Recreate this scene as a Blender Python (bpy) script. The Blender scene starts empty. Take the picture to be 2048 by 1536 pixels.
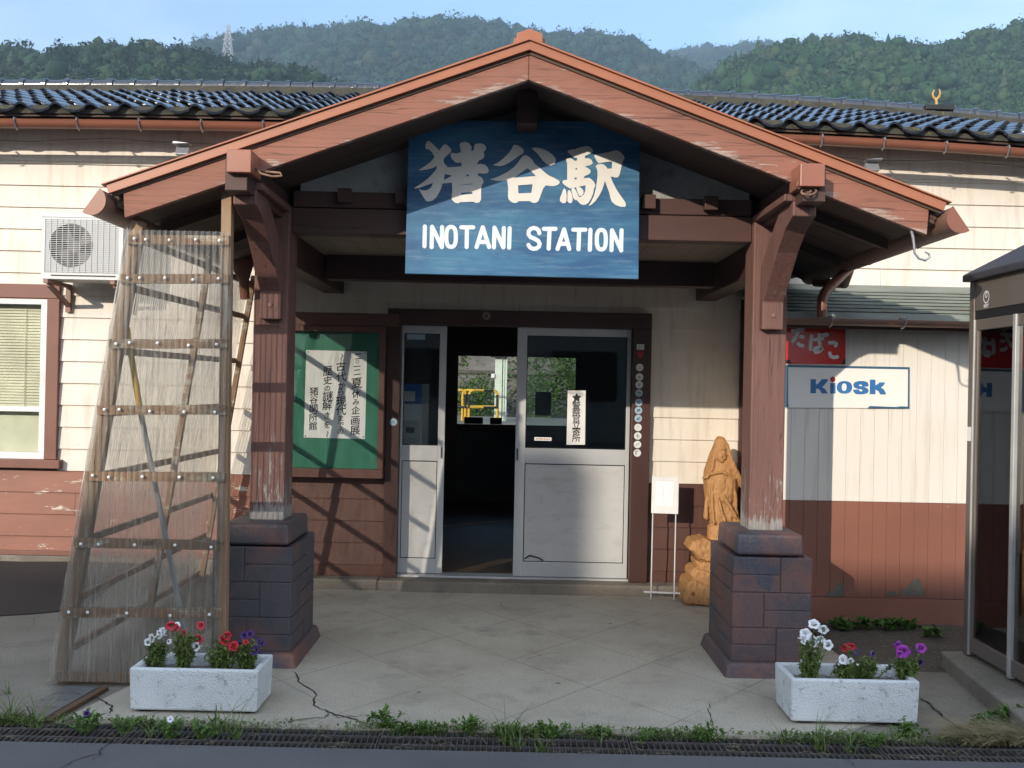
import bpy, bmesh, math, random
import numpy as np
from mathutils import Vector, Matrix, Euler
R = math.radians
random.seed(7)
scene = bpy.context.scene
col = scene.collection

# ---------------------------------------------------------------- camera
FPX, ROLL, PITCH, EYE = 1900.0, R(1.2), R(0.2), 1.55
cam_d = bpy.data.cameras.new('camera')
cam_d.sensor_width = 36.0
cam_d.lens = 36.0 * FPX / 2048.0
cam_d.clip_start = 0.05
cam_d.clip_end = 9000
cam = bpy.data.objects.new('camera', cam_d)
col.objects.link(cam)
CM = Matrix.Rotation(R(90) + PITCH, 4, 'X') @ Matrix.Rotation(ROLL, 4, 'Z')
cam.matrix_world = Matrix.Translation((0, 0, EYE)) @ CM
scene.camera = cam
CR = CM.to_3x3()

def at(px, py, Y):
    """point on the plane y = Y that the photo shows at pixel (px, py)"""
    d = CR @ Vector(((px - 1024) / FPX, -(py - 768) / FPX, -1))
    return Vector((0, 0, EYE)) + d * (Y / d.y)

# ---------------------------------------------------------------- sky, sun, exposure
SUN_EL, SUN_AZ = R(18.2), R(31.8)          # low sun, behind the viewer to the left
world = bpy.data.worlds.new("World")
scene.world = world
world.use_nodes = True
wn = world.node_tree
bg = wn.nodes['Background']
sky = wn.nodes.new('ShaderNodeTexSky')
sky.sky_type = 'NISHITA'
sky.sun_disc = False
sky.sun_elevation = SUN_EL
sky.sun_rotation = R(180) + SUN_AZ
sky.air_density = 1.0
sky.dust_density = 0.8
sky.ozone_density = 2.0
tc = wn.nodes.new('ShaderNodeTexCoord')
mp = wn.nodes.new('ShaderNodeMapping')
mp.inputs['Scale'].default_value = (1.0, 1.0, 3.2)
cn = wn.nodes.new('ShaderNodeTexNoise')
cn.inputs['Scale'].default_value = 2.6
cn.inputs['Detail'].default_value = 7
cn.inputs['Roughness'].default_value = 0.55
cr = wn.nodes.new('ShaderNodeValToRGB')
cr.color_ramp.elements[0].position = 0.50
cr.color_ramp.elements[1].position = 0.78
cr.color_ramp.elements[0].color = (0, 0, 0, 1)
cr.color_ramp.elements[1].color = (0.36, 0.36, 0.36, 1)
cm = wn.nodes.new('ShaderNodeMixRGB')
cm.inputs[2].default_value = (5.6, 6.0, 6.9, 1)     # thin high cloud; also colours the brightening added behind the viewer
wn.links.new(tc.outputs['Generated'], mp.inputs['Vector'])
wn.links.new(mp.outputs[0], cn.inputs['Vector'])
wn.links.new(cn.outputs['Fac'], cr.inputs[0])
# brightening added to the unseen sky behind the viewer, as fill for the facades
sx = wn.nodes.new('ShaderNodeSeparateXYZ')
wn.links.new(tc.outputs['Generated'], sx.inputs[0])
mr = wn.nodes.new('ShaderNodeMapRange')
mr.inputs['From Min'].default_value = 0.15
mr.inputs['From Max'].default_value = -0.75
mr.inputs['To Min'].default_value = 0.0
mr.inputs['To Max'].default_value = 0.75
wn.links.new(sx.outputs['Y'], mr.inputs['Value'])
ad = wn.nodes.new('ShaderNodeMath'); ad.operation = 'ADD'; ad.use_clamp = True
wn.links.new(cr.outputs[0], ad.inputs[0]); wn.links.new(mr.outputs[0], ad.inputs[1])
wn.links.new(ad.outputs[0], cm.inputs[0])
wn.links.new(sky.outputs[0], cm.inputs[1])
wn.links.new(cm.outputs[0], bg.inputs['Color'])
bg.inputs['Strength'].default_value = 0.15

sun_d = bpy.data.lights.new('sun', 'SUN')
sun_d.energy = 2.0
sun_d.angle = R(0.5)
sun_d.color = (1.0, 0.90, 0.77)
sun = bpy.data.objects.new('sun', sun_d)
col.objects.link(sun)
sd = Vector((math.sin(SUN_AZ) * math.cos(SUN_EL), math.cos(SUN_AZ) * math.cos(SUN_EL), -math.sin(SUN_EL)))
sun.rotation_euler = sd.to_track_quat('-Z', 'Y').to_euler()
sun.location = (-20, -30, 30)

scene.view_settings.view_transform = 'Standard'
scene.view_settings.look = 'None'
scene.view_settings.gamma = 1
scene.view_settings.exposure = 1.4
scene.render.engine = 'CYCLES'
scene.cycles.use_denoising = True
scene.cycles.max_bounces = 8
scene.cycles.transparent_max_bounces = 16
scene.cycles.volume_bounces = 0
scene.cycles.caustics_reflective = False
scene.cycles.caustics_refractive = False

# ---------------------------------------------------------------- helpers: objects
ORIG = {}

def tag(o, label=None, cat=None, group=None, kind=None):
    if label: o['label'] = label
    if cat: o['category'] = cat
    if group: o['group'] = group
    if kind: o['kind'] = kind
    return o

def thing(name, loc, label, cat, group=None):
    o = bpy.data.objects.new(name, None)
    o.empty_display_size = 0.1
    col.objects.link(o)
    o.location = loc
    ORIG[o.name] = Vector(loc)
    return tag(o, label, cat, group)

def link(name, me, parent=None):
    o = bpy.data.objects.new(name, me)
    col.objects.link(o)
    if parent is not None:
        o.parent = parent
        ORIG[o.name] = ORIG[parent.name]
    else:
        ORIG[o.name] = Vector((0, 0, 0))
    return o

def copy_tree(o, parent=None):
    c = o.copy()
    col.objects.link(c)
    if parent is not None:
        c.parent = parent
    for ch in list(o.children):
        copy_tree(ch, c)
    return c

class MB:
    """mesh builder in world coordinates"""
    def __init__(s):
        s.v, s.f = [], []
    def add(s, vs, fs):
        n = len(s.v)
        s.v += [tuple(p) for p in vs]
        s.f += [tuple(i + n for i in q) for q in fs]
        return s
    def box(s, x0, x1, y0, y1, z0, z1):
        return s.add([(x0, y0, z0), (x1, y0, z0), (x1, y1, z0), (x0, y1, z0), (x0, y0, z1), (x1, y0, z1), (x1, y1, z1), (x0, y1, z1)],
                     [(0, 3, 2, 1), (4, 5, 6, 7), (0, 1, 5, 4), (1, 2, 6, 5), (2, 3, 7, 6), (3, 0, 4, 7)])
    def bar(s, a, b, w, h, up=(0, 0, 1)):
        """rectangular bar from a to b, w across, h along up"""
        a, b = Vector(a), Vector(b)
        d = (b - a).normalized()
        side = d.cross(Vector(up)).normalized()
        u = side.cross(d).normalized()
        vs = []
        for p in (a, b):
            for (i, j) in ((-1, -1), (1, -1), (1, 1), (-1, 1)):
                vs.append(p + side * (i * w / 2) + u * (j * h / 2))
        return s.add(vs, [(0, 1, 2, 3), (7, 6, 5, 4), (0, 4, 5, 1), (1, 5, 6, 2), (2, 6, 7, 3), (3, 7, 4, 0)])
    def prism(s, poly, axis, a, b):
        """poly: 2D points; axis 'y': poly is (x,z), 'x': (y,z), 'z': (x,y)"""
        n = len(poly)
        def m(p, t):
            return (p[0], t, p[1]) if axis == 'y' else (t, p[0], p[1]) if axis == 'x' else (p[0], p[1], t)
        vs = [m(p, a) for p in poly] + [m(p, b) for p in poly]
        fs = [tuple(range(n))[::-1], tuple(range(n, 2 * n))]
        fs += [(i, (i + 1) % n, n + (i + 1) % n, n + i) for i in range(n)]
        return s.add(vs, fs)
    def tube(s, pts, r, n=8, caps=True):
        pts = [Vector(p) for p in pts]
        rs = r if isinstance(r, (list, tuple)) else [r] * len(pts)
        ref = None
        vs = []
        for i, p in enumerate(pts):
            t = (pts[min(i + 1, len(pts) - 1)] - pts[max(i - 1, 0)])
            t = t.normalized() if t.length > 1e-9 else Vector((0, 0, 1))
            if ref is None:
                ref = Vector((0, 0, 1)) if abs(t.z) < 0.9 else Vector((1, 0, 0))
            u = t.cross(ref).normalized()
            w = u.cross(t).normalized()
            ref = w
            for k in range(n):
                a = 2 * math.pi * k / n
                vs.append(p + (u * math.cos(a) + w * math.sin(a)) * rs[i])
        fs = []
        for i in range(len(pts) - 1):
            for k in range(n):
                fs.append((i * n + k, i * n + (k + 1) % n, (i + 1) * n + (k + 1) % n, (i + 1) * n + k))
        if caps:
            fs.append(tuple(range(n))[::-1])
            fs.append(tuple(range((len(pts) - 1) * n, len(pts) * n)))
        return s.add(vs, fs)
    def ball(s, c, rx, ry, rz, nu=14, nv=9, rot=None):
        c = Vector(c)
        vs, fs = [], []
        for j in range(nv + 1):
            th = math.pi * j / nv
            for i in range(nu):
                ph = 2 * math.pi * i / nu
                p = Vector((rx * math.sin(th) * math.cos(ph), ry * math.sin(th) * math.sin(ph), rz * math.cos(th)))
                if rot: p = rot @ p
                vs.append(c + p)
        for j in range(nv):
            for i in range(nu):
                fs.append((j * nu + i, (j + 1) * nu + i, (j + 1) * nu + (i + 1) % nu, j * nu + (i + 1) % nu))
        return s.add(vs, fs)
    def disc(s, c, r, y0, y1, n=20):
        return s.prism([(c[0] + r * math.cos(2 * math.pi * k / n), c[2] + r * math.sin(2 * math.pi * k / n)) for k in range(n)], 'y', y0, y1)
    def build(s, name, mat, parent=None, smooth=None, bevel=0.0, fix=True):
        org = ORIG[parent.name] if parent is not None else Vector((0, 0, 0))
        me = bpy.data.meshes.new(name)
        me.from_pydata([(x - org.x, y - org.y, z - org.z) for x, y, z in s.v], [], s.f)
        me.materials.append(mat)
        if fix:
            bm = bmesh.new()
            bm.from_mesh(me)
            bmesh.ops.recalc_face_normals(bm, faces=bm.faces)
            bm.to_mesh(me)
            bm.free()
        if smooth is not None:
            me.polygons.foreach_set('use_smooth', [True] * len(me.polygons))
            me.set_sharp_from_angle(angle=R(smooth))
        o = link(name, me, parent)
        if bevel:
            m = o.modifiers.new('bevel', 'BEVEL')
            m.width = bevel
            m.segments = 2
            m.limit_method = 'ANGLE'
            m.angle_limit = R(40)
        return o

def polymesh(name, polys, mat, parent, y_front, extrude=0.002, fill_holes=True):
    """flat filled outlines (lists of (x,z)); holes by the even-odd rule; thin slab facing -y"""
    cu = bpy.data.curves.new(name, 'CURVE')
    cu.dimensions = '2D'
    cu.fill_mode = 'BOTH'
    cu.extrude = extrude
    for pts in polys:
        sp = cu.splines.new('POLY')
        sp.points.add(len(pts) - 1)
        for i, p in enumerate(pts):
            sp.points[i].co = (p[0], p[1], 0, 1)
        sp.use_cyclic_u = True
    return curve_to_mesh(name, cu, mat, parent, Matrix.Translation((0, y_front + extrude, 0)) @ Matrix.Rotation(R(90), 4, 'X'))

def curve_to_mesh(name, cu, mat, parent, mtx):
    tmp = bpy.data.objects.new('tmp', cu)
    col.objects.link(tmp)
    dg = bpy.context.evaluated_depsgraph_get()
    me = bpy.data.meshes.new_from_object(tmp.evaluated_get(dg))
    bpy.data.objects.remove(tmp)
    me.name = name
    org = ORIG[parent.name] if parent is not None else Vector((0, 0, 0))
    me.transform(Matrix.Translation(-org) @ mtx)
    me.materials.clear()
    me.materials.append(mat)
    return link(name, me, parent)

def text_cu(body, size, bold=0.0, extrude=0.001, align='CENTER'):
    cu = bpy.data.curves.new('text', 'FONT')
    cu.body = body
    cu.size = size
    cu.offset = bold
    cu.extrude = extrude
    cu.align_x = align
    cu.align_y = 'CENTER'
    return cu

def glyphs(name, items, mat, parent, Y, bold=0.0):
    """characters laid on a board; items: (char, x, z, size, turn, shear, sx, sz); each struck several times for weight"""
    objs = []
    off = [(0, 0)] if not bold else [(-bold, 0), (bold, 0), (0, bold), (0, -bold), (0, 0)]
    for k, it in enumerate(items):
        ch, x, z, size, rot, shear, sx, sz = it
        cu = text_cu(ch, size, 0.0, 0.0)
        sh = Matrix.Identity(4); sh[1][0] = shear
        for j, (dx, dz) in enumerate(off):
            objs.append(curve_to_mesh('ch', cu.copy(), mat, parent, Matrix.Translation((x + dx, Y - 0.00012 * j, z + dz)) @ Matrix.Rotation(R(rot), 4, 'Y') @ Matrix.Rotation(R(90), 4, 'X') @ sh @ Matrix.Diagonal((sx, sz, 1, 1))))
    return join_meshes(name, objs, parent)

def join_meshes(name, objs, parent):
    bm = bmesh.new()
    mat = objs[0].data.materials[0]
    for o in objs:
        bm.from_mesh(o.data)
    me = bpy.data.meshes.new(name)
    bm.to_mesh(me)
    bm.free()
    me.materials.append(mat)
    for o in objs:
        bpy.data.objects.remove(o)
    return link(name, me, parent)

def smooth_poly(pts, n=3):
    """Catmull-Rom through a closed outline"""
    out = []
    k = len(pts)
    for i in range(k):
        p0, p1, p2, p3 = pts[i - 1], pts[i], pts[(i + 1) % k], pts[(i + 2) % k]
        v1 = (p2[0] - p1[0], p2[1] - p1[1]); v0 = (p1[0] - p0[0], p1[1] - p0[1])
        l0 = math.hypot(*v0) or 1; l1 = math.hypot(*v1) or 1
        for j in range(n):
            t = j / n
            # centripetal-ish softened cubic
            q = []
            for c in (0, 1):
                m1 = (p2[c] - p0[c]) * 0.5 * min(1, l1 / (l0 + 1e-6)); m2 = (p3[c] - p1[c]) * 0.5
                m1 = max(-2 * l1, min(2 * l1, m1)); m2 = max(-l1, min(l1, m2))
                h = (2*t**3 - 3*t**2 + 1) * p1[c] + (t**3 - 2*t**2 + t) * m1 + (-2*t**3 + 3*t**2) * p2[c] + (t**3 - t**2) * m2
                q.append(h)
            out.append(tuple(q))
    return out

# ---------------------------------------------------------------- helpers: materials
class NT:
    def __init__(s, name):
        s.m = bpy.data.materials.new(name)
        s.m.use_nodes = True
        s.t = s.m.node_tree
        s.b = s.t.nodes['Principled BSDF']
        s.out = s.t.nodes['Material Output']
        s.co = None
    def n(s, typ, **kw):
        nd = s.t.nodes.new(typ)
        for k, v in kw.items():
            if k in nd.inputs.keys():
                s.set(nd.inputs[k], v)
            else:
                setattr(nd, k, v)
        return nd
    def set(s, inp, v):
        if hasattr(v, 'is_linked') or isinstance(v, bpy.types.NodeSocket):
            s.t.links.new(v, inp)
        else:
            if isinstance(v, (tuple, list)) and len(v) == 3 and inp.type == 'RGBA':
                v = (*v, 1)
            inp.default_value = v
    def coord(s, scale=(1, 1, 1), rot=(0, 0, 0)):
        if s.co is None:
            s.co = s.n('ShaderNodeTexCoord').outputs['Object']
        mpn = s.n('ShaderNodeMapping')
        mpn.inputs['Scale'].default_value = scale
        mpn.inputs['Rotation'].default_value = rot
        s.t.links.new(s.co, mpn.inputs['Vector'])
        return mpn.outputs[0]
    def noise(s, scale, stretch=(1, 1, 1), detail=5, rough=0.6, dist=0.0):
        return s.n('ShaderNodeTexNoise', Vector=s.coord(stretch), Scale=scale, Detail=detail, Roughness=rough, Distortion=dist).outputs['Fac']
    def ramp(s, fac, lo, hi, inv=False):
        r = s.n('ShaderNodeMapRange', clamp=True)
        s.set(r.inputs['Value'], fac)
        r.inputs['From Min'].default_value = lo
        r.inputs['From Max'].default_value = hi
        r.inputs['To Min'].default_value = 1.0 if inv else 0.0
        r.inputs['To Max'].default_value = 0.0 if inv else 1.0
        return r.outputs['Result']
    def mix(s, fac, a, b, blend='MIX'):
        m = s.n('ShaderNodeMixRGB', blend_type=blend)
        s.set(m.inputs[0], fac); s.set(m.inputs[1], a); s.set(m.inputs[2], b)
        return m.outputs[0]
    def math(s, op, a, b=0.0):
        m = s.n('ShaderNodeMath', operation=op)
        s.set(m.inputs[0], a); s.set(m.inputs[1], b)
        return m.outputs[0]
    def bump(s, h, strength, dist=0.01, normal=None):
        b = s.n('ShaderNodeBump', Strength=strength, Distance=dist)
        s.set(b.inputs['Height'], h)
        if normal is not None: s.set(b.inputs['Normal'], normal)
        return b.outputs[0]
    def fin(s, **kw):
        for k, v in kw.items():
            s.set(s.b.inputs[k.replace('_', ' ')], v)
        return s.m

def mk(name, c1, c2=None, scale=4, stretch=(1, 1, 1), rough=0.6, bump=0.15, bscale=60, bstretch=None, peel=None, specks=None, streak=None, metallic=0.0, bdist=0.004, spec=0.35):
    t = NT(name)
    c2 = c2 or tuple(x * 0.75 for x in c1)
    c = t.mix(t.ramp(t.noise(scale, stretch), 0.3, 0.7), c1, c2)
    h = t.noise(bscale, bstretch or stretch, detail=4)
    if streak:      # (colour, scale, stretch, lo, hi, strength)
        k = t.ramp(t.noise(streak[1], streak[2], detail=6), streak[3], streak[4])
        c = t.mix(t.math('MULTIPLY', k, streak[5]), c, streak[0])
    if specks:      # (colour, scale, lo, hi)
        k = t.ramp(t.noise(specks[1], detail=3, rough=0.7), specks[2], specks[3])
        c = t.mix(k, c, specks[0])
    nrm = None
    if peel:        # (colour, scale, stretch, lo, hi)
        k = t.ramp(t.noise(peel[1], peel[2], detail=8, rough=0.68, dist=0.3), peel[3], peel[4])
        grey = t.mix(t.ramp(t.noise(peel[1] * 3, peel[2]), 0.35, 0.65), peel[0], tuple(x * 0.55 for x in peel[0]))
        c = t.mix(k, c, grey)
        nrm = t.bump(k, -0.6, 0.004)
    return t.fin(Base_Color=c, Roughness=rough, Metallic=metallic, Normal=t.bump(h, bump, bdist, nrm), Specular_IOR_Level=spec)

def glassy(name, tint=(0.9, 0.95, 0.93), refl=1.0, diff=0.0, dcol=(0.5, 0.5, 0.45)):
    t = NT(name)
    tr = t.n('ShaderNodeBsdfTransparent', Color=tint)
    gl = t.n('ShaderNodeBsdfGlossy', Roughness=0.02)
    fr = t.n('ShaderNodeFresnel', IOR=1.5)
    mx = t.n('ShaderNodeMixShader')
    t.set(mx.inputs[0], t.math('MULTIPLY', fr.outputs[0], refl))
    t.t.links.new(tr.outputs[0], mx.inputs[1])
    t.t.links.new(gl.outputs[0], mx.inputs[2])
    last = mx
    if diff:
        df = t.n('ShaderNodeBsdfDiffuse', Color=dcol)
        m2 = t.n('ShaderNodeMixShader')
        k = t.ramp(t.noise(3, (1, 1, 1), detail=6), 0.3, 0.75)
        t.set(m2.inputs[0], t.math('MULTIPLY', k, diff))
        t.t.links.new(last.outputs[0], m2.inputs[1])
        t.t.links.new(df.outputs[0], m2.inputs[2])
        last = m2
    t.t.links.new(last.outputs[0], t.out.inputs['Surface'])
    return t.m

# ---------------------------------------------------------------- materials
M = {}
GREYW = (0.42, 0.40, 0.37)
M['cream'] = mk('cream_paint', (0.68, 0.62, 0.535), (0.61, 0.545, 0.46), 2.5, rough=0.55, bump=0.12, bscale=30, bstretch=(0.2, 1, 1),
                specks=((0.25, 0.19, 0.13), 45, 0.70, 0.76), streak=((0.42, 0.33, 0.24), 6, (3, 1, 0.30), 0.50, 0.80, 0.7))
M['cream_board'] = mk('cream_board_paint', (0.72, 0.675, 0.60), (0.68, 0.63, 0.55), 2, rough=0.5, bump=0.08, bscale=25, bstretch=(1, 1, 0.2),
                      specks=((0.3, 0.24, 0.18), 50, 0.72, 0.77), streak=((0.44, 0.36, 0.27), 7, (3, 1, 0.18), 0.52, 0.82, 0.65))
M['brown'] = mk('brown_siding_paint', (0.255, 0.098, 0.062), (0.20, 0.078, 0.050), 2.2, rough=0.5, bump=0.15, bscale=30, bstretch=(0.2, 1, 1),
                peel=((0.58, 0.50, 0.41), 4.5, (0.7, 1, 3.0), 0.605, 0.635), specks=((0.5, 0.42, 0.36), 38, 0.735, 0.755))
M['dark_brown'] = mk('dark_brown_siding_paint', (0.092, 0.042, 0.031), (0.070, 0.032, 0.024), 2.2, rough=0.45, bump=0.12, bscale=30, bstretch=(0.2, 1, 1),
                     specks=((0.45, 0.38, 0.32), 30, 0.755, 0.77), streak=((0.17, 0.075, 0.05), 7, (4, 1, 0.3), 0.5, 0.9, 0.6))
M['brown_board'] = mk('brown_board_paint', (0.245, 0.102, 0.070), (0.20, 0.084, 0.058), 1.8, rough=0.5, bump=0.08, bscale=25, bstretch=(1, 1, 0.2),
                      specks=((0.5, 0.42, 0.36), 40, 0.74, 0.755))
M['rot'] = mk('bare_rotten_board', (0.16, 0.15, 0.12), (0.09, 0.085, 0.07), 12, rough=0.9, bump=0.5, bscale=60)
M['frame_wood'] = mk('dark_frame_wood', (0.060, 0.024, 0.019), (0.042, 0.018, 0.014), 3, (1, 1, 0.3), rough=0.5, bump=0.15, bscale=60,
                     bstretch=(1, 1, 0.15), specks=((0.4, 0.34, 0.3), 30, 0.76, 0.775))
M['window_wood'] = mk('window_trim_paint', (0.19, 0.082, 0.058), (0.15, 0.066, 0.046), 3, rough=0.55, bump=0.15, peel=(GREYW, 6, (1, 1, 1), 0.69, 0.72))
def worn_wood(name, c1, c2, grey, edge):
    """old painted timber; paint lost along the grain and, by `edge`, towards a weathered end or edge"""
    t = NT(name)
    st = (1.5, 1.5, 0.22) if edge == 'foot' else (0.30, 1, 2.4)
    c = t.mix(t.ramp(t.noise(5, (1, 1, 0.2) if edge == 'foot' else (0.5, 1, 1)), 0.3, 0.7), c1, c2)
    c = t.mix(t.math('MULTIPLY', t.ramp(t.noise(24, st, detail=6), 0.55, 0.72), 0.55), c, tuple(x * 0.45 for x in c1))
    sp = t.n('ShaderNodeSeparateXYZ', Vector=t.coord())
    if edge == 'foot':
        e = t.math('MULTIPLY', t.ramp(sp.outputs['Z'], 0.765, 1.35, True), 0.11)
        e = t.math('ADD', e, t.math('MULTIPLY', t.ramp(sp.outputs['Z'], 0.765, 0.86, True), 0.17))
    else:
        dx = t.math('ABSOLUTE', t.math('SUBTRACT', sp.outputs['X'], 0.012))
        dep = t.math('SUBTRACT', t.math('SUBTRACT', 3.283, sp.outputs['Z']), t.math('MULTIPLY', dx, 0.3643))
        e = t.math('MULTIPLY', t.ramp(dep, 0.115, 0.182), 0.115)
        e = t.math('SUBTRACT', e, t.math('MULTIPLY', t.ramp(sp.outputs['X'], -1.5, -0.5, True), 0.07))
        e = t.math('ADD', e, t.math('MULTIPLY', t.ramp(dx, 1.75, 2.05), 0.07))
    nz = t.math('ADD', t.math('MULTIPLY', t.noise(21 if edge == 'foot' else 15, st, detail=10, rough=0.76), 0.75), t.math('MULTIPLY', t.noise(4, (1, 1, 0.4) if edge == 'foot' else (1, 1, 1), detail=4), 0.25))
    k = t.ramp(t.math('ADD', nz, e), 0.605, 0.655)
    g = t.mix(t.ramp(t.noise(40, st), 0.3, 0.7), grey, tuple(x * 0.5 for x in grey))
    c = t.mix(k, c, g)
    h = t.math('SUBTRACT', t.noise(70, (1, 1, 0.08) if edge == 'foot' else (0.12, 1, 1)), t.math('MULTIPLY', k, 0.8))
    crack = t.ramp(t.noise(9, (2.2, 2.2, 0.05) if edge == 'foot' else (0.06, 1, 2.5), detail=2), 0.488, 0.512)
    line = t.math('MULTIPLY', t.math('MULTIPLY', crack, t.math('SUBTRACT', 1.0, crack)), 4.0)
    c = t.mix(t.math('MULTIPLY', line, 0.55), c, (0.02, 0.014, 0.012))
    return t.fin(Base_Color=c, Roughness=0.65, Normal=t.bump(h, 0.4, 0.006), Specular_IOR_Level=0.3)
M['post'] = worn_wood('weathered_post_paint', (0.165, 0.082, 0.065), (0.130, 0.064, 0.052), (0.34, 0.31, 0.28), 'foot')
M['post_foot'] = mk('bare_post_foot', (0.36, 0.31, 0.26), (0.22, 0.15, 0.12), 14, (1.5, 1.5, 0.15), rough=0.8, bump=0.5, bscale=60, bstretch=(1, 1, 0.1))
M['beam'] = mk('brown_beam_paint', (0.080, 0.039, 0.031), (0.060, 0.029, 0.023), 4, (0.3, 1, 1), rough=0.6, bump=0.2, bscale=50, bstretch=(0.1, 1, 1),
               specks=((0.5, 0.45, 0.4), 26, 0.765, 0.78), streak=((0.03, 0.018, 0.014), 9, (0.15, 1, 1.6), 0.64, 0.68, 0.8))
M['barge'] = worn_wood('bargeboard_paint', (0.270, 0.110, 0.070), (0.215, 0.090, 0.060), (0.44, 0.31, 0.25), 'board')
M['trim_metal'] = mk('brown_trim_metal', (0.35, 0.130, 0.065), (0.28, 0.105, 0.055), 3, rough=0.38, bump=0.03, specks=((0.22, 0.09, 0.05), 30, 0.70, 0.78))
M['cap_metal'] = mk('brown_cap_metal', (0.29, 0.11, 0.068), (0.25, 0.095, 0.06), 6, rough=0.33, bump=0.05, bscale=20)
M['gutter'] = mk('brown_gutter_plastic', (0.23, 0.085, 0.05), (0.18, 0.07, 0.045), 4, rough=0.35, bump=0.03)
M['old_gutter'] = mk('old_gutter_metal', (0.17, 0.12, 0.09), (0.26, 0.12, 0.08), 7, rough=0.5, bump=0.1)
M['bracket'] = mk('galvanised_bracket', (0.35, 0.35, 0.36), rough=0.4, metallic=0.6)
M['rust'] = mk('rusty_iron', (0.26, 0.17, 0.12), (0.15, 0.07, 0.045), 30, rough=0.7, bump=0.3)
M['soffit'] = mk('soffit_boards', (0.10, 0.062, 0.045), (0.075, 0.045, 0.034), 4, rough=0.75, bump=0.2, bscale=30)
M['fascia'] = mk('eave_soffit_paint', (0.14, 0.065, 0.045), rough=0.6)
M['ceiling'] = mk('ceiling_boards', (0.24, 0.19, 0.14), (0.19, 0.15, 0.11), 4, (0.3, 1, 1), rough=0.7, bump=0.15, bscale=40, bstretch=(0.1, 1, 1))
M['plaster'] = mk('gable_plaster', (0.33, 0.33, 0.31), (0.24, 0.24, 0.23), 5, rough=0.9, bump=0.7, bscale=22, bdist=0.012, streak=((0.12, 0.12, 0.11), 9, (1, 1, 1), 0.55, 0.7, 0.6))
M['sheet_roof'] = mk('porch_roof_sheet', (0.20, 0.075, 0.045), rough=0.45)

def tile_mat(name, moss):
    t = NT(name)
    c = t.mix(t.ramp(t.noise(9), 0.35, 0.7), (0.014, 0.016, 0.022), (0.028, 0.032, 0.042))
    c = t.mix(t.ramp(t.noise(22, detail=6), moss, moss + 0.1), c, (0.09, 0.085, 0.05))
    return t.fin(Base_Color=c, Roughness=t.n('ShaderNodeMapRange', Value=t.noise(15), **{}).outputs[0] if False else 0.16,
                 Specular_IOR_Level=0.75, Coat_Weight=0.35, Coat_Roughness=0.08, Normal=t.bump(t.noise(14), 0.12, 0.01))
M['tile'] = tile_mat('glazed_black_tile', 0.70)
M['ridge_tile'] = tile_mat('mossy_ridge_tile', 0.60)
M['moss'] = mk('mossy_ridge_mortar', (0.07, 0.068, 0.05), (0.035, 0.035, 0.03), 9, rough=0.9, bump=0.5, specks=((0.16, 0.13, 0.05), 18, 0.6, 0.7))

def pier_mat():
    t = NT('glazed_pier_block')
    k = t.ramp(t.noise(3.2, detail=7, rough=0.62), 0.50, 0.70)
    c = t.mix(k, (0.044, 0.044, 0.054), (0.150, 0.062, 0.042))
    vc = t.n('ShaderNodeTexVoronoi', Vector=t.coord(), Scale=4.6)
    tone = t.n('ShaderNodeSeparateColor', Color=vc.outputs['Color']).outputs[0]
    c = t.mix(t.math('MULTIPLY', t.ramp(tone, 0.45, 0.9), 0.45), c, (0.075, 0.062, 0.066))
    c = t.mix(t.math('MULTIPLY', t.ramp(t.noise(70, detail=3), 0.52, 0.72), 0.6), c, (0.11, 0.09, 0.09))
    c = t.mix(t.ramp(t.noise(34, detail=5, rough=0.7), 0.70, 0.75), c, (0.30, 0.14, 0.09))
    h = t.math('ADD', t.noise(120, detail=3), t.math('MULTIPLY', t.noise(14), 1.5))
    return t.fin(Base_Color=c, Roughness=0.55, Normal=t.bump(h, 0.35, 0.004))
M['pier'] = pier_mat()
def red_pier():
    t = NT('reddish_pier_block')
    k = t.ramp(t.noise(4, detail=7, rough=0.62), 0.46, 0.68)
    c = t.mix(k, (0.050, 0.050, 0.064), (0.180, 0.072, 0.048))
    vc = t.n('ShaderNodeTexVoronoi', Vector=t.coord(), Scale=4.6)
    tone = t.n('ShaderNodeSeparateColor', Color=vc.outputs['Color']).outputs[0]
    c = t.mix(t.math('MULTIPLY', t.ramp(tone, 0.45, 0.9), 0.5), c, (0.16, 0.072, 0.050))
    c = t.mix(t.ramp(t.noise(26, detail=6, rough=0.7), 0.64, 0.74), c, (0.21, 0.095, 0.065))
    c = t.mix(t.math('MULTIPLY', t.ramp(t.noise(70, detail=3), 0.52, 0.72), 0.6), c, (0.15, 0.115, 0.11))
    return t.fin(Base_Color=c, Roughness=0.55, Normal=t.bump(t.noise(110, detail=3), 0.35, 0.004))
M['pier_red'] = red_pier()

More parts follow.
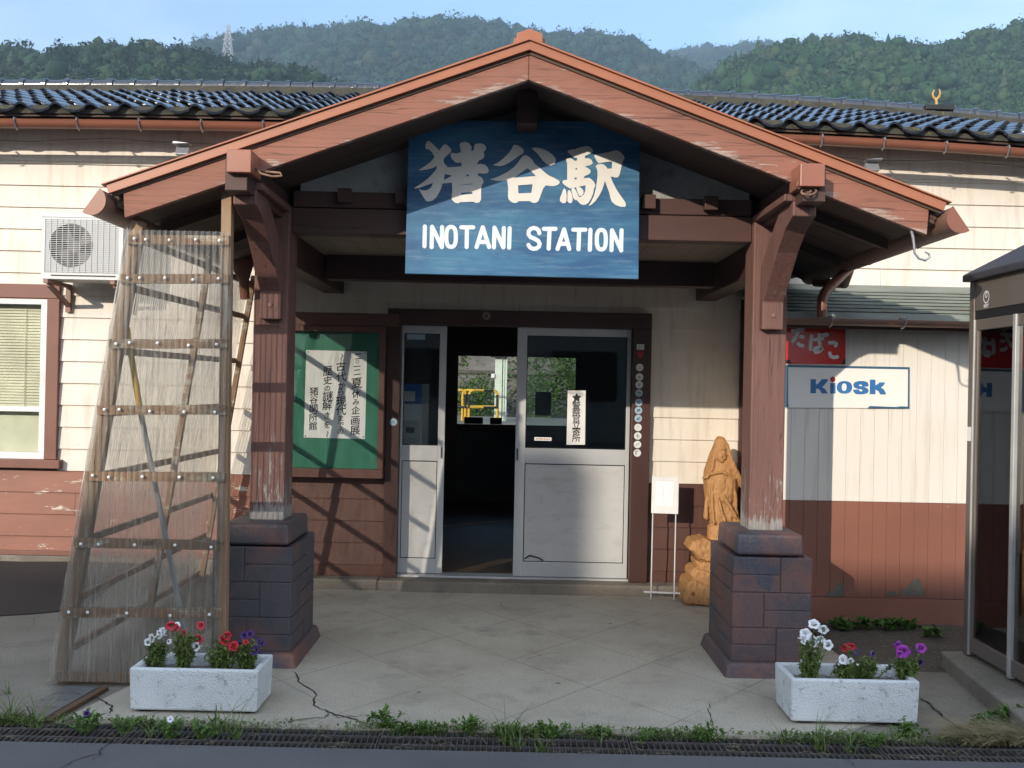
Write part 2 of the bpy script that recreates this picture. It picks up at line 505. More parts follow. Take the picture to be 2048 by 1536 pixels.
def concrete(name, c1, c2, joints=False, dark=0.0):
    t = NT(name)
    c = t.mix(t.ramp(t.noise(1.4, detail=8, rough=0.65), 0.3, 0.72), c1, c2)
    c = t.mix(t.math('MULTIPLY', t.ramp(t.noise(2.6, detail=9, rough=0.72), 0.52, 0.70), 0.75), c, tuple(x * 0.5 for x in c1))
    c = t.mix(t.ramp(t.noise(110, detail=2), 0.56, 0.68), c, tuple(x * 0.5 for x in c1))
    c = t.mix(t.ramp(t.noise(120, (1, 1.1, 1), detail=2), 0.70, 0.78), c, tuple(min(1, x * 1.6) for x in c1))
    c = t.mix(t.ramp(t.n('ShaderNodeTexVoronoi', Vector=t.coord(), Scale=3.1).outputs['Distance'], 0.035, 0.055, True), c, tuple(x * 0.35 for x in c1))
    h = t.math('ADD', t.noise(140, detail=3), t.math('MULTIPLY', t.noise(7), 2.0))
    nrm = t.bump(h, 0.25, 0.004)
    cracks = t.ramp(t.n('ShaderNodeTexVoronoi', Vector=t.n('ShaderNodeVectorMath', operation='ADD', **{}).outputs[0], feature='DISTANCE_TO_EDGE', Scale=0.9).outputs['Distance'], 0.0, 0.006, True)
    # warp for the crack cells
    vm = [n for n in t.t.nodes if n.type == 'VECT_MATH'][-1]
    t.t.links.new(t.coord(), vm.inputs[0])
    wn_ = t.n('ShaderNodeTexNoise', Vector=t.coord(), Scale=3.0, Detail=6)
    sc = t.n('ShaderNodeVectorMath', operation='SCALE')
    t.t.links.new(wn_.outputs['Color'], sc.inputs[0]); sc.inputs['Scale'].default_value = 0.5
    t.t.links.new(sc.outputs[0], vm.inputs[1])
    cracks = t.math('MULTIPLY', cracks, t.ramp(t.noise(0.7, detail=2), 0.55, 0.62))
    c = t.mix(t.math('MULTIPLY', cracks, 0.75), c, (0.03, 0.028, 0.024))
    if joints:
        sp = t.n('ShaderNodeSeparateXYZ', Vector=t.coord())
        for sgn, off, wdt in ((-1.16, 4.45, 0.008), (1.16, 4.52, 0.007)):
            u = t.math('ADD', t.math('MULTIPLY', sp.outputs['X'], sgn), sp.outputs['Y'])
            u = t.math('ADD', u, t.math('MULTIPLY', t.noise(2.0), 0.04))
            u = t.math('SUBTRACT', u, off + 0.02 - 0.465)
            fr = t.math('FRACT', t.math('DIVIDE', u, 0.93))
            dd = t.math('ABSOLUTE', t.math('SUBTRACT', fr, 0.5))
            ln = t.ramp(dd, 0.0, wdt, True)
            ln = t.math('MULTIPLY', ln, t.ramp(t.noise(1.6, detail=4), 0.25, 0.55))
            c = t.mix(t.math('MULTIPLY', ln, 0.75), c, (0.055, 0.05, 0.042))
    return t.fin(Base_Color=c, Roughness=0.85, Normal=nrm, Specular_IOR_Level=0.25)
M['slab'] = concrete('porch_concrete', (0.46, 0.418, 0.335), (0.33, 0.295, 0.228), True)
M['old_concrete'] = concrete('old_concrete', (0.25, 0.23, 0.19), (0.16, 0.145, 0.115))
M['step'] = concrete('threshold_concrete', (0.23, 0.20, 0.16), (0.13, 0.11, 0.085))
M['asphalt'] = mk('grey_asphalt', (0.125, 0.125, 0.125), (0.090, 0.090, 0.092), 1.2, rough=0.85, bump=0.5, bscale=160,
                  specks=((0.17, 0.17, 0.18), 140, 0.62, 0.75))
M['dark_asphalt'] = mk('dark_asphalt_patch', (0.028, 0.024, 0.021), (0.042, 0.035, 0.030), 1.5, rough=0.9, bump=0.5, bscale=120,
                       specks=((0.09, 0.08, 0.07), 110, 0.63, 0.75))
M['soil'] = mk('gravelly_soil', (0.11, 0.092, 0.070), (0.07, 0.058, 0.044), 3, rough=0.95, bump=0.9, bscale=45, bdist=0.02, specks=((0.24, 0.22, 0.19), 55, 0.60, 0.68))
M['earth'] = mk('open_ground', (0.09, 0.10, 0.05), (0.06, 0.07, 0.035), 0.05, rough=0.95)
M['grate'] = mk('drain_grate_steel', (0.12, 0.12, 0.125), (0.09, 0.075, 0.06), 12, rough=0.55, metallic=0.4, bump=0.2)
M['drain_dark'] = mk('drain_bed', (0.018, 0.015, 0.012), rough=0.95)
M['plate'] = mk('steel_cover_plate', (0.16, 0.165, 0.17), (0.10, 0.10, 0.10), 8, rough=0.5, metallic=0.3, bump=0.3)
M['rust_edge'] = mk('rusty_cover_edge', (0.12, 0.07, 0.04), rough=0.8)

def stucco():
    t = NT('white_stucco_planter')
    c = t.mix(t.ramp(t.noise(3, detail=7), 0.35, 0.75), (0.66, 0.68, 0.68), (0.50, 0.52, 0.52))
    c = t.mix(t.ramp(t.noise(26, detail=6, rough=0.75), 0.56, 0.68), c, (0.27, 0.27, 0.25))
    c = t.mix(t.ramp(t.noise(5, (1, 1, 1.3), detail=8, rough=0.75), 0.60, 0.76), c, (0.34, 0.335, 0.30))
    v = t.n('ShaderNodeTexVoronoi', Vector=t.coord(), Scale=150).outputs['Distance']
    h = t.math('ADD', v, t.math('MULTIPLY', t.noise(190, detail=2), 1.0))
    return t.fin(Base_Color=c, Roughness=0.85, Normal=t.bump(h, 0.75, 0.005))
M['stucco'] = stucco()
M['potting'] = mk('potting_soil', (0.10, 0.085, 0.065), (0.30, 0.29, 0.27), 25, rough=0.95, bump=0.8, bscale=60)

def leaf(name, c1, c2, sc=6):
    t = NT(name)
    c = t.mix(t.ramp(t.noise(sc, detail=3), 0.3, 0.7), c1, c2)
    return t.fin(Base_Color=c, Roughness=0.55, Specular_IOR_Level=0.3, Subsurface_Weight=0.0)
M['weed'] = leaf('weed_leaf', (0.060, 0.125, 0.022), (0.10, 0.17, 0.035))
M['grass'] = leaf('grass_blade', (0.070, 0.125, 0.025), (0.12, 0.165, 0.045))
M['dry'] = leaf('dry_grass', (0.23, 0.19, 0.10), (0.30, 0.25, 0.14))
M['petleaf'] = leaf('petunia_leaf', (0.085, 0.135, 0.030), (0.15, 0.19, 0.055), 18)
M['fl_white'] = mk('white_petal', (0.80, 0.80, 0.82), (0.74, 0.74, 0.78), 20, rough=0.5, bump=0)
M['fl_red'] = mk('red_petal', (0.52, 0.020, 0.035), (0.40, 0.012, 0.03), 20, rough=0.5, bump=0)
M['fl_pink'] = mk('coral_petal', (0.66, 0.07, 0.10), (0.55, 0.04, 0.08), 20, rough=0.5, bump=0)
M['fl_purple'] = mk('dark_purple_petal', (0.065, 0.022, 0.16), (0.045, 0.014, 0.10), 20, rough=0.5, bump=0)
M['fl_magenta'] = mk('magenta_petal', (0.36, 0.045, 0.40), (0.27, 0.03, 0.33), 20, rough=0.5, bump=0)

M['alu'] = mk('aluminium_sash', (0.50, 0.50, 0.49), (0.44, 0.44, 0.43), 3, rough=0.42, bump=0.02, metallic=0.25, specks=((0.25, 0.24, 0.22), 60, 0.74, 0.8))
M['alu_panel'] = mk('door_panel_plate', (0.50, 0.49, 0.47), (0.43, 0.42, 0.40), 1.6, rough=0.45, bump=0.06, bscale=8, metallic=0.1,
                    streak=((0.30, 0.28, 0.25), 5, (1, 1, 3), 0.52, 0.8, 0.6), specks=((0.24, 0.22, 0.19), 30, 0.68, 0.74))
M['white_alu'] = mk('white_sash', (0.72, 0.71, 0.68), rough=0.4, bump=0.02)
M['rubber'] = mk('black_gasket', (0.015, 0.015, 0.015), rough=0.6)
M['glass'] = glassy('door_glass', (0.86, 0.90, 0.90), 1.2)
M['win_glass'] = glassy('window_glass', (0.96, 0.97, 0.95), 0.8)
M['booth_glass'] = glassy('booth_glass', (0.74, 0.68, 0.60), 2.2)
M['board_glass'] = glassy('notice_board_glass', (0.98, 0.99, 0.985), 0.7)
M['blind'] = mk('blind_slats', (0.84, 0.82, 0.66), rough=0.5, bump=0)
M['curtain'] = mk('pale_green_screen', (0.76, 0.76, 0.60), rough=0.7)
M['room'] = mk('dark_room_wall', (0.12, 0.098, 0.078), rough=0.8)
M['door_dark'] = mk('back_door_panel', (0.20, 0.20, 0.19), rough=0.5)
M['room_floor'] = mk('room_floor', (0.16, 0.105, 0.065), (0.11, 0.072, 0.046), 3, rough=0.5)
M['orange_line'] = mk('orange_floor_line', (0.55, 0.24, 0.10), rough=0.6)
M['board_frame'] = mk('notice_frame_paint', (0.105, 0.046, 0.034), (0.08, 0.036, 0.027), 4, rough=0.55, bump=0.1, specks=((0.45, 0.38, 0.32), 26, 0.76, 0.775))
M['green_felt'] = mk('green_notice_felt', (0.050, 0.20, 0.135), (0.040, 0.17, 0.11), 3, (4, 1, 0.3), rough=0.85, bump=0.1, streak=((0.06, 0.27, 0.17), 6, (3, 1, 0.15), 0.5, 0.9, 0.5))
M['paper'] = mk('white_paper', (0.84, 0.83, 0.81), (0.78, 0.77, 0.75), 6, (5, 1, 0.2), rough=0.7, bump=0.05)
M['ink'] = mk('black_ink', (0.015, 0.013, 0.015), rough=0.6, bump=0)
M['white_plate'] = mk('white_plate', (0.78, 0.77, 0.74), rough=0.4, bump=0.03)
M['white_rod'] = mk('white_rod', (0.70, 0.70, 0.70), rough=0.35, metallic=0.2)
M['ac_white'] = mk('ac_casing', (0.55, 0.55, 0.53), (0.50, 0.50, 0.48), 3, rough=0.45, bump=0.02, specks=((0.35, 0.33, 0.3), 50, 0.74, 0.8))
M['ac_dark'] = mk('ac_fan_dark', (0.035, 0.032, 0.03), rough=0.6)
M['ac_hub'] = mk('ac_fan_blade', (0.16, 0.155, 0.145), rough=0.5)

def sign_blue():
    t = NT('weathered_blue_board')
    c = t.mix(t.ramp(t.noise(2.4, (0.7, 1, 2.2), detail=7, rough=0.6), 0.42, 0.72), (0.010, 0.072, 0.170), (0.038, 0.165, 0.275))
    c = t.mix(t.math('MULTIPLY', t.ramp(t.noise(16, (0.25, 1, 3.0), detail=6, rough=0.7), 0.50, 0.80), 0.6), c, (0.17, 0.29, 0.36))
    c = t.mix(t.math('MULTIPLY', t.ramp(t.noise(5, (1.0, 1, 1.2), detail=8, rough=0.7), 0.58, 0.72), 0.5), c, (0.010, 0.045, 0.13))
    return t.fin(Base_Color=c, Roughness=0.5, Normal=t.bump(t.noise(30, (0.1, 1, 1)), 0.15, 0.004))
M['sign_blue'] = sign_blue()
M['sign_white'] = mk('sign_white_paint', (0.70, 0.67, 0.60), (0.63, 0.60, 0.54), 10, rough=0.5, bump=0.1)
M['letter_white'] = mk('letter_white_paint', (0.68, 0.70, 0.68), (0.55, 0.64, 0.68), 7, rough=0.5, bump=0.05)
M['sign_red'] = mk('enamel_red', (0.58, 0.022, 0.012), (0.50, 0.018, 0.012), 4, rough=0.25, bump=0.03, specks=((0.04, 0.02, 0.02), 30, 0.74, 0.77))
M['chip'] = mk('rusty_chip', (0.045, 0.03, 0.025), rough=0.8)
M['enamel_white'] = mk('enamel_white', (0.74, 0.73, 0.70), rough=0.3, bump=0.02)
M['kiosk_white'] = mk('kiosk_sign_white', (0.80, 0.77, 0.72), (0.76, 0.72, 0.66), 3, rough=0.4, bump=0.02)
M['kiosk_blue'] = mk('kiosk_sign_blue', (0.030, 0.125, 0.30), (0.05, 0.19, 0.42), 5, rough=0.4, bump=0.02)
M['kiosk_border'] = mk('kiosk_sign_border', (0.035, 0.095, 0.17), (0.05, 0.12, 0.20), 8, rough=0.5, bump=0.02)
M['kiosk_red'] = mk('kiosk_sign_red', (0.42, 0.03, 0.05), rough=0.4, bump=0.02)
M['kroof'] = mk('kiosk_roof_metal', (0.22, 0.235, 0.20), (0.16, 0.175, 0.15), 4, rough=0.45, bump=0.05, streak=((0.28, 0.14, 0.08), 6, (1, 2, 2), 0.62, 0.75, 0.6))

def carved():
    t = NT('carved_cedar')
    c = t.mix(t.ramp(t.noise(8, (1, 1, 0.25), detail=5), 0.3, 0.7), (0.43, 0.225, 0.085), (0.35, 0.175, 0.06))
    wv = t.n('ShaderNodeTexWave', Vector=t.coord((1, 1, 0.15)), Scale=24, Distortion=6, Detail=3).outputs['Fac']
    c = t.mix(t.math('MULTIPLY', wv, 0.45), c, (0.25, 0.105, 0.035))
    c = t.mix(t.ramp(t.n('ShaderNodeTexVoronoi', Vector=t.coord(), Scale=4.5).outputs['Distance'], 0.05, 0.09, True), c, (0.16, 0.06, 0.025))
    h = t.math('ADD', t.noise(45, (1, 1, 0.5)), t.n('ShaderNodeTexVoronoi', Vector=t.coord((1, 1, 0.6)), Scale=38).outputs['Distance'])
    return t.fin(Base_Color=c, Roughness=0.7, Normal=t.bump(h, 0.8, 0.008))
M['carved'] = carved()
M['screen_wood'] = mk('weathered_lath', (0.30, 0.185, 0.105), (0.22, 0.13, 0.075), 9, (0.3, 1, 1), rough=0.75, bump=0.4, bscale=60, bstretch=(0.15, 1, 1),
                      peel=((0.52, 0.46, 0.36), 9, (0.5, 1, 1.5), 0.52, 0.60), streak=((0.10, 0.055, 0.03), 12, (0.5, 1, 1), 0.60, 0.68, 0.8))
M['stile_wood'] = mk('weathered_stile', (0.30, 0.20, 0.12), (0.21, 0.13, 0.08), 9, (1, 1, 0.2), rough=0.75, bump=0.4, bscale=60, bstretch=(1, 1, 0.12),
                     peel=((0.40, 0.36, 0.30), 9, (1.5, 1, 0.2), 0.53, 0.62))
M['nail'] = mk('nail_cap', (0.75, 0.74, 0.72), rough=0.35)

def corrugated():
    t = NT('clear_corrugated_plastic')
    tr = t.n('ShaderNodeBsdfTransparent', Color=(0.93, 0.92, 0.90))
    gl = t.n('ShaderNodeBsdfGlossy', Roughness=0.22, Color=(0.95, 0.93, 0.88))
    tl = t.n('ShaderNodeBsdfTranslucent', Color=(0.66, 0.64, 0.58))
    df = t.n('ShaderNodeBsdfDiffuse', Color=(0.54, 0.52, 0.46))
    m0 = t.n('ShaderNodeMixShader'); m0.inputs[0].default_value = 0.5
    t.t.links.new(tl.outputs[0], m0.inputs[1]); t.t.links.new(df.outputs[0], m0.inputs[2])
    m1 = t.n('ShaderNodeMixShader')
    k = t.math('POWER', t.ramp(t.noise(15, (3.0, 3.0, 0.13), detail=7, rough=0.65), 0.36, 0.68), 1.6)
    sp = t.n('ShaderNodeSeparateXYZ', Vector=t.coord())
    grime = t.ramp(sp.outputs['Z'], 0.0, 0.35, True)
    t.set(m1.inputs[0], t.math('ADD', t.math('ADD', t.math('MULTIPLY', k, 0.46), 0.09), t.math('MULTIPLY', grime, 0.25)))
    t.t.links.new(tr.outputs[0], m1.inputs[1]); t.t.links.new(m0.outputs[0], m1.inputs[2])
    m2 = t.n('ShaderNodeMixShader')
    fr = t.n('ShaderNodeFresnel', IOR=1.5)
    t.set(m2.inputs[0], t.math('MULTIPLY', fr.outputs[0], 1.5))
    t.t.links.new(m1.outputs[0], m2.inputs[1]); t.t.links.new(gl.outputs[0], m2.inputs[2])
    t.t.links.new(m2.outputs[0], t.out.inputs['Surface'])
    return t.m
M['plastic'] = corrugated()
M['yellow_grip'] = mk('yellow_grip', (0.60, 0.36, 0.02), rough=0.45)
M['grey_shaft'] = mk('grey_shaft', (0.40, 0.43, 0.44), rough=0.45)
M['booth'] = mk('booth_bronze_frame', (0.19, 0.165, 0.14), (0.165, 0.14, 0.12), 3, rough=0.4, metallic=0.35, bump=0.02)
M['booth_dark'] = mk('booth_dark_band', (0.02, 0.02, 0.022), rough=0.4)
M['booth_roof'] = mk('booth_roof', (0.045, 0.045, 0.055), (0.035, 0.035, 0.04), 6, rough=0.55, bump=0.2)
M['booth_rail'] = mk('booth_bright_rail', (0.52, 0.52, 0.50), rough=0.35, metallic=0.4)
M['badge_white'] = mk('badge_white', (0.68, 0.70, 0.66), rough=0.4)
M['badge_blue'] = mk('badge_blue', (0.36, 0.48, 0.56), rough=0.4)
M['badge_mark'] = mk('badge_mark', (0.07, 0.13, 0.20), rough=0.5)
M['red'] = mk('red_paint', (0.40, 0.02, 0.02), rough=0.45)
M['gold'] = mk('golden_wood', (0.50, 0.30, 0.10), (0.36, 0.2, 0.07), 20, rough=0.6)
M['lamp_grey'] = mk('lamp_grey', (0.34, 0.35, 0.38), rough=0.4, metallic=0.4)
M['mach_grey'] = mk('machine_grey', (0.78, 0.80, 0.80), rough=0.4)
M['mach_blue'] = mk('machine_blue', (0.05, 0.16, 0.42), rough=0.4)
M['mach_screen'] = mk('machine_screen', (0.02, 0.02, 0.02), rough=0.15)
M['yellow'] = mk('rail_yellow', (0.75, 0.42, 0.03), rough=0.4)
M['black'] = mk('rail_black', (0.02, 0.02, 0.02), rough=0.5)
M['pale_col'] = mk('pale_column', (0.62, 0.66, 0.54), rough=0.5, streak=((0.40, 0.36, 0.25), 7, (2, 1, 0.3), 0.6, 0.8, 0.6))
M['stone'] = mk('retaining_stone', (0.19, 0.165, 0.145), (0.10, 0.085, 0.075), 1.6, rough=0.9, bump=0.8, bscale=9, bdist=0.05)
M['pylon'] = mk('pylon_steel', (0.55, 0.56, 0.58), rough=0.5)
M['house_wall'] = mk('house_wall', (0.45, 0.42, 0.38), rough=0.8)
M['house_roof'] = mk('house_roof', (0.10, 0.10, 0.11), rough=0.6)
M['wire'] = mk('pale_cable', (0.26, 0.22, 0.18), rough=0.6)

# ================================================================ SETTING: ground, road, paving
def struct(o): return tag(o, kind='structure')

mb = MB(); mb.add([(-4000, -4000, -0.30), (4000, -4000, -0.30), (4000, 4000, -0.30), (-4000, 4000, -0.30)], [(0, 1, 2, 3)])
struct(mb.build('ground', M['earth']))
YG0, YG1 = 4.045, 4.285                      # drain channel between road and paving
mb = MB(); mb.box(-30, 30, -13.0, YG0, -0.26, 0.0)
struct(mb.build('road', M['asphalt']))
mb = MB(); mb.box(-30, 30, YG0 - 0.02, YG1 + 0.02, -0.28, -0.16)
struct(mb.build('drain_channel', M['drain_dark']))
mb = MB(); mb.prism([(-2.02, YG1), (1.42, YG1), (1.98, 4.66), (1.98, 7.16), (-1.86, 7.16), (-1.86, 5.0)], 'z', -0.26, 0.0)
struct(mb.build('porch_pavement', M['slab']))
mb = MB()
nx, ny = 60, 40
def left_h(x, y):
    s = max(0.0, min(1.0, (y - 5.5) / 1.7)); w = max(0.0, min(1.0, (-x - 1.95) / 0.6))
    return -0.012 + 0.155 * s * s * (3 - 2 * s) * w + 0.006 * math.sin(x * 5.1 + y * 3.3)
def sheet(x0, x1, y0, y1, h, nx, ny, bottom=-0.26):
    m = MB()
    vs = [(x0 + (x1 - x0) * i / nx, y0 + (y1 - y0) * j / ny, h(x0 + (x1 - x0) * i / nx, y0 + (y1 - y0) * j / ny)) for j in range(ny + 1) for i in range(nx + 1)]
    fs = [(j * (nx + 1) + i, j * (nx + 1) + i + 1, (j + 1) * (nx + 1) + i + 1, (j + 1) * (nx + 1) + i) for j in range(ny) for i in range(nx)]
    return m.add(vs, fs)
struct(sheet(-9, -1.872, YG1, 7.29, left_h, 70, 40).build('side_pavement', M['old_concrete'], smooth=60))
# dark asphalt patch beside the wall, on top of the old concrete
vs, fs = [], []
n1 = 26
for i in range(n1 + 1):
    x = -9 + (9 - 2.75) * i / n1
    yb = 5.62 + 0.42 * max(0, (x + 4.2)) + 0.04 * math.sin(x * 3.1)
    for j in range(9):
        y = yb + (7.29 - yb) * j / 8
        vs.append((x, y, left_h(x, y) + 0.006))
for i in range(n1):
    for j in range(8):
        fs.append((i * 9 + j, (i + 1) * 9 + j, (i + 1) * 9 + j + 1, i * 9 + j + 1))
struct(MB().add(vs, fs).build('asphalt_patch', M['dark_asphalt'], smooth=60))
def right_h(x, y): return -0.01 + 0.02 * max(0, min(1, (y - 5.2) / 0.6)) + 0.008 * math.sin(x * 9 + y * 4) * math.sin(y * 11)
struct(sheet(1.975, 9, 5.35, 6.42, right_h, 80, 20).build('soil', M['soil'], smooth=60))
mb = MB(); mb.prism([(1.432, YG1), (9, YG1), (9, 5.36), (1.992, 5.36), (1.992, 4.655)], 'z', -0.26, -0.006)
struct(mb.build('side_apron', M['old_concrete']))
mb = MB(); mb.prism([(2.36, 4.32), (9, 4.32), (9, 5.52), (2.50, 5.48)], 'z', -0.20, 0.085)
struct(mb.build('booth_kerb', M['old_concrete'], bevel=0.012))
def ground_pt(px, py, z=0.0):
    d = at(px, py, 5.0) - Vector((0, 0, EYE)); t = (z - EYE) / d.z
    return Vector((0, 0, EYE)) + d * t
def crack(name, pix, w, z=0.004, seed=0):
    r = random.Random(seed); pts = []
    P_ = [ground_pt(*p) for p in pix]
    for a, b in zip(P_[:-1], P_[1:]):
        for k in range(5):
            q = a.lerp(b, k / 5); pts.append((q.x + r.uniform(-.008, .008), q.y + r.uniform(-.008, .008)))
    pts.append((P_[-1].x, P_[-1].y))
    vs = []
    for i, p in enumerate(pts):
        a, b = pts[max(i - 1, 0)], pts[min(i + 1, len(pts) - 1)]
        d = Vector((b[0] - a[0], b[1] - a[1])).normalized(); n_ = Vector((-d.y, d.x)); ww = w * r.uniform(0.35, 1.0) * (0.3 if i in (0, len(pts) - 1) else 1)
        vs += [(p[0] + n_.x * ww, p[1] + n_.y * ww, z), (p[0] - n_.x * ww, p[1] - n_.y * ww, z)]
    struct(MB().add(vs, [(2 * i, 2 * i + 1, 2 * i + 3, 2 * i + 2) for i in range(len(pts) - 1)]).build(name, M['drain_dark']))
crack('pavement_crack', [(590, 1345), (601, 1368), (632, 1386), (629, 1411), (662, 1428), (700, 1438), (738, 1449)], 0.005, 0.004, 1)
crack('pavement_crack', [(660, 1427), (648, 1436), (600, 1440), (575, 1447)], 0.004, 0.0055, 2)
crack('pavement_crack', [(668, 1430), (672, 1436), (710, 1434), (735, 1430)], 0.003, 0.0045, 5)
crack('pavement_crack', [(1421, 1408), (1417, 1428), (1424, 1445), (1426, 1462)], 0.0025, 0.004, 3)
crack('pavement_crack', [(1838, 1393), (1862, 1410), (1885, 1432), (1928, 1464)], 0.006, 0.0, 4)
crack('pavement_crack', [(170, 1385), (205, 1402), (222, 1412), (222, 1428)], 0.006, 0.002, 6)
crack('road_crack', [(120, 1536), (165, 1518), (196, 1508), (210, 1494), (228, 1484)], 0.003, 0.004, 7)
crack('road_crack', [(185, 1525), (206, 1503)], 0.002, 0.005, 8)
crack('road_crack', [(1680, 1512), (1700, 1524), (1712, 1536)], 0.002, 0.004, 9)
mb = MB(); mb.box(-0.98, 1.80, 7.13, 7.45, -0.26, 0.082); mb.box(-1.86, -0.98, 7.16, 7.30, -0.26, 0.079)
struct(mb.build('threshold', M['step'], bevel=0.015))

# ================================================================ STATION BUILDING
YW = 7.3
B = thing('station_building', (0, YW, 0), 'long station house with cream and brown clapboards and glazed black tile roof', 'building')
PIT, ZR = 0.168, 0.84
rj = random.Random(3)
def clap(mb, x0, x1, z0, z1, Y=YW, joint=True):
    k = math.floor((z0 - ZR) / PIT + 1e-6)
    z = ZR + k * PIT
    while z < z1 - 1e-6:
        zb, zt = max(z, z0), min(z + PIT, z1)
        if zt - zb > 0.004:
            yb = Y - 0.018 + 0.014 * (zb - z) / PIT
            yt = Y - 0.018 + 0.014 * (zt - z) / PIT
            cuts = [x0]
            if joint:
                x = x0 + rj.uniform(0.4, 3.6)
                while x < x1 - 0.3:
                    cuts.append(x); x += rj.uniform(2.2, 3.6)
            cuts.append(x1)
            for a, b in zip(cuts[:-1], cuts[1:]):
                a2 = a + (0.0012 if a > x0 else 0); b2 = b - (0.0012 if b < x1 else 0)
                w = rj.uniform(-0.0012, 0.0012)
                mb.add([(a2, Y, zb), (a2, yb + w, zb), (a2, yt, zt), (a2, Y, zt), (b2, Y, zb), (b2, yb - w, zb), (b2, yt, zt), (b2, Y, zt)],
                       [(1, 5, 6, 2), (0, 4, 5, 1), (0, 1, 2, 3), (4, 7, 6, 5)])
        z += PIT
ZT = 3.60
mb = MB()
for (a, b, c, d) in ((-9, -5.30, ZR, ZT), (-5.30, -3.47, 2.262, ZT), (-3.47, -0.955, ZR, ZT), (-0.955, 1.056, 2.135, ZT), (1.056, 9, ZR, ZT)):
    clap(mb, a, b, c, d)
mb.build('wall', M['cream'], B)
mb = MB()
for (a, b, c, d) in ((-9, -5.30, 0.0, ZT), (-5.30, -3.47, 0.0, 0.93), (-5.30, -3.47, 2.2, ZT), (-3.47, -0.955, 0, ZT), (-0.955, 1.056, 2.10, ZT), (1.056, 9, 0, ZT)):
    mb.box(a, b, YW + 0.001, YW + 0.12, c, d)
mb.build('wall_core', M['room'], B)
mb = MB(); clap(mb, -9, -1.74, 0.225, ZR - 0.001); mb.build('lower_wall', M['brown'], B)
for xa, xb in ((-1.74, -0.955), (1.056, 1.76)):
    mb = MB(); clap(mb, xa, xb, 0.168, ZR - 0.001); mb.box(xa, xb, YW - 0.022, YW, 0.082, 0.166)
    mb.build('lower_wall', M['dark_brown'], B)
mb = MB(); mb.box(-9, -1.75, YW - 0.03, YW, 0.19, 0.224); mb.build('sill_board', M['window_wood'], B, bevel=0.003)
mb = MB(); mb.box(-9, -1.75, YW - 0.05, YW + 0.1, -0.2, 0.189); mb.build('foundation', M['step'], B, bevel=0.008)
mb = MB(); mb.box(1.742, 1.775, YW - 0.045, YW, 0.08, 2.4); mb.build('corner_post', M['frame_wood'], B, bevel=0.003)
mb = MB(); mb.box(-1.775, -1.742, YW - 0.045, YW, 0.10, 2.4); mb.build('corner_post', M['frame_wood'], B, bevel=0.003)

# --- eave, tiles, ridge (old roof: it droops a little to the right)
def sag(x): return -0.0105 * max(0.0, x - 1.0) ** 2 - 0.003 * max(0.0, -x - 1.5) ** 2
EY, EZ = 6.87, 3.49
RY, RZ = 9.45, 4.40
sl = (RZ - EZ) / (RY - EY)
TP = 0.252
def prof(t):
    t = t % 1.0
    if t < 0.60: return -0.022 * math.sin(math.pi * t / 0.60)
    return 0.037 * math.sin(math.pi * ((t - 0.60) / 0.40) ** 0.72)
NS = 14
rows = 11
mb = MB()
X0, X1 = -7.56, 7.56
nc = int((X1 - X0) / TP)
rt = random.Random(11)
for r in range(rows):
    ya = EY + (RY - EY) * r / rows - 0.035
    yb = EY + (RY - EY) * (r + 1) / rows
    for c in range(nc):
        xa = X0 + c * TP
        dz = rt.uniform(-0.004, 0.004); tw = rt.uniform(-0.004, 0.004)
        vs = []
        th = 0.018 if r else 0.020
        for i in range(NS + 1):
            t = i / NS
            x = xa + TP * t * 1.02
            h = prof(t) + dz + tw * (t - 0.5)
            f = EZ + sl * (ya - EY) + 0.038 + h + sag(x)
            bk = EZ + sl * (yb - EY) + 0.004 + h + sag(x)
            vs += [(x, ya, f - th), (x, ya - 0.004, f - 0.004), (x, ya + 0.006, f), (x, yb, bk)]
        fs = []
        for i in range(NS):
            a, b = i * 4, (i + 1) * 4
            fs += [(a, b, b + 1, a + 1), (a + 1, b + 1, b + 2, a + 2), (a + 2, b + 2, b + 3, a + 3)]
        mb.add(vs, fs)
mb.build('roof', M['tile'], B, smooth=50)
def sagbox(mb, x0, x1, y0, y1, z0, z1, n=24):
    for i in range(n):
        a, b = x0 + (x1 - x0) * i / n, x0 + (x1 - x0) * (i + 1) / n
        sa, sb = sag(a), sag(b)
        mb.add([(a, y0, z0 + sa), (b, y0, z0 + sb), (b, y1, z0 + sb), (a, y1, z0 + sa), (a, y0, z1 + sa), (b, y0, z1 + sb), (b, y1, z1 + sb), (a, y1, z1 + sa)],
               [(0, 3, 2, 1), (4, 5, 6, 7), (0, 1, 5, 4), (2, 3, 7, 6)])
def sagsheet(mb, x0, x1, pts, n=24):
    """strip following the profile pts (y, z) along x, with the sag"""
    k = len(pts)
    vs = []
    for i in range(n + 1):
        x = x0 + (x1 - x0) * i / n
        vs += [(x, y, z + sag(x)) for y, z in pts]
    mb.add(vs, [(i * k + j, (i + 1) * k + j, (i + 1) * k + j + 1, i * k + j + 1) for i in range(n) for j in range(k - 1)])
mb = MB()       # under-roof deck and back slope
sagsheet(mb, -7.6, 7.6, [(EY + 0.03, EZ - 0.030), (EY + 0.03, EZ - 0.012), (RY + 0.1, RZ - 0.0), (RY + 0.25, RZ + 0.02), (12.9, 3.3), (12.9, 3.22), (RY + 0.2, RZ - 0.06), (EY + 0.03, EZ - 0.030)])
mb.build('roof_deck', M['soffit'], B)
mb = MB(); sagsheet(mb, -7.56, 7.56, [(EY + 0.012, EZ - 0.012), (EY + 0.012, EZ + 0.046), (EY + 0.06, EZ + 0.05)]); mb.build('eave_fill', M['moss'], B)
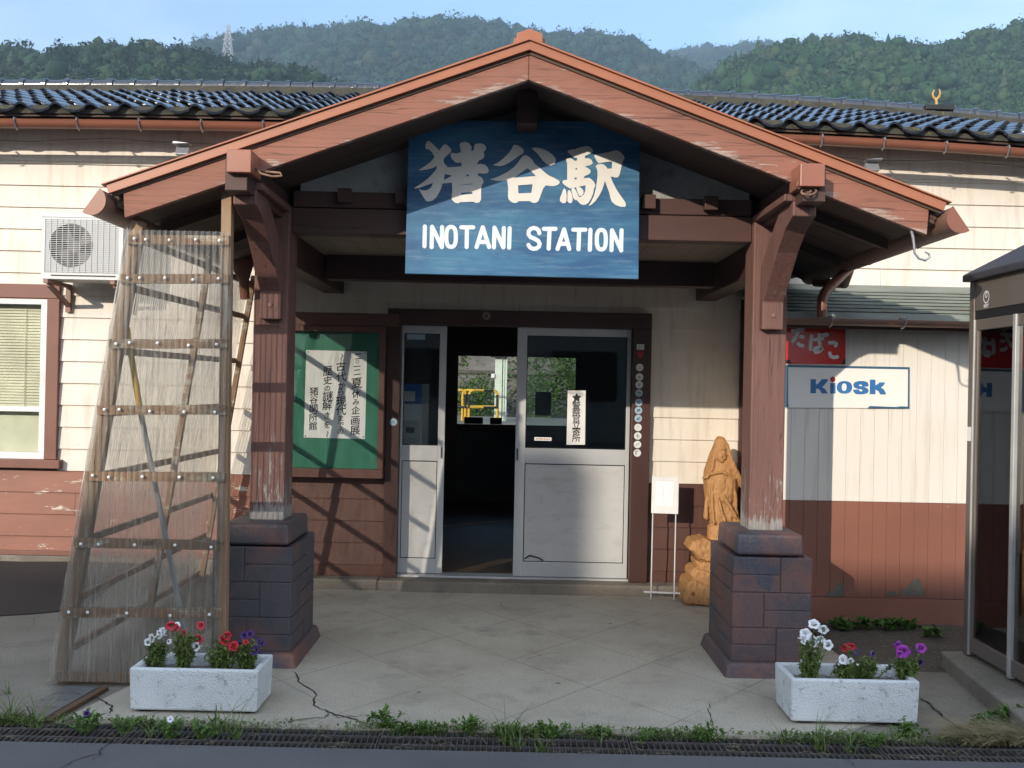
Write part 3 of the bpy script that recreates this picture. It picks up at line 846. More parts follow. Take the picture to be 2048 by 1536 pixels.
mb = MB(); sagsheet(mb, -7.6, 7.6, [(EY + 0.05, EZ - 0.028), (YW + 0.1, EZ - 0.028 + sl * (YW + 0.05 - EY)), (YW + 0.1, EZ - 0.042 + sl * (YW + 0.05 - EY)), (EY + 0.05, EZ - 0.040)])
mb.build('eave_soffit', M['fascia'], B)
mb = MB(); mb.box(-9, 9, YW - 0.026, YW - 0.019, 3.212, 3.25); mb.build('frieze_batten', M['cream'], B)
# ridge
rg = MB()
z = RZ - 0.02
for k, (hw, hh) in enumerate(((0.20, 0.035), (0.17, 0.035), (0.15, 0.03))):
    sagbox(rg, -7.6, 7.6, RY + 0.08 - hw, RY + 0.08 + hw, z, z + hh - 0.006)
    z += hh
rg.build('ridge_course', M['moss'], B)
rg = MB()
RP = 0.222
for c in range(int(15.2 / RP)):
    xa = -7.6 + c * RP
    pts, rr = [], []
    for t, q in ((0.0, 0.058), (0.72, 0.061), (0.76, 0.061), (0.78, 0.073), (0.98, 0.075), (1.0, 0.062)):
        x = xa + RP * t
        pts.append((x, RY + 0.08, z + 0.028 + sag(x) + rt.uniform(-0.001, 0.001))); rr.append(q)
    rg.tube(pts, rr, n=14, caps=False)
rg.build('ridge', M['ridge_tile'], B, smooth=50)
RIDGE_TOP = z + 0.028 + 0.06

# --- eave gutter with brackets
mb = MB()
gp = []
GY, GZ, GR = EY + 0.010, EZ - 0.074, 0.050
for k in range(11):
    a = math.pi * k / 10
    gp.append((GY - GR * math.cos(a), GZ - GR * math.sin(a)))
gp = [(GY - GR - 0.004, GZ + 0.006)] + gp + [(GY + GR, GZ)] + [(GY + (GR - 0.004) * math.cos(math.pi * k / 10), GZ - (GR - 0.004) * math.sin(math.pi * k / 10)) for k in range(11)] + [(GY - GR - 0.004, GZ + 0.006)]
sagsheet(mb, -7.5, 7.5, gp, 40)
gut = mb.build('gutter', M['gutter'], B, smooth=50)
mb = MB()
mb.tube([(0, GY + 0.05, GZ + 0.02), (0, GY - GR - 0.008, GZ + 0.012), (0, GY - GR - 0.012, GZ - 0.004), (0, GY - 0.035, GZ - 0.05), (0, GY - 0.005, GZ - 0.062)], 0.006, n=6)
br0 = mb.build('gutter_bracket', M['bracket'], gut, smooth=60)
br0.location = (-7.2, 0, sag(-7.2))
x = -7.2 + 0.4475
while x < 7.3:
    c = br0.copy(); col.objects.link(c); c.location = (x, 0, sag(x)); x += 0.4475

# --- window on the left
WX0, WX1, WZ0, WZ1 = -5.30, -3.47, 0.84, 2.262
w = MB()
w.box(WX0, WX1, YW - 0.045, YW + 0.05, 2.155, WZ1); w.box(WX1 - 0.095, WX1, YW - 0.044, YW + 0.05, 0.925, 2.154); w.box(WX0, WX0 + 0.095, YW - 0.044, YW + 0.05, 0.925, 2.154)
w.box(WX0 - 0.04, WX1 + 0.04, YW - 0.075, YW + 0.05, 0.858, 0.923)
win = w.build('window', M['window_wood'], B, bevel=0.004)
iw0, iw1, iz0, iz1 = WX0 + 0.096, WX1 - 0.096, 0.924, 2.153
w = MB()
for (a, b, c, d) in ((iw0, iw1, iz1 - 0.045, iz1), (iw0, iw1, iz0, iz0 + 0.05), (iw1 - 0.05, iw1, iz0 + 0.05, iz1 - 0.045), (iw0, iw0 + 0.05, iz0 + 0.05, iz1 - 0.045)):
    w.box(a, b, YW - 0.028, YW + 0.06, c, d)
w.box(iw0 + 0.05, iw1 - 0.05, YW - 0.012, YW + 0.03, 1.285, 1.325)
w.build('sash', M['white_alu'], win, bevel=0.003)
w = MB(); w.box(iw0 + 0.05, iw1 - 0.05, YW + 0.008, YW + 0.012, 1.325, iz1 - 0.045); w.box(iw0 + 0.05, iw1 - 0.05, YW + 0.008, YW + 0.012, iz0 + 0.05, 1.285)
w.build('pane', M['win_glass'], win)
w = MB()
zz = 1.30
while zz < iz1 - 0.05:
    w.add([(iw0 + 0.02, YW + 0.045, zz), (iw1 - 0.055, YW + 0.045, zz), (iw1 - 0.055, YW + 0.058, zz + 0.021), (iw0 + 0.02, YW + 0.058, zz + 0.021)], [(0, 1, 2, 3)])
    zz += 0.0225
w.tube([(iw1 - 0.20, YW + 0.04, 1.3), (iw1 - 0.20, YW + 0.04, iz1 - 0.05)], 0.0025, n=5)
w.build('blind', M['blind'], win)
w = MB(); w.box(iw0 + 0.02, iw1 - 0.02, YW + 0.075, YW + 0.08, iz0 + 0.02, iz1 - 0.02); w.build('curtain', M['curtain'], win)

# --- entrance frame and sliding doors
w = MB()
w.box(-0.955, 1.056, YW - 0.075, YW + 0.13, 2.016, 2.133)
w.box(-0.955, -0.852, YW - 0.074, YW + 0.022, 0.083, 2.015)
w.box(0.918, 1.056, YW - 0.074, YW + 0.13, 0.083, 2.015)
df = w.build('door_frame', M['frame_wood'], B, bevel=0.004)
w = MB(); w.box(-0.852, 0.918, YW - 0.02, YW + 0.12, 0.0825, 0.096); w.build('door_track', M['alu'], B)

def leaf_door(x0, x1, Y, ls, rs, hx):
    z0, z1 = 0.10, 2.014
    d = MB()
    d.box(x0, x0 + ls, Y, Y + 0.034, z0, z1); d.box(x1 - rs, x1, Y, Y + 0.034, z0, z1)
    for a, b in ((z1 - 0.062, z1), (0.968, 1.087), (z0, 0.213)):
        d.box(x0 + ls, x1 - rs, Y + 0.001, Y + 0.033, a, b)
    o = d.build('sliding_door', M['alu'], B, bevel=0.003)
    d = MB(); d.box(x0 + ls, x1 - rs, Y + 0.015, Y + 0.019, 1.087, z1 - 0.062); d.build('pane', M['glass'], o)
    d = MB(); d.box(x0 + ls, x1 - rs, Y + 0.010, Y + 0.022, 0.213, 0.968); d.build('panel', M['alu_panel'], o)
    d = MB(); g = 0.006
    for a, b in ((0.213, 0.968), (1.087, z1 - 0.062)):
        d.box(x0 + ls, x1 - rs, Y + 0.006, Y + 0.014, a, a + g); d.box(x0 + ls, x1 - rs, Y + 0.006, Y + 0.014, b - g, b)
        d.box(x0 + ls, x0 + ls + g, Y + 0.006, Y + 0.014, a + g, b - g); d.box(x1 - rs - g, x1 - rs, Y + 0.006, Y + 0.014, a + g, b - g)
    d.build('gasket', M['rubber'], o)
    d = MB(); d.box(hx - 0.010, hx + 0.010, Y - 0.003, Y + 0.002, 0.985, 1.085); h = d.build('handle', M['bracket'], o, bevel=0.002)
    d = MB(); d.box(hx - 0.005, hx + 0.005, Y - 0.0045, Y - 0.003, 0.995, 1.075); d.build('handle_recess', M['rubber'], o)
    return o
leaf_door(-0.93, -0.512, YW + 0.045, 0.09, 0.052, -0.532)
dr = leaf_door(0.036, 0.912, YW + 0.004, 0.075, 0.03, 0.052)
d = MB(); d.tube([(0.075 + 0.05, YW + 0.006, 0.235), (0.16, YW + 0.002, 0.262), (0.22, YW + 0.002, 0.25), (0.27, YW + 0.006, 0.225)], 0.005, n=6); d.build('loose_gasket', M['rubber'], dr, smooth=60)

# --- waiting room seen through the doors
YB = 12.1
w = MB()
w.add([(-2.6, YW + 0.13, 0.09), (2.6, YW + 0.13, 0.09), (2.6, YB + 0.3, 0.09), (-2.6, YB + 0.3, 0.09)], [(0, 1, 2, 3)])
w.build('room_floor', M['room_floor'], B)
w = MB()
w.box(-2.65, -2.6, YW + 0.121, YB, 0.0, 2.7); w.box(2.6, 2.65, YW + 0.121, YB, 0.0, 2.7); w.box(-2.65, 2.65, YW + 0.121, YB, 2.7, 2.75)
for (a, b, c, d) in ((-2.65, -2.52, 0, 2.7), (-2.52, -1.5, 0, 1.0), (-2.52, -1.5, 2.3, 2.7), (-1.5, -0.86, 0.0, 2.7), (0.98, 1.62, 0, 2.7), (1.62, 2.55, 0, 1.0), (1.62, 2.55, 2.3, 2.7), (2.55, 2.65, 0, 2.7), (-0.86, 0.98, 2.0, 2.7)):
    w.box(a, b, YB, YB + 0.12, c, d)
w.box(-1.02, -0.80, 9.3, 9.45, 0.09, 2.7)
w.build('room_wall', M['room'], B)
w = MB()
for (a, b, c, d) in ((-0.86, -0.69, 0.091, 2.0), (0.81, 0.98, 0.091, 2.0), (-0.69, 0.81, 1.94, 2.0), (-0.69, 0.81, 0.98, 1.07), (-0.69, 0.81, 0.091, 0.20), (0.06, 0.14, 1.07, 1.94)):
    w.box(a, b, YB + 0.01, YB + 0.06, c, d)
bd = w.build('back_door', M['old_gutter'], B)
w = MB(); w.box(-0.69, 0.81, YB + 0.025, YB + 0.045, 0.20, 0.98); w.build('panel', M['door_dark'], bd)
for xa, xb in ((-2.52, -1.5), (1.62, 2.55)):  # windows out of view, added to let light into the waiting room
    w = MB(); w.box(xa, xb, YB + 0.05, YB + 0.056, 1.0, 2.3); w.build('window', M['glass'], B)
w = MB(); w.box(-0.69, 0.06, YB + 0.033, YB + 0.037, 1.07, 1.94); w.box(0.14, 0.81, YB + 0.033, YB + 0.037, 1.07, 1.94); w.build('pane', M['glass'], bd)
w = MB(); w.box(-0.60, -0.36, YB - 0.02, YB + 0.0, 1.075, 1.16); w.box(-0.27, -0.12, YB - 0.02, YB + 0.0, 1.075, 1.16); w.box(0.30, 0.50, YB - 0.03, YB, 1.2, 1.5)
w.build('hung_notice', M['black'], bd)
p0, p1 = at(892, 1062, 10), at(1032, 1036, 10)
w = MB(); w.add([(-0.75, 9.75, 0.093), (0.55, 10.75, 0.093), (0.55, 10.9, 0.093), (-0.75, 9.9, 0.093)], [(0, 1, 2, 3)]); w.build('floor_line', M['orange_line'], B)

# ticket machine inside, behind the left pane
tm = thing('ticket_machine', (-1.0, 8.25, 0.09), 'grey ticket machine with blue top panel behind the left sliding door pane', 'ticket machine')
w = MB(); w.box(-1.45, -0.735, 7.80, 8.45, 0.091, 1.40); w.build('body', M['mach_grey'], tm, bevel=0.01)
w = MB(); w.box(-1.45, -0.735, 7.77, 8.45, 1.401, 1.565); w.build('header', M['mach_blue'], tm, bevel=0.005)
w = MB(); w.box(-0.90, -0.745, 7.785, 7.7995, 1.03, 1.26); pn = w.build('coin_panel', M['alu'], tm, bevel=0.003)
w = MB(); w.box(-0.86, -0.79, 7.778, 7.7845, 1.16, 1.205); w.build('display', M['mach_screen'], pn)
w = MB(); w.ball((-0.85, 7.78, 1.055), 0.02, 0.012, 0.02); w.build('coin_knob', M['bracket'], pn, smooth=80)
w = MB()
w.box(0, 0.026, 7.788, 7.7995, 0, 0.018)
b0 = w.build('button', M['badge_blue'], tm, bevel=0.002)
b0.location = (-1.045, 0, 1.22)
first = True
for i in range(4):
    for j in range(4):
        if i == 0 and j == 0: continue
        c = b0.copy(); col.objects.link(c); c.location = (-1.045 + i * 0.036, 0, 1.22 - j * 0.046 )
for o in [o for o in tm.children if o.name.startswith('button')]:
    o.location.x += 0.0; o.location.z -= 0.09
ms = tag(MB().box(-0.93, -0.79, 7.766, 7.769, 1.42, 1.50).build('machine_notice', M['white_plate']), 'white notice with dark star stuck on the ticket machine', 'notice')

# ================================================================ KIOSK ANNEX
YK = 6.4
K = thing('kiosk_annex', (2.4, YK, 0), 'lean-to annex with vertical cream and brown boards and green metal roof', 'kiosk')
def vboards(mb, x0, x1, z0, z1, Y, w=0.0935):
    x = x0
    while x < x1 - 1e-4:
        e = min(x + w, x1)
        j = rj.uniform(-0.0008, 0.0008)
        mb.box(x + 0.0008, e - 0.0008, Y - 0.008 + j, Y + 0.01, z0, z1)
        x = e
KX0, KX1 = 1.79, 5.2
mb = MB(); vboards(mb, KX0, KX1, 0.832, 2.06, YK); mb.build('wall', M['cream_board'], K, bevel=0.0012)
mb = MB(); vboards(mb, KX0, KX1, 0.188, 0.830, YK); mb.build('lower_wall', M['brown_board'], K, bevel=0.0012)
mb = MB(); mb.box(KX0 + 0.002, KX1, YK + 0.0105, YK + 0.1, 0.0, 2.06); mb.build('wall_core', M['soffit'], K)
mb = MB(); mb.box(KX0 - 0.005, KX1, YK - 0.006, YK + 0.01, -0.2, 0.184); mb.build('base', M['brown_board'], K, bevel=0.004)
mb = MB(); mb.box(KX0 - 0.02, KX0, YK + 0.0, YW - 0.022, 0.835, 2.32); mb.build('side_wall', M['cream_board'], K)
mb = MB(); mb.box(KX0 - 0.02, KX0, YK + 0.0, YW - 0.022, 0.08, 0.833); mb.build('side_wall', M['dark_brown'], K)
# bare patches low on the boards
for k, pts in enumerate(([(1652, 1193), (1660, 1180), (1668, 1182), (1674, 1168), (1682, 1170), (1687, 1158), (1689, 1193)],
                         [(1800, 1192), (1805, 1176), (1812, 1180), (1826, 1160), (1838, 1156), (1846, 1178), (1851, 1192)],
                         [(1772, 1192), (1776, 1182), (1790, 1184), (1799, 1192)])):
    q = [(at(a, b, YK - 0.0115).x, at(a, b, YK - 0.0115).z) for a, b in pts]
    polymesh('bare_patch', [q], M['rot'], K, YK - 0.0115, 0.0012)
# ribbed metal roof
pts = []
y, z = YW - 0.022, 2.385
pts.append((y, z)); pts.append((y - 0.02, z + 0.002)); pts.append((y - 0.10, z - 0.05))
ns = 7
for k in range(ns):
    t0, t1 = k / ns, (k + 1) / ns
    ya = (y - 0.10) + (6.19 - (y - 0.10)) * t0; yb = (y - 0.10) + (6.19 - (y - 0.10)) * t1
    za = 2.335 + (2.075 - 2.335) * t0; zb = 2.335 + (2.075 - 2.335) * t1
    pts += [(ya, za + 0.006), (ya + 0.002, za - 0.008), (ya + 0.055, za - 0.010), (ya + 0.055, za - 0.036), (yb + 0.004, zb + 0.003), (yb, zb + 0.006)]
pts += [(6.19, 2.075), (6.188, 2.04)]
mb = MB()
k = len(pts)
vs = [(KX0 - 0.1, a, b) for a, b in pts] + [(KX1, a, b) for a, b in pts] + [(KX0 - 0.1, a, b - 0.02) for a, b in pts] + [(KX1, a, b - 0.02) for a, b in pts]
fs = [(i, k + i, k + i + 1, i + 1) for i in range(k - 1)] + [(2 * k + i, 2 * k + i + 1, 3 * k + i + 1, 3 * k + i) for i in range(k - 1)]
fs += [(i, i + 1, 2 * k + i + 1, 2 * k + i) for i in range(k - 1)]
mb.add(vs, fs); mb.build('roof', M['kroof'], K)
mb = MB(); mb.box(KX0 - 0.08, KX1, 6.192, 6.21, 1.975, 2.05); mb.box(KX0 - 0.08, KX1, 6.211, 6.40, 2.03, 2.045); mb.build('eave_board', M['soffit'], K)
mb = MB()
kg = 0.042
kp = [(6.145 - kg * math.cos(math.pi * i / 10), 2.035 - kg * math.sin(math.pi * i / 10)) for i in range(11)]
kp += [(6.145 + (kg - 0.005) * math.cos(math.pi * i / 10), 2.035 - (kg - 0.005) * math.sin(math.pi * i / 10)) for i in range(11)]
n = len(kp)
mb.add([(KX0 - 0.1, a, b) for a, b in kp] + [(KX1, a, b) for a, b in kp], [(i, (i + 1) % n, n + (i + 1) % n, n + i) for i in range(n)])
kgut = mb.build('gutter', M['old_gutter'], K, smooth=50)
mb = MB(); mb.tube([(0, 6.19, 2.05), (0, 6.10, 2.045), (0, 6.098, 2.02), (0, 6.13, 1.99), (0, 6.165, 1.985)], 0.006, n=6); kb = mb.build('gutter_bracket', M['bracket'], kgut, smooth=60)
kb.location = (2.05 - 0.0, 0, 0)
for x in (2.52, 2.98, 3.46, 3.95):
    c = kb.copy(); col.objects.link(c); c.location = (x, 0, 0)

# ================================================================ ENTRANCE PORCH
PC = 0.04                                    # centre line
PO = thing('entrance_porch', (PC, 5.4, 0), 'brown timber gable porch on dark block piers over the station entrance', 'porch')
AX, AZ = PC + 0.012, 3.283                    # apex of the metal trim
HW, EZP = 2.10, 2.518                         # half width, height of the roof edge at the eave
SL = (AZ - EZP) / HW
CS = math.cos(math.atan(SL))
YF = 4.74
def roofz(x): return AZ - abs(x - AX) * SL
def chev(mb, d0, d1, y0, y1, xe=HW, xin=0.0):
    """both slopes of a band between depths d0 and d1 (vertical) below the roof line"""
    for s in (-1, 1):
        xa, xb = AX + s * xin, AX + s * xe
        a = [(xa, roofz(xa) - d0), (xb, roofz(xb) - d0), (xb, roofz(xb) - d1), (xa, roofz(xa) - d1)]
        mb.prism(a, 'y', y0, y1)
# roof sheets (upper side) and trim
mb = MB(); chev(mb, 0.004, 0.028, YF + 0.03, 7.27, HW - 0.003)
mb.build('roof', M['sheet_roof'], PO)
mb = MB()
for s in (-1, 1):
    xb = AX + s * HW
    mb.prism([(AX, roofz(AX)), (xb, roofz(xb)), (xb - s * 0.014, roofz(xb) - 0.042), (AX, roofz(AX) - 0.044)], 'y', YF, YF + 0.028)
    mb.prism([(AX, roofz(AX) + 0.012), (xb + s * 0.02, roofz(xb) + 0.004), (xb + s * 0.02, roofz(xb) - 0.004), (AX, roofz(AX) + 0.001)], 'y', YF - 0.012, YF + 0.06)
mb.build('roof_trim', M['trim_metal'], PO, bevel=0.002)
mb = MB(); chev(mb, 0.046, 0.060, YF + 0.022, YF + 0.04, HW - 0.02); mb.build('trim_gap', M['soffit'], PO)
for s in (-1, 1):
    mb = MB()
    xb = AX + s * (HW - 0.075)
    mb.prism([(AX + s * 0.0008, roofz(AX) - 0.060), (xb, roofz(xb) - 0.060), (xb - s * 0.008, roofz(xb) - 0.186), (AX + s * 0.0008, roofz(AX) - 0.186)], 'y', YF + 0.03, YF + 0.068)
    mb.build('bargeboard', M['barge'], PO, bevel=0.004)
# roof boards underside: planks along y's cross direction
mb = MB()
y = YF + 0.07
rp = random.Random(5)
while y < 7.25:
    e = min(y + 0.118, 7.26)
    for s in (-1, 1):
        j = rp.uniform(0, 0.003)
        xa, xb = AX, AX + s * (HW - 0.03)
        a = [(xa, roofz(xa) - 0.085 - j), (xb, roofz(xb) - 0.085 - j), (xb, roofz(xb) - 0.105 - j), (xa, roofz(xa) - 0.105 - j)]
        mb.prism(a, 'y', y, e - 0.004)
    y = e
mb.build('roof_boards', M['soffit'], PO)
mb = MB(); chev(mb, 0.03, 0.084, YF + 0.07, 7.26, HW - 0.02); mb.build('roof_core', M['soffit'], PO)
# battens across the eave underside
for s in (-1, 1):
    for yy in (5.35, 6.1, 6.85):
        mb = MB()
        xa, xb = AX + s * 1.5, AX + s * (HW - 0.05)
        mb.prism([(xa, roofz(xa) - 0.108), (xb, roofz(xb) - 0.108), (xb, roofz(xb) - 0.165), (xa, roofz(xa) - 0.165)], 'y', yy, yy + 0.045)
        mb.build('rafter', M['soffit'], PO)
# ridge cap
mb = MB()
mb.prism([(AX - 0.088, AZ - 0.035), (AX + 0.088, AZ - 0.035), (AX + 0.078, AZ + 0.030), (AX + 0.0, AZ + 0.052), (AX - 0.078, AZ + 0.030)], 'y', YF + 0.05, 7.2)
mb.prism([(AX - 0.065, AZ - 0.03), (AX + 0.065, AZ - 0.03), (AX + 0.065, AZ + 0.042), (AX, AZ + 0.066), (AX - 0.065, AZ + 0.042)], 'y', YF + 0.012, YF + 0.05)
mb.build('ridge_cap', M['trim_metal'], PO, bevel=0.003)
# purlins with metal end caps
PX = (-1.375, 1.465)
for x in PX:
    zc = roofz(x) - 0.19
    mb = MB(); mb.box(x - 0.055, x + 0.055, 4.66, 7.26, zc - 0.085, zc + 0.075); mb.build('purlin', M['beam'], PO, bevel=0.004)
mb = MB(); mb.box(AX - 0.055, AX + 0.055, 5.15, 7.26, AZ - 0.30, AZ - 0.12)
mb.build('purlin', M['beam'], PO, bevel=0.004)
for x, zc in ((at(478, 322, 4.62).x, at(478, 322, 4.62).z), (at(1625, 350, 4.62).x, at(1625, 350, 4.62).z)):
    mb = MB(); mb.box(x - 0.060, x + 0.060, 4.615, 4.80, zc - 0.056, zc + 0.056)
    mb.build('purlin_cap', M['cap_metal'], PO, bevel=0.004)
# posts, piers
POSTX = (-1.38, 1.458)
for s, x in zip((-1, 1), POSTX):
    mb = MB()
    mb.box(x - 0.098, x + 0.098, 5.40, 5.60, 0.766, 2.56)
    p = mb.build('post', M['post'], PO, bevel=0.008)
        # bracket from the post out to the purlin end
    w = 0.059
    mb = MB()
    outer = [(5.40, 1.905), (5.335, 1.905), (5.335, 2.06), (5.22, 2.17), (5.08, 2.30), (4.93, 2.40), (4.79, 2.445), (4.79, 2.52), (5.02, 2.52), (5.12, 2.46), (5.27, 2.36), (5.385, 2.25), (5.399, 2.2)]
    bx = x + (0.0 if s > 0 else 0.012)
    mb.prism(outer, 'x', bx - w, bx + w)
    b = mb.build('bracket', M['post'], PO, bevel=0.006)
    mb = MB(); mb.tube([(bx, 5.338, 1.985), (bx, 5.327, 1.985)], 0.012, n=8); mb.build('bolt', M['rust'], b)
    mb = MB(); mb.box(x - 0.10, x + 0.10, 4.80, 5.62, 2.521, 2.56 - 0.003); mb.build('bolster', M['post'], PO, bevel=0.004)
def pier(x, mirror, mat):
    y0, y1 = 5.20, 5.80
    hw = 0.218
    mb = MB()
    mb.box(x - hw + 0.006, x + hw - 0.006, y0 + 0.006, y1 - 0.006, 0.0, 0.64)
    zs = [0.076, 0.262, 0.455, 0.648]
    g = 0.0022
    lay = [(0.56, 1, 0), (0.40, 0, 1), (0.60, 1, 0)]       # split, left halves, right halves
    def course(face, z0, z1, sp, lh, rh):
        for (u0, u1, half) in ((0, sp, lh), (sp, 1, rh)):
            if mirror and face == 'f': u0, u1 = 1 - u1, 1 - u0
            zz = [(z0, z1)] if not half else [(z0, (z0 + z1) / 2), ((z0 + z1) / 2, z1)]
            for a, b in zz:
                if face == 'f': mb.box(x - hw + 2 * hw * u0 + g, x - hw + 2 * hw * u1 - g, y0 - 0.0, y0 + 0.03, a + g, b - g)
                if face == 'k': mb.box(x - hw + 2 * hw * u0 + g, x - hw + 2 * hw * u1 - g, y1 - 0.03, y1, a + g, b - g)
                ya, yb = y0 + (y1 - y0) * u0 + (0.03 if u0 == 0 else 0) + g, y0 + (y1 - y0) * u1 - (0.03 if u1 == 1 else 0) - g
                if face == 'l': mb.box(x - hw, x - hw + 0.03, ya, yb, a + g, b - g)
                if face == 'r': mb.box(x + hw - 0.03, x + hw, ya, yb, a + g, b - g)
    for i in range(3):
        sp, lh, rh = lay[i]
        for f in 'fklr': course(f, zs[i], zs[i + 1], sp, lh, rh)
    o = mb.build('pier', mat, PO, bevel=0.0035)
    def frustum(a0, b0, a1, b1, z0, z1, name, bev):
        m = MB()
        cy = (y0 + y1) / 2
        m.add([(x - a0, cy - b0, z0), (x + a0, cy - b0, z0), (x + a0, cy + b0, z0), (x - a0, cy + b0, z0), (x - a1, cy - b1, z1), (x + a1, cy - b1, z1), (x + a1, cy + b1, z1), (x - a1, cy + b1, z1)],
              [(0, 3, 2, 1), (4, 5, 6, 7), (0, 1, 5, 4), (1, 2, 6, 5), (2, 3, 7, 6), (3, 0, 4, 7)])
        q = m.build(name, M['pier_red'] if name != 'capstone' else mat, o, bevel=bev)
        q.modifiers['bevel'].segments = 4
        return q
    frustum(0.265, 0.355, 0.240, 0.325, -0.02, 0.078, 'plinth', 0.022)
    frustum(0.187, 0.258, 0.180, 0.250, 0.648, 0.768, 'capstone', 0.020)
    return o
pier(-1.40, True, M['pier'])
pier(1.447, False, M['pier_red'])
# tie beam, joist ends, plaster gable, ceiling, side beams
mb = MB()
mb.box(POSTX[0] + 0.1, POSTX[1] - 0.1, 5.45, 5.58, 2.412, 2.556)
mb.box(POSTX[0] + 0.1, POSTX[1] - 0.1, 5.46, 5.575, 2.562, 2.655)
mb.build('tie_beam', M['beam'], PO, bevel=0.005)
mb = MB()
mb.box(-1.28, 1.36, 6.45, 6.58, 2.26, 2.425)
mb.build('cross_beam', M['frame_wood'], PO, bevel=0.005)
for x in PX:
    mb = MB(); mb.box(x - 0.075, x + 0.075, 5.605, 7.26, 2.24, 2.44); mb.build('side_beam', M['frame_wood'], PO, bevel=0.005)
for x in (at(690, 400, 5.44).x, at(805, 400, 5.44).x, at(1297, 400, 5.44).x, at(1421, 400, 5.44).x):
    mb = MB(); mb.box(x - 0.038, x + 0.038, 5.405, 5.459, 2.585, 2.665); mb.build('joist_end', M['beam'], PO, bevel=0.003)
mb = MB()
bx = 1.30
mb.prism([(AX - bx, 2.656), (AX + bx, 2.656), (AX + bx, roofz(AX + bx) - 0.108), (AX, AZ - 0.108), (AX - bx, roofz(AX - bx) - 0.108)], 'y', 5.50, 5.53)
mb.build('gable_plaster', M['plaster'], PO)
mb = MB()
x = -1.30
mb2 = MB()
while x < 1.38:
    mb.box(x, min(x + 0.15, 1.385) - 0.003, 5.585, 7.27, 2.427, 2.437); x += 0.15
mb.build('ceiling', M['ceiling'], PO)
mb = MB(); mb.box(-1.44, 1.53, 5.53, 7.26, 2.438, 2.45); mb.build('ceiling_back', M['soffit'], PO)
# side gutters along the eaves
for s in (-1, 1):
    gx = AX + s * (HW + 0.055); gz = EZP - 0.085
    mb = MB(); r = 0.070
    tl = R(35)                                     # the old gutters have tipped outwards
    def garc(rad): return [(gx + s * rad * math.cos(R(-90) - tl - 0 + math.pi * (i / 12) + R(90) + R(90) - 0 + 0) , gz + rad * math.sin(R(90) - tl + math.pi * i / 12)) for i in range(13)]
    def garc(rad): return [(gx + s * rad * math.cos(R(125) + math.pi * i / 12), gz + rad * math.sin(R(125) + math.pi * i / 12)) for i in range(13)]
    q = garc(r) + garc(r - 0.005)[::-1]
    mb.prism(q, 'y', YF - 0.035, 7.1)
    g = mb.build('gutter', M['old_gutter'], PO, smooth=40)
    # end plate
    q = garc(r + 0.004)
    mb = MB(); mb.prism(q, 'y', YF - 0.041, YF - 0.036)
    mb.build('end_plate', M['gutter'], g)
    for yy in (5.2, 5.9, 6.6):
        mb = MB(); mb.tube([(gx - s * 0.10, yy, gz + 0.06), (gx - s * 0.03, yy, gz + 0.01), (gx + s * 0.0, yy, gz - r - 0.006), (gx + s * 0.06, yy, gz - 0.04), (gx + s * 0.08, yy, gz + 0.005)], 0.005, n=6)
        mb.build('gutter_bracket', M['bracket'], g, smooth=60)
# downpipe on the right: off the porch gutter, an elbow onto the kiosk roof
gx = AX + HW + 0.055
mb = MB()
pa = at(1700, 535, 6.35); pb = at(1645, 598, 6.10)
mb.tube([(gx - 0.02, 6.9, 2.36), (pa.x + 0.06, 6.62, 2.32), pa, (pb.x + 0.03, 6.14, pb.z + 0.05), pb, (pb.x - 0.002, pb.y, pb.z - 0.05), (pb.x - 0.002, pb.y, pb.z - 0.12)], 0.033, n=12)
mb.build('downpipe', M['gutter'], PO, smooth=60)
mb = MB()
fx = at(485, 555, 6.6)
mb.tube([(fx.x, 6.6, fx.z + 0.12), (fx.x, 6.6, fx.z + 0.06), (fx.x + 0.01, 6.6, fx.z - 0.02), (fx.x + 0.02, 6.6, fx.z - 0.15)], [0.07, 0.068, 0.036, 0.034], n=12)
mb.build('downpipe', M['gutter'], PO, smooth=60)
# wire hook hanging from the right gutter, scroll wires at the purlin ends
hk = [at(1822, 458, 4.80), at(1826, 475, 4.80), at(1828, 490, 4.80), at(1829, 506, 4.80), at(1838, 517, 4.80), at(1851, 521, 4.80), at(1859, 515, 4.80), at(1858, 508, 4.80), at(1850, 504, 4.80)]
mb = MB(); mb.tube(hk, [0.009, 0.008, 0.007, 0.006, 0.006, 0.006, 0.006, 0.005, 0.004], n=7); mb.build('hook', M['bracket'], PO, smooth=60)
mb = MB()
sp = [at(1597, 362, 4.66), at(1594, 372, 4.64)]
for k in range(22):
    a = 2.6 - k * 0.5
    rr = 1 - k / 26
    sp.append(at(1615 + 22 * rr * math.cos(a), 383 - 10 * rr * math.sin(a), 4.64 + 0.02 * math.sin(a)))
mb.tube(sp, 0.0055, n=6); mb.build('scroll_wire', M['rust'], PO, smooth=60)
mb = MB()
mb.tube([at(500, 333, 4.74), at(512, 337, 4.70), at(522, 347, 4.64), at(545, 353, 4.62), at(565, 352, 4.60), at(560, 346, 4.62), at(540, 344, 4.68), at(527, 343, 4.72)], 0.006, n=6)
mb.build('scroll_wire', M['rust'], PO, smooth=60)

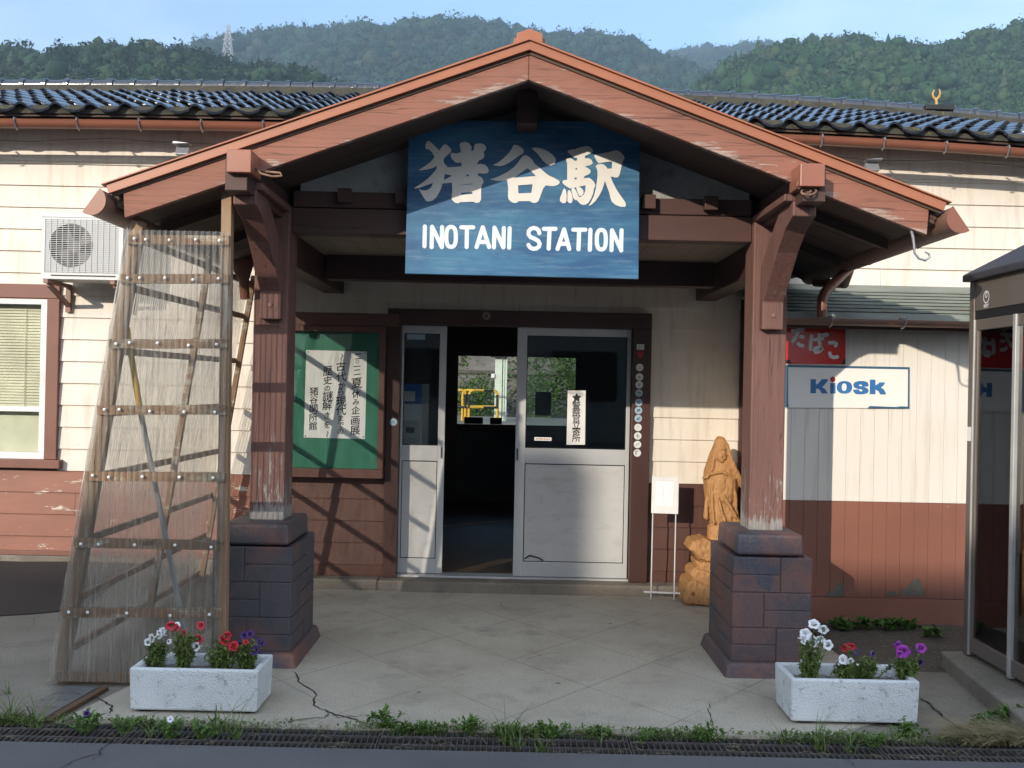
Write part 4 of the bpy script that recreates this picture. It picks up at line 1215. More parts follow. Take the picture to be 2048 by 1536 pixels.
# ================================================================ SIGNS
YS = 5.335
sg = thing('station_sign', (0.04, YS, 2.55), 'large weathered blue station name board with white lettering hung in the porch gable', 'sign')
c4 = [at(a, b, YS) for a, b in ((818, 240), (1280, 243), (1277, 558), (810, 547))]
mb = MB(); mb.prism([(p.x, p.z) for p in c4], 'y', YS, YS + 0.03); mb.build('board', M['sign_blue'], sg, bevel=0.002)
mb = MB(); mb.box(-0.4, -0.34, YS + 0.031, 5.459, 2.5, 2.56); mb.box(0.44, 0.5, YS + 0.031, 5.459, 2.5, 2.56); mb.build('hanger', M['frame_wood'], sg)
def trace(lists, ox, oy, sc, Y, n=3):
    out = []
    for pts in lists:
        q = [(at(ox + a / sc, oy + b / sc, Y).x, at(ox + a / sc, oy + b / sc, Y).z) for a, b in pts]
        out.append(smooth_poly(q, n) if n > 1 else q)
    return out
CH1 = [[(375,115),(450,165),(530,250),(600,320),(640,260),(690,195),(740,190),(800,240),(845,300),(838,345),(795,385),(740,430),(690,490),(690,540),(700,580),(740,620),(770,660),(900,655),(1055,640),(1055,555),(975,570),(910,545),(855,480),(826,415),(840,374),(872,368),(945,378),(1040,355),(1035,290),(1015,210),(1030,165),(1130,135),(1210,170),(1265,240),(1250,325),(1300,320),(1315,220),(1340,180),(1450,170),(1530,200),(1565,265),(1540,310),(1505,345),(1520,400),(1520,450),(1480,490),(1410,520),(1365,605),(1440,590),(1530,605),(1590,660),(1612,720),(1595,775),(1500,790),(1385,780),(1395,835),(1460,860),(1500,920),(1500,980),(1470,1020),(1455,1150),(1455,1320),(1420,1380),(1350,1390),(1290,1365),(1030,1375),(980,1400),(920,1385),(860,1325),(850,1280),(865,1150),(860,975),(750,985),(660,990),(640,1080),(600,1170),(540,1270),(460,1340),(380,1362),(325,1345),(260,1250),(210,1160),(178,1105),(240,1130),(320,1135),(390,1110),(440,1060),(475,980),(380,1010),(270,1050),(180,1085),(95,1095),(90,1080),(200,1015),(320,930),(420,840),(500,750),(545,690),(550,630),(460,675),(350,705),(240,720),(175,715),(230,685),(330,620),(420,550),(500,460),(490,410),(440,340),(390,290),(320,285),(315,210),(340,145)]]
CH1H = [[(710,795),(870,830),(690,925)], [(1195,800),(1212,842),(1125,848)], [(1050,1012),(1278,992),(1278,1010),(1050,1022)], [(1047,1185),(1278,1162),(1280,1208),(1047,1225)]]
CH2 = [[(600,205),(650,203),(720,240),(780,290),(795,330),(780,370),(700,420),(600,490),(500,560),(400,615),(300,638),(160,615),(240,580),(330,520),(430,430),(510,340),(560,260),(575,220)],
       [(960,265),(1040,255),(1150,275),(1270,325),(1370,390),(1435,460),(1450,520),(1430,590),(1340,625),(1270,600),(1200,540),(1130,450),(1060,360),(1000,310)],
       [(800,420),(850,415),(920,460),(980,520),(1010,585),(1100,650),(1200,745),(1300,825),(1420,880),(1510,930),(1535,970),(1500,1015),(1420,1045),(1340,1045),(1245,1030),(1195,1090),(1160,1180),(1120,1290),(1090,1360),(1030,1392),(970,1385),(920,1352),(690,1355),(650,1385),(600,1392),(530,1365),(480,1310),(470,1230),(475,1100),(460,960),(450,915),(350,938),(260,940),(110,905),(200,880),(330,825),(480,745),(590,660),(680,560),(740,470),(770,435)]]
CH2H = [[(872,678),(960,750),(1045,840),(780,862),(585,878),(730,775)], [(675,1030),(975,1008),(950,1185),(685,1195)]]
CH3 = [[(260,320),(290,305),(400,290),(530,250),(660,225),(730,250),(780,310),(770,350),(700,390),(610,430),(620,480),(690,475),(750,510),(775,570),(740,610),(610,645),(660,670),(720,710),(735,750),(700,800),(600,845),(590,885),(690,875),(740,900),(790,950),(825,1010),(825,1050),(800,1090),(780,1200),(740,1300),(690,1380),(640,1420),(580,1432),(520,1410),(470,1360),(450,1330),(410,1330),(370,1280),(350,1190),(335,1120),(345,1095),(375,1075),(310,1095),(250,1060),(180,1010),(150,970),(165,930),(250,915),(250,760),(250,580),(225,500),(240,475),(310,472),(370,500),(410,530),(450,520),(455,470),(400,460),(330,415),(270,355)],
       [(190,1090),(225,1130),(240,1250),(235,1350),(210,1395),(150,1395),(100,1345),(105,1280),(140,1200),(165,1120)],
       [(285,1125),(320,1150),(350,1230),(362,1330),(340,1390),(290,1395),(255,1350),(255,1240),(262,1150)],
       [(800,420),(840,395),(960,375),(1100,350),(1190,325),(1260,312),(1330,340),(1400,410),(1425,470),(1390,540),(1370,600),(1350,700),(1320,820),(1290,865),(1220,870),(1180,852),(1140,855),(1180,960),(1240,1080),(1300,1180),(1380,1290),(1440,1380),(1455,1440),(1430,1472),(1340,1468),(1240,1430),(1170,1370),(1140,1300),(1110,1170),(1060,1040),(1020,935),(1000,1020),(960,1140),(900,1250),(830,1350),(740,1430),(685,1450),(740,1370),(800,1240),(840,1080),(860,940),(875,820),(865,710),(835,640),(870,605),(940,590),(1000,605),(1050,650),(1075,690),(1165,685),(1170,545),(1100,545),(1000,560),(890,578),(850,520)]]
CH3H = [[(385,1078),(430,1070),(470,1190),(500,1245),(550,1245),(585,1195),(580,1140),(540,1085),(480,1058),(625,1030),(625,1130),(590,1220),(540,1262),(490,1272),(460,1200),(425,1130)],
        [(420,680),(450,675),(455,700),(420,720)], [(402,875),(445,870),(445,905),(402,910)]]
YT = YS - 0.0032
for ox, a, h in ((820, CH1, CH1H), (970, CH2, CH2H), (1110, CH3, CH3H)):
    polymesh('character', trace(a, ox, 270, 10.24, YT, 1) + trace(h, ox, 270, 10.24, YT, 1), M['sign_white'], sg, YT, 0.0015)
def strokes(name, paths, wd, mat, parent, Y, ox, oy, sc):
    """round-ended brush strokes laid on a board; each a hair above the last"""
    mb = MB()
    r = wd / 2
    for k, path in enumerate(paths):
        q = [at(ox + a / sc, oy + b / sc, Y) for a, b in path]
        q = [(p.x, p.z) for p in q]
        left, right = [], []
        closed = path[0] == path[-1]
        for i, p in enumerate(q):
            if closed and i in (0, len(q) - 1): a, b = q[-2], q[1]
            else: a, b = q[max(i - 1, 0)], q[min(i + 1, len(q) - 1)]
            d = Vector((b[0] - a[0], b[1] - a[1])).normalized()
            nn = Vector((-d.y, d.x))
            left.append((p[0] + nn.x * r, p[1] + nn.y * r)); right.append((p[0] - nn.x * r, p[1] - nn.y * r))
        yy = Y - 0.00035 * k
        n = len(q)
        vs = [(x, yy, z) for x, z in left] + [(x, yy, z) for x, z in right]
        fs = [(i, i + 1, n + i + 1, n + i) for i in range(n - 1)]
        mb.add(vs, fs)
        if not closed:
            for e, o in ((0, 1), (n - 1, n - 2)):
                d = math.atan2(q[e][1] - q[o][1], q[e][0] - q[o][0])
                vs = [(q[e][0], yy, q[e][1])] + [(q[e][0] + r * math.cos(d - math.pi / 2 + math.pi * i / 8), yy, q[e][1] + r * math.sin(d - math.pi / 2 + math.pi * i / 8)) for i in range(9)]
                mb.add(vs, [(0, i, i + 1) for i in range(1, 9)])
    return mb.build(name, mat, parent)
def oval(cx, cy, rx, ry, n=24, p=2.6):
    o = []
    for k in range(n + 1):
        a = 2 * math.pi * k / n
        c, s = math.cos(a), math.sin(a)
        o.append((cx + rx * math.copysign(abs(c) ** (2 / p), c), cy + ry * math.copysign(abs(s) ** (2 / p), s)))
    o[-1] = o[0]
    return o
LET = [
 ('I', [[(208,890),(205,1055)]]), ('N', [[(264,1062),(268,892)], [(268,892),(350,1062)], [(352,895),(350,1062)]]),
 ('O', [oval(427, 977, 40, 84)]), ('T', [[(512,897),(612,897)], [(560,897),(557,1062)]]),
 ('A', [[(692,897),(640,1062)], [(692,897),(745,1062)], [(665,1020),(725,1020)]]),
 ('N', [[(785,1065),(790,900)], [(790,900),(864,1065)], [(868,903),(865,1065)]]), ('I', [[(917,905),(912,1068)]]),
 ('S', [[(1165,945),(1158,922),(1140,907),(1118,902),(1093,910),(1076,930),(1074,955),(1090,978),(1125,993),(1155,1010),(1168,1035),(1162,1058),(1140,1074),(1112,1077),(1088,1066),(1074,1045)]]),
 ('T', [[(1203,910),(1300,910)], [(1250,910),(1243,1075)]]), ('A', [[(1372,915),(1317,1078)], [(1372,915),(1415,1078)], [(1340,1035),(1400,1035)]]),
 ('T', [[(1448,917),(1550,917)], [(1498,917),(1492,1080)]]), ('I', [[(1592,918),(1587,1085)]]), ('O', [oval(1683, 1000, 38, 82)]),
 ('N', [[(1768,1088),(1772,922)], [(1772,922),(1850,1090)], [(1852,922),(1848,1090)]])]
LW = 35 / 4.18 / FPX * YS
for ch, paths in LET:
    strokes('letter', paths, LW, M['letter_white'], sg, YS - 0.001, 800, 240, 4.18)

# tobacco sign and kiosk sign on the annex wall
YQ = YK - 0.018
ts = thing('tobacco_sign', (2.0, YQ, 1.9), 'red enamel tobacco sign with white kana, above the kiosk sign', 'sign')
def wallpt(zx, zy, Y=YQ): return at(1560 + zx / 7.314, 630 + zy / 7.314, Y)
mb = MB(); mb.prism([(p.x, p.z) for p in (wallpt(-160, 85), wallpt(960, 92), wallpt(958, 722), wallpt(-160, 708))], 'y', YQ, YQ + 0.006); mb.build('board', M['sign_red'], ts, bevel=0.001)
KANA = [[[(188,232),(262,228),(335,218)], [(290,185),(262,255),(225,330),(190,385)], [(302,318),(335,322)], [(268,420),(285,440),(330,450)]],
        [[(462,308),(448,400),(446,500)], [(505,362),(615,345)], [(578,290),(575,380),(590,470),(600,480)], [(590,490),(560,478),(515,490),(502,520),(520,545),(555,540),(585,520),(608,495)], [(640,292),(652,300)], [(676,280),(688,290)]],
        [[(728,405),(790,402),(830,420),(815,448)], [(728,560),(740,600),(785,622),(838,612)]]]
for k in KANA:
    strokes('character', k, 54 / 7.314 / FPX * YQ, M['enamel_white'], ts, YQ - 0.0008, 1560, 630, 7.314)
for pts in ([(905, 722), (900, 700), (925, 660), (945, 630), (957, 640), (957, 721)], [(85, 660), (130, 655), (165, 690), (160, 706), (85, 704)]):
    polymesh('chip', [[(wallpt(*q).x, wallpt(*q).z) for q in pts]], M['chip'], ts, YQ - 0.0012, 0.0005)
ks = thing('kiosk_sign', (2.3, YQ, 1.6), 'white kiosk sign board with blue border and blue letters, under the red sign', 'sign')
mb = MB(); mb.prism([(p.x, p.z) for p in (wallpt(-160, 722), wallpt(1896, 762), wallpt(1892, 1368), wallpt(1300, 1362), wallpt(-160, 1355))], 'y', YQ, YQ + 0.006); mb.build('board', M['kiosk_white'], ks, bevel=0.001)
def kp_(l, n=1): return trace(l, 1560, 630, 7.314, YQ, n)
polymesh('border', kp_([[(-160,724),(1895,762),(1892,1367),(1280,1365),(1312,1330),(1500,1338),(1700,1345),(1760,1335),(1868,1340),(1872,795),(118,762),(118,1310),(135,1320),(110,1350),(-160,1345)]]), M['kiosk_border'], ks, YQ - 0.0014, 0.0006)
KL = [('letter', [[(447,938),(486,938),(525,938),(525,1020),(560,1000),(598,955),(612,938),(660,938),(705,940),(682,985),(645,1028),(615,1055),(660,1085),(700,1148),(655,1148),(610,1148),(588,1105),(560,1078),(540,1075),(525,1085),(525,1145),(445,1145)]], []),
      ('letter', [[(735,992),(772,998),(810,992),(812,1148),(735,1148)]], []),
      ('letter', [oval(942, 1058, 113, 92, 28, 2.3)[:-1]], [oval(938, 1055, 36, 56, 20, 2.3)[:-1]]),
      ('letter', [[(1292,1045),(1245,1048),(1202,1048),(1197,1024),(1175,1014),(1152,1024),(1158,1038),(1235,1052),(1282,1075),(1298,1110),(1275,1145),(1200,1162),(1110,1158),(1075,1125),(1070,1092),(1110,1090),(1152,1088),(1162,1112),(1190,1118),(1210,1106),(1198,1090),(1130,1080),(1085,1060),(1070,1022),(1090,985),(1150,965),(1230,965),(1280,985),(1295,1018)]], []),
      ('letter', [[(1315,945),(1355,945),(1395,945),(1395,1030),(1430,1010),(1455,985),(1500,986),(1538,988),(1515,1030),(1475,1060),(1520,1090),(1550,1150),(1545,1162),(1505,1162),(1465,1162),(1440,1115),(1395,1090),(1395,1158),(1355,1158),(1312,1158)]], [])]
for nm, a, h in KL:
    polymesh(nm, kp_(a) + kp_(h), M['kiosk_blue'], ks, YQ - 0.0014, 0.0006)
polymesh('letter_dot', kp_([oval(772, 942, 38, 42, 20, 2.0)[:-1]]), M['kiosk_red'], ks, YQ - 0.0014, 0.0006)

# ================================================================ NOTICE BOARD + POSTER
YN = 7.14
nb = thing('notice_board', (-1.33, YN, 1.4), 'framed green felt notice board on the wall left of the door', 'notice board')
nx0, nx1, nz0, nz1 = -1.775, -0.958, 0.842, 1.985
mb = MB()
mb.box(nx0, nx1, YN, YN + 0.12, nz1 - 0.045, nz1); mb.box(nx0, nx1, YN, YN + 0.12, nz0, nz0 + 0.068)
mb.box(nx0, nx0 + 0.05, YN + 0.001, YN + 0.12, nz0 + 0.068, nz1 - 0.045); mb.box(nx1 - 0.045, nx1, YN + 0.001, YN + 0.12, nz0 + 0.068, nz1 - 0.045)
mb.box(nx0 - 0.02, nx1 + 0.10, YN + 0.02, YN + 0.135, nz1 + 0.001, nz1 + 0.10)
mb.build('frame', M['board_frame'], nb, bevel=0.004)
mb = MB(); mb.box(nx0 + 0.05, nx1 - 0.045, YN + 0.05, YN + 0.07, nz0 + 0.068, nz1 - 0.045); mb.build('felt', M['green_felt'], nb)
mb = MB(); mb.box(nx0 + 0.05, nx1 - 0.045, YN + 0.012, YN + 0.015, nz0 + 0.068, nz1 - 0.045); mb.build('pane', M['board_glass'], nb)
YP = YN + 0.046
ps = thing('poster', (-1.35, YP, 1.5), 'white paper poster with handwritten black columns pinned in the green notice board', 'poster')
q = [at(a, b, YP) for a, b in ((612.5, 700), (734, 703), (730, 878), (607.5, 875))]
mb = MB(); mb.prism([(p.x, p.z) for p in q], 'y', YP, YP + 0.0008); mb.build('sheet', M['paper'], ps)
cols = [('二〇一二夏休み企画展', [(668,400),(660,443),(656,487),(658,535),(655,630),(650,722),(648,790),(645,862),(642,948),(640,1032)], [62,30,60,62,96,74,58,72,82,86]),
        ('〜古代から現代までの', [(522,405),(519,487),(524,575),(525,650),(519,705),(522,785),(521,862),(517,930),(518,985),(516,1038)], [62,84,86,62,64,88,88,62,58,58]),
        ('歴史の謎解きを〜', [(408,525),(408,605),(404,672),(408,742),(402,820),(400,905),(402,985),(400,1060)], [86,74,54,88,82,62,62,54]),
        ('猪谷関所館', [(290,700),(288,770),(287,845),(283,922),(282,995)], [76,70,76,74,72])]
rch = random.Random(4)
for txt, pos, sz in cols:
    items = []
    for ch, (zx, zy), s in zip(txt, pos, sz):
        p = at(560 + zx / 4.267, 620 + zy / 4.267, YP)
        wavy = ch == '〜'
        items.append((ch, p.x, p.z, s / 4.267 / FPX * YP * 1.04, 90 if wavy else rch.uniform(-4, 3), 0 if wavy else 0.10, 1, 1))
    glyphs('text_column', items, M['ink'], ps, YP - 0.0005, 0.0010)
mb = MB()
for a, b in ((616, 704), (731, 706), (727, 874), (611, 872)):
    p = at(a, b, YP); mb.disc((p.x, 0, p.z), 0.005, YP - 0.004, YP - 0.0005, 8)
mb.build('pin', M['black'], ps)

# ================================================================ STICKERS ON THE DOOR AND ITS FRAME
YD = YW - 0.0765
def badge(px, py, r, mat, label, marks, grp=None, name='round_badge', cat='badge'):
    p = at(px, py, YD)
    b = thing(name, (p.x, YD, p.z), label, cat, grp)
    mb = MB(); mb.disc((p.x, 0, p.z), r, YD - 0.0, YD + 0.0015, 20); mb.build('disc', mat, b)
    if marks:
        mb = MB()
        for (dx, dz, w, h) in marks: mb.box(p.x + dx * r - w * r, p.x + dx * r + w * r, YD - 0.0008, YD - 0.0002, p.z + dz * r - h * r, p.z + dz * r + h * r)
        mb.build('mark', M['badge_mark'], b)
    return b
GB = 'round badges on the right door post'
lab = ['topmost round badge on the right door post, pale grey', 'second round badge from the top of the door post, plain pale disc', 'greenish round badge, third from the top of the door post',
       'blue-grey round badge, fourth from the top of the door post', 'blue-white round badge at the middle of the door post column', 'light blue round badge with crossed mark, sixth down the door post',
       'blue round badge with dark spots, seventh down the door post', 'blank cream round badge in sunlight on the door post', 'white round badge with branching blue mark, third from bottom of door post',
       'white round badge with slanted blue marks, second from bottom of door post', 'lowest round badge on the door post, white with black and yellow mark']
ys = [735, 754, 769.5, 786, 805, 821, 837, 855, 872, 889, 906]
mk_ = [[(0, .2, .3, .06), (0, -.2, .25, .06)], [(0, 0, .25, .2)], [(.1, .2, .35, .12), (-.1, -.2, .2, .15)], [(0, .1, .4, .14), (.3, -.1, .1, .3)], [(-.2, 0, .1, .45), (.2, .1, .25, .1), (.2, -.3, .1, .2)],
       [(-.3, 0, .12, .4), (.2, .1, .3, .3)], [(-.1, -.1, .3, .25), (.4, .2, .1, .3)], [(-.2, .25, .12, .08), (.3, .3, .05, .1)], [(0, 0, .08, .5), (-.25, .2, .2, .08), (.25, .0, .2, .08)], [(-.2, -.1, .2, .1), (.25, .2, .2, .09)], [(-.35, 0, .12, .45), (.0, .5, .3, .1)]]
mts = ['badge_white', 'badge_white', 'badge_white', 'badge_blue', 'badge_blue', 'badge_blue', 'badge_blue', 'badge_white', 'badge_white', 'badge_white', 'badge_white']
for i, y in enumerate(ys):
    badge(1279.5 - 5 * i / 10, y, 0.0285, M[mts[i]], lab[i], mk_[i], GB)
badge(787, 844, 0.028, M['badge_blue'], 'single round badge on the left door post beside the notice board', [(0, .2, .3, .08), (0, -.2, .3, .08)])
p = at(973, 632, YD)
b = thing('letter_disc', (p.x, YD, p.z), 'small tan disc with black capital letter A above the door', 'sign')
mb = MB(); mb.disc((p.x, 0, p.z), 0.030, YD, YD + 0.0015, 20); mb.build('disc', M['ceiling'], b)
curve_to_mesh('letter', text_cu('A', 0.05, 0.0006, 0.0003), M['ink'], b, Matrix.Translation((p.x, YD - 0.0006, p.z)) @ Matrix.Rotation(R(90), 4, 'X'))
p = at(1281, 694, YD)
b = thing('small_notice', (p.x, YD, p.z), 'small pale square plate on the right door post above the red tag', 'notice')
mb = MB(); mb.box(p.x - 0.028, p.x + 0.028, YD, YD + 0.001, p.z - 0.021, p.z + 0.021); mb.build('plate', M['badge_white'], b)
mb = MB(); mb.box(p.x - 0.02, p.x + 0.004, YD - 0.0006, YD - 0.0001, p.z - 0.012, p.z - 0.007); mb.box(p.x - 0.02, p.x + 0.018, YD - 0.0006, YD - 0.0001, p.z + 0.005, p.z + 0.009); mb.build('mark', M['badge_mark'], b)
p = at(1281, 709, YD)
tag(MB().prism([(p.x - 0.026, p.z + 0.022), (p.x + 0.026, p.z + 0.022), (p.x + 0.02, p.z - 0.016), (p.x, p.z - 0.03), (p.x - 0.02, p.z - 0.016)], 'y', YD, YD + 0.0015).build('red_tag', M['red']), 'red tag on the right door post under the square plate', 'tag')
# police notice inside the right pane
YL = YW + 0.0165
pl = thing('police_notice', (0.5, YL, 1.3), 'tall white police stop notice with star emblem stuck on the right door glass', 'notice')
q = [at(a, b, YL) for a, b in ((1135.5, 781), (1171.5, 781), (1170, 889.5), (1133, 889.5))]
mb = MB(); mb.prism([(s.x, s.z) for s in q], 'y', YL, YL + 0.001); mb.build('plate', M['white_plate'], pl)
def zp(zx, zy): return at(1120 + zx / 5.689, 660 + zy / 5.689, YL)
st = []
for k in range(10):
    a = math.pi / 2 + k * math.pi / 5
    rr = 56 if k % 2 == 0 else 30
    st.append((190 + rr * math.cos(a), 772 - rr * math.sin(a)))
inn = [(190 + (13 if k % 2 == 0 else 6) * math.cos(math.pi / 2 + k * math.pi / 5), 772 - (13 if k % 2 == 0 else 6) * math.sin(math.pi / 2 + k * math.pi / 5)) for k in range(10)]
polymesh('star_emblem', [[(zp(*s).x, zp(*s).z) for s in st]], M['ink'], pl, YL - 0.0013, 0.0005)
glyphs('lettering', [(ch, zp(185, zy).x, zp(185, zy).z, 84 / 5.689 / FPX * YL * 1.12, 0, 0, 1.08, 1) for ch, zy in zip('警察官立寄所', (862, 940, 1015, 1088, 1165, 1238))], M['ink'], pl, YL - 0.0006, 0.0009)
p = at(1086, 878, YL)
b = thing('small_notice', (p.x, YL, p.z), 'narrow pale label low on the right door glass', 'notice')
mb = MB(); mb.box(p.x - 0.066, p.x + 0.066, YL, YL + 0.001, p.z - 0.013, p.z + 0.013); mb.build('plate', M['paper'], b)
mb = MB()
for k in range(9): mb.box(p.x - 0.056 + k * 0.0125, p.x - 0.047 + k * 0.0125, YL - 0.0006, YL - 0.0001, p.z - 0.005, p.z + 0.005)
mb.build('mark', M['orange_line'], b)
p = at(832, 672, YW + 0.0575)
tag(MB().box(p.x - 0.07, p.x + 0.07, YW + 0.057, YW + 0.058, p.z - 0.028, p.z + 0.028).build('small_notice', M['badge_blue']), 'faded label at the top of the left door glass', 'notice')

# ================================================================ AIR CONDITIONER
YA = 6.93
ac = thing('air_conditioner', (-3.17, YA, 2.27), 'pale outdoor air conditioner unit on a wall bracket above the window', 'air conditioner')
ax0, ax1, az0, az1 = -3.455, -2.86, 2.272, 2.745
mb = MB()
fcx, fcz, fr_ = at(142, 491, YA).x, at(142, 491, YA).z, 0.160
def ring_plate(mb, x0, x1, z0, z1, cx, cz, r, y, n=40):
    """front plate with a round hole"""
    vs, fs = [], []
    for k in range(n):
        a = 2 * math.pi * k / n
        c, s = math.cos(a), math.sin(a)
        vs.append((cx + r * c, y, cz + r * s))
        t = min(((x1 - cx) / c if c > 1e-6 else 1e9), ((x0 - cx) / c if c < -1e-6 else 1e9), ((z1 - cz) / s if s > 1e-6 else 1e9), ((z0 - cz) / s if s < -1e-6 else 1e9))
        vs.append((cx + t * c, y, cz + t * s))
    for k in range(n):
        j = (k + 1) % n
        fs.append((2 * k, 2 * k + 1, 2 * j + 1, 2 * j))
    # corners
    for (x, z) in ((x0, z0), (x1, z0), (x1, z1), (x0, z1)):
        best = min(range(n), key=lambda k: abs(math.atan2(z - cz, x - cx) - math.atan2(vs[2 * k + 1][2] - cz, vs[2 * k + 1][0] - cx)))
        for k in (best - 1, best):
            a, b = vs[2 * (k % n) + 1], vs[2 * ((k + 1) % n) + 1]
            if abs(a[0] - b[0]) > 1e-5 and abs(a[2] - b[2]) > 1e-5:
                i = len(vs); vs.append((x, y, z)); fs.append((2 * (k % n) + 1, i, 2 * ((k + 1) % n) + 1))
    mb.add(vs, fs)
ring_plate(mb, ax0, ax1, az0, az1, fcx, fcz, fr_, YA)
mb.box(ax0, ax1, YA + 0.17, YA + 0.25, az0, az1); mb.box(ax0, ax0 + 0.01, YA + 0.0005, YA + 0.25, az0, az1); mb.box(ax1 - 0.01, ax1, YA + 0.0005, YA + 0.25, az0, az1)
mb.box(ax0, ax1, YA + 0.0006, YA + 0.25, az1 - 0.01, az1 + 0.0005); mb.box(ax0, ax1, YA + 0.0006, YA + 0.25, az0 - 0.0005, az0 + 0.01)
mb.box(ax0 - 0.004, ax1 + 0.004, YA - 0.006, YA + 0.26, az1 - 0.022, az1 + 0.004)
mb.build('casing', M['ac_white'], ac)
mb = MB(); mb.disc((fcx, 0, fcz), fr_ + 0.01, YA + 0.12, YA + 0.125, 40)
n = 40
mb.add([(fcx + fr_ * math.cos(2 * math.pi * k / n), YA + 0.001, fcz + fr_ * math.sin(2 * math.pi * k / n)) for k in range(n)] + [(fcx + fr_ * math.cos(2 * math.pi * k / n), YA + 0.12, fcz + fr_ * math.sin(2 * math.pi * k / n)) for k in range(n)],
       [(k, (k + 1) % n, n + (k + 1) % n, n + k) for k in range(n)])
mb.build('fan_well', M['ac_dark'], ac)
mb = MB(); mb.disc((fcx, 0, fcz), 0.045, YA + 0.06, YA + 0.11, 20)
for k in range(4):
    a0 = k * math.pi / 2 + 0.3
    vs = []
    for rr, da, yy in ((0.04, 0.0, 0.07), (0.15, 0.0, 0.06), (0.15, 0.9, 0.10), (0.04, 0.9, 0.10)):
        vs.append((fcx + rr * math.cos(a0 + da), YA + yy, fcz + rr * math.sin(a0 + da)))
    mb.add(vs, [(0, 1, 2, 3)])
mb.build('fan', M['ac_hub'], ac)
mb = MB()
gx0, gx1, gz0, gz1 = ax0 + 0.025, ax1 - 0.035, az0 + 0.052, az1 - 0.04
k = 0
while gz0 + k * 0.0136 < gz1: mb.box(gx0, gx1, YA - 0.011, YA - 0.008, gz0 + k * 0.0136, gz0 + k * 0.0136 + 0.0034); k += 1
k = 0
while gx0 + k * 0.0425 < gx1: mb.box(gx0 + k * 0.0425, gx0 + k * 0.0425 + 0.003, YA - 0.0065, YA - 0.001, gz0 - 0.004, gz1 + 0.006); k += 1
mb.build('grille', M['ac_white'], ac)
mb = MB(); mb.box(ax0 + 0.075, ax1 - 0.05, YA - 0.004, YA - 0.001, az0 + 0.022, az0 + 0.030); mb.build('label_strip', M['ac_dark'], ac)
for x in (ax0 + 0.05, ax1 - 0.06):
    mb = MB(); mb.box(x - 0.018, x + 0.018, YA - 0.03, YW - 0.02, az0 - 0.035, az0 - 0.006)
    mb.bar((x, YA + 0.02, az0 - 0.04), (x, YW - 0.03, az0 - 0.17), 0.03, 0.03)
    mb.box(x - 0.02, x + 0.02, YW - 0.045, YW - 0.02, az0 - 0.22, az0 - 0.02)
    mb.build('bracket', M['old_gutter'], ac, bevel=0.003)

# ================================================================ SNOW SCREEN (leaning frame with corrugated plastic)
SC = thing('snow_screen', (-1.9, 4.85, 0), 'leaning timber frame with clear corrugated plastic sheets and laths beside the left pier', 'screen')
YSN = 4.86
def lx(z): return -2.315 + (2.315 - 1.955) / 2.36 * z         # leaning line in x
mb = MB(); mb.bar((lx(-0.0) + 0.030, YSN + 0.02, 0.0), (lx(2.36) + 0.022, YSN + 0.02, 2.36), 0.062, 0.05, (0, 1, 0)); mb.build('stile', M['stile_wood'], SC, bevel=0.003)
xr0, xr1 = at(440, 1300, YSN).x, at(452, 360, YSN).x
mb = MB(); mb.bar((xr0 + 0.005, YSN + 0.02, 0.0), (xr1 + 0.005, YSN + 0.02, 2.56), 0.052, 0.05, (0, 1, 0)); mb.build('stile', M['stile_wood'], SC, bevel=0.003)
RZS = [2.262, 2.065, 1.733, 1.395, 1.055, 0.712, 0.362]
for z in RZS:
    j = rp.uniform(-0.006, 0.006)
    mb = MB(); mb.bar((lx(z) - 0.005, YSN - 0.0185, z + j), (xr1 + 0.03, YSN - 0.0185, z - j + 0.004), 0.025, 0.048); mb.build('lath', M['screen_wood'], SC, bevel=0.002)
mb = MB(); mb.bar((lx(0.03) + 0.02, YSN - 0.0185, 0.035), (xr0 + 0.03, YSN - 0.0185, 0.03), 0.025, 0.05); mb.build('lath', M['screen_wood'], SC, bevel=0.002)
# front sheet: corrugations along z, clipped by the leaning edge
WP = 0.0315
vs, fs = [], []
xa, xb = -2.33, xr1 + 0.035
nx = int((xb - xa) / WP * 8)
nz = 24
for i in range(nx + 1):
    x = xa + (xb - xa) * i / nx
    zt = 2.31 if x > lx(2.31) - 0.01 else max(0.02, (x + 0.01 + 2.315) / ((2.315 - 1.955) / 2.36))
    for j in range(nz + 1):
        z = 0.015 + (zt - 0.015) * j / nz
        vs.append((x, YSN - 0.038 + 0.0085 * math.sin(2 * math.pi * (x - xa) / WP) + 0.003 * math.sin(z * 2.2 + x * 3), z))
for i in range(nx):
    for j in range(nz):
        a = i * (nz + 1) + j
        fs.append((a, a + nz + 1, a + nz + 2, a + 1))
MB().add(vs, fs).build('corrugated_sheet', M['plastic'], SC, smooth=80, fix=False)
# nails: white caps on the laths
mb = MB(); mb.ball((0, 0, 0), 0.009, 0.006, 0.009, 10, 6)
n0 = None
for z in RZS:
    xs0, xs1 = lx(z) + 0.04, xr1
    for t in (0.0, 0.13, 0.40, 0.70, 0.97):
        p = (xs0 + (xs1 - xs0) * t - ORIG[SC.name].x, YSN - 0.047 - ORIG[SC.name].y, z + rp.uniform(-0.005, 0.005))
        if n0 is None:
            n0 = MB(); n0.ball((0, 0, 0), 0.0085, 0.006, 0.0085, 10, 6)
            n0 = n0.build('nail', M['nail'], None, smooth=90); n0.parent = SC; o = n0
        else:
            o = n0.copy(); col.objects.link(o)
        o.location = p
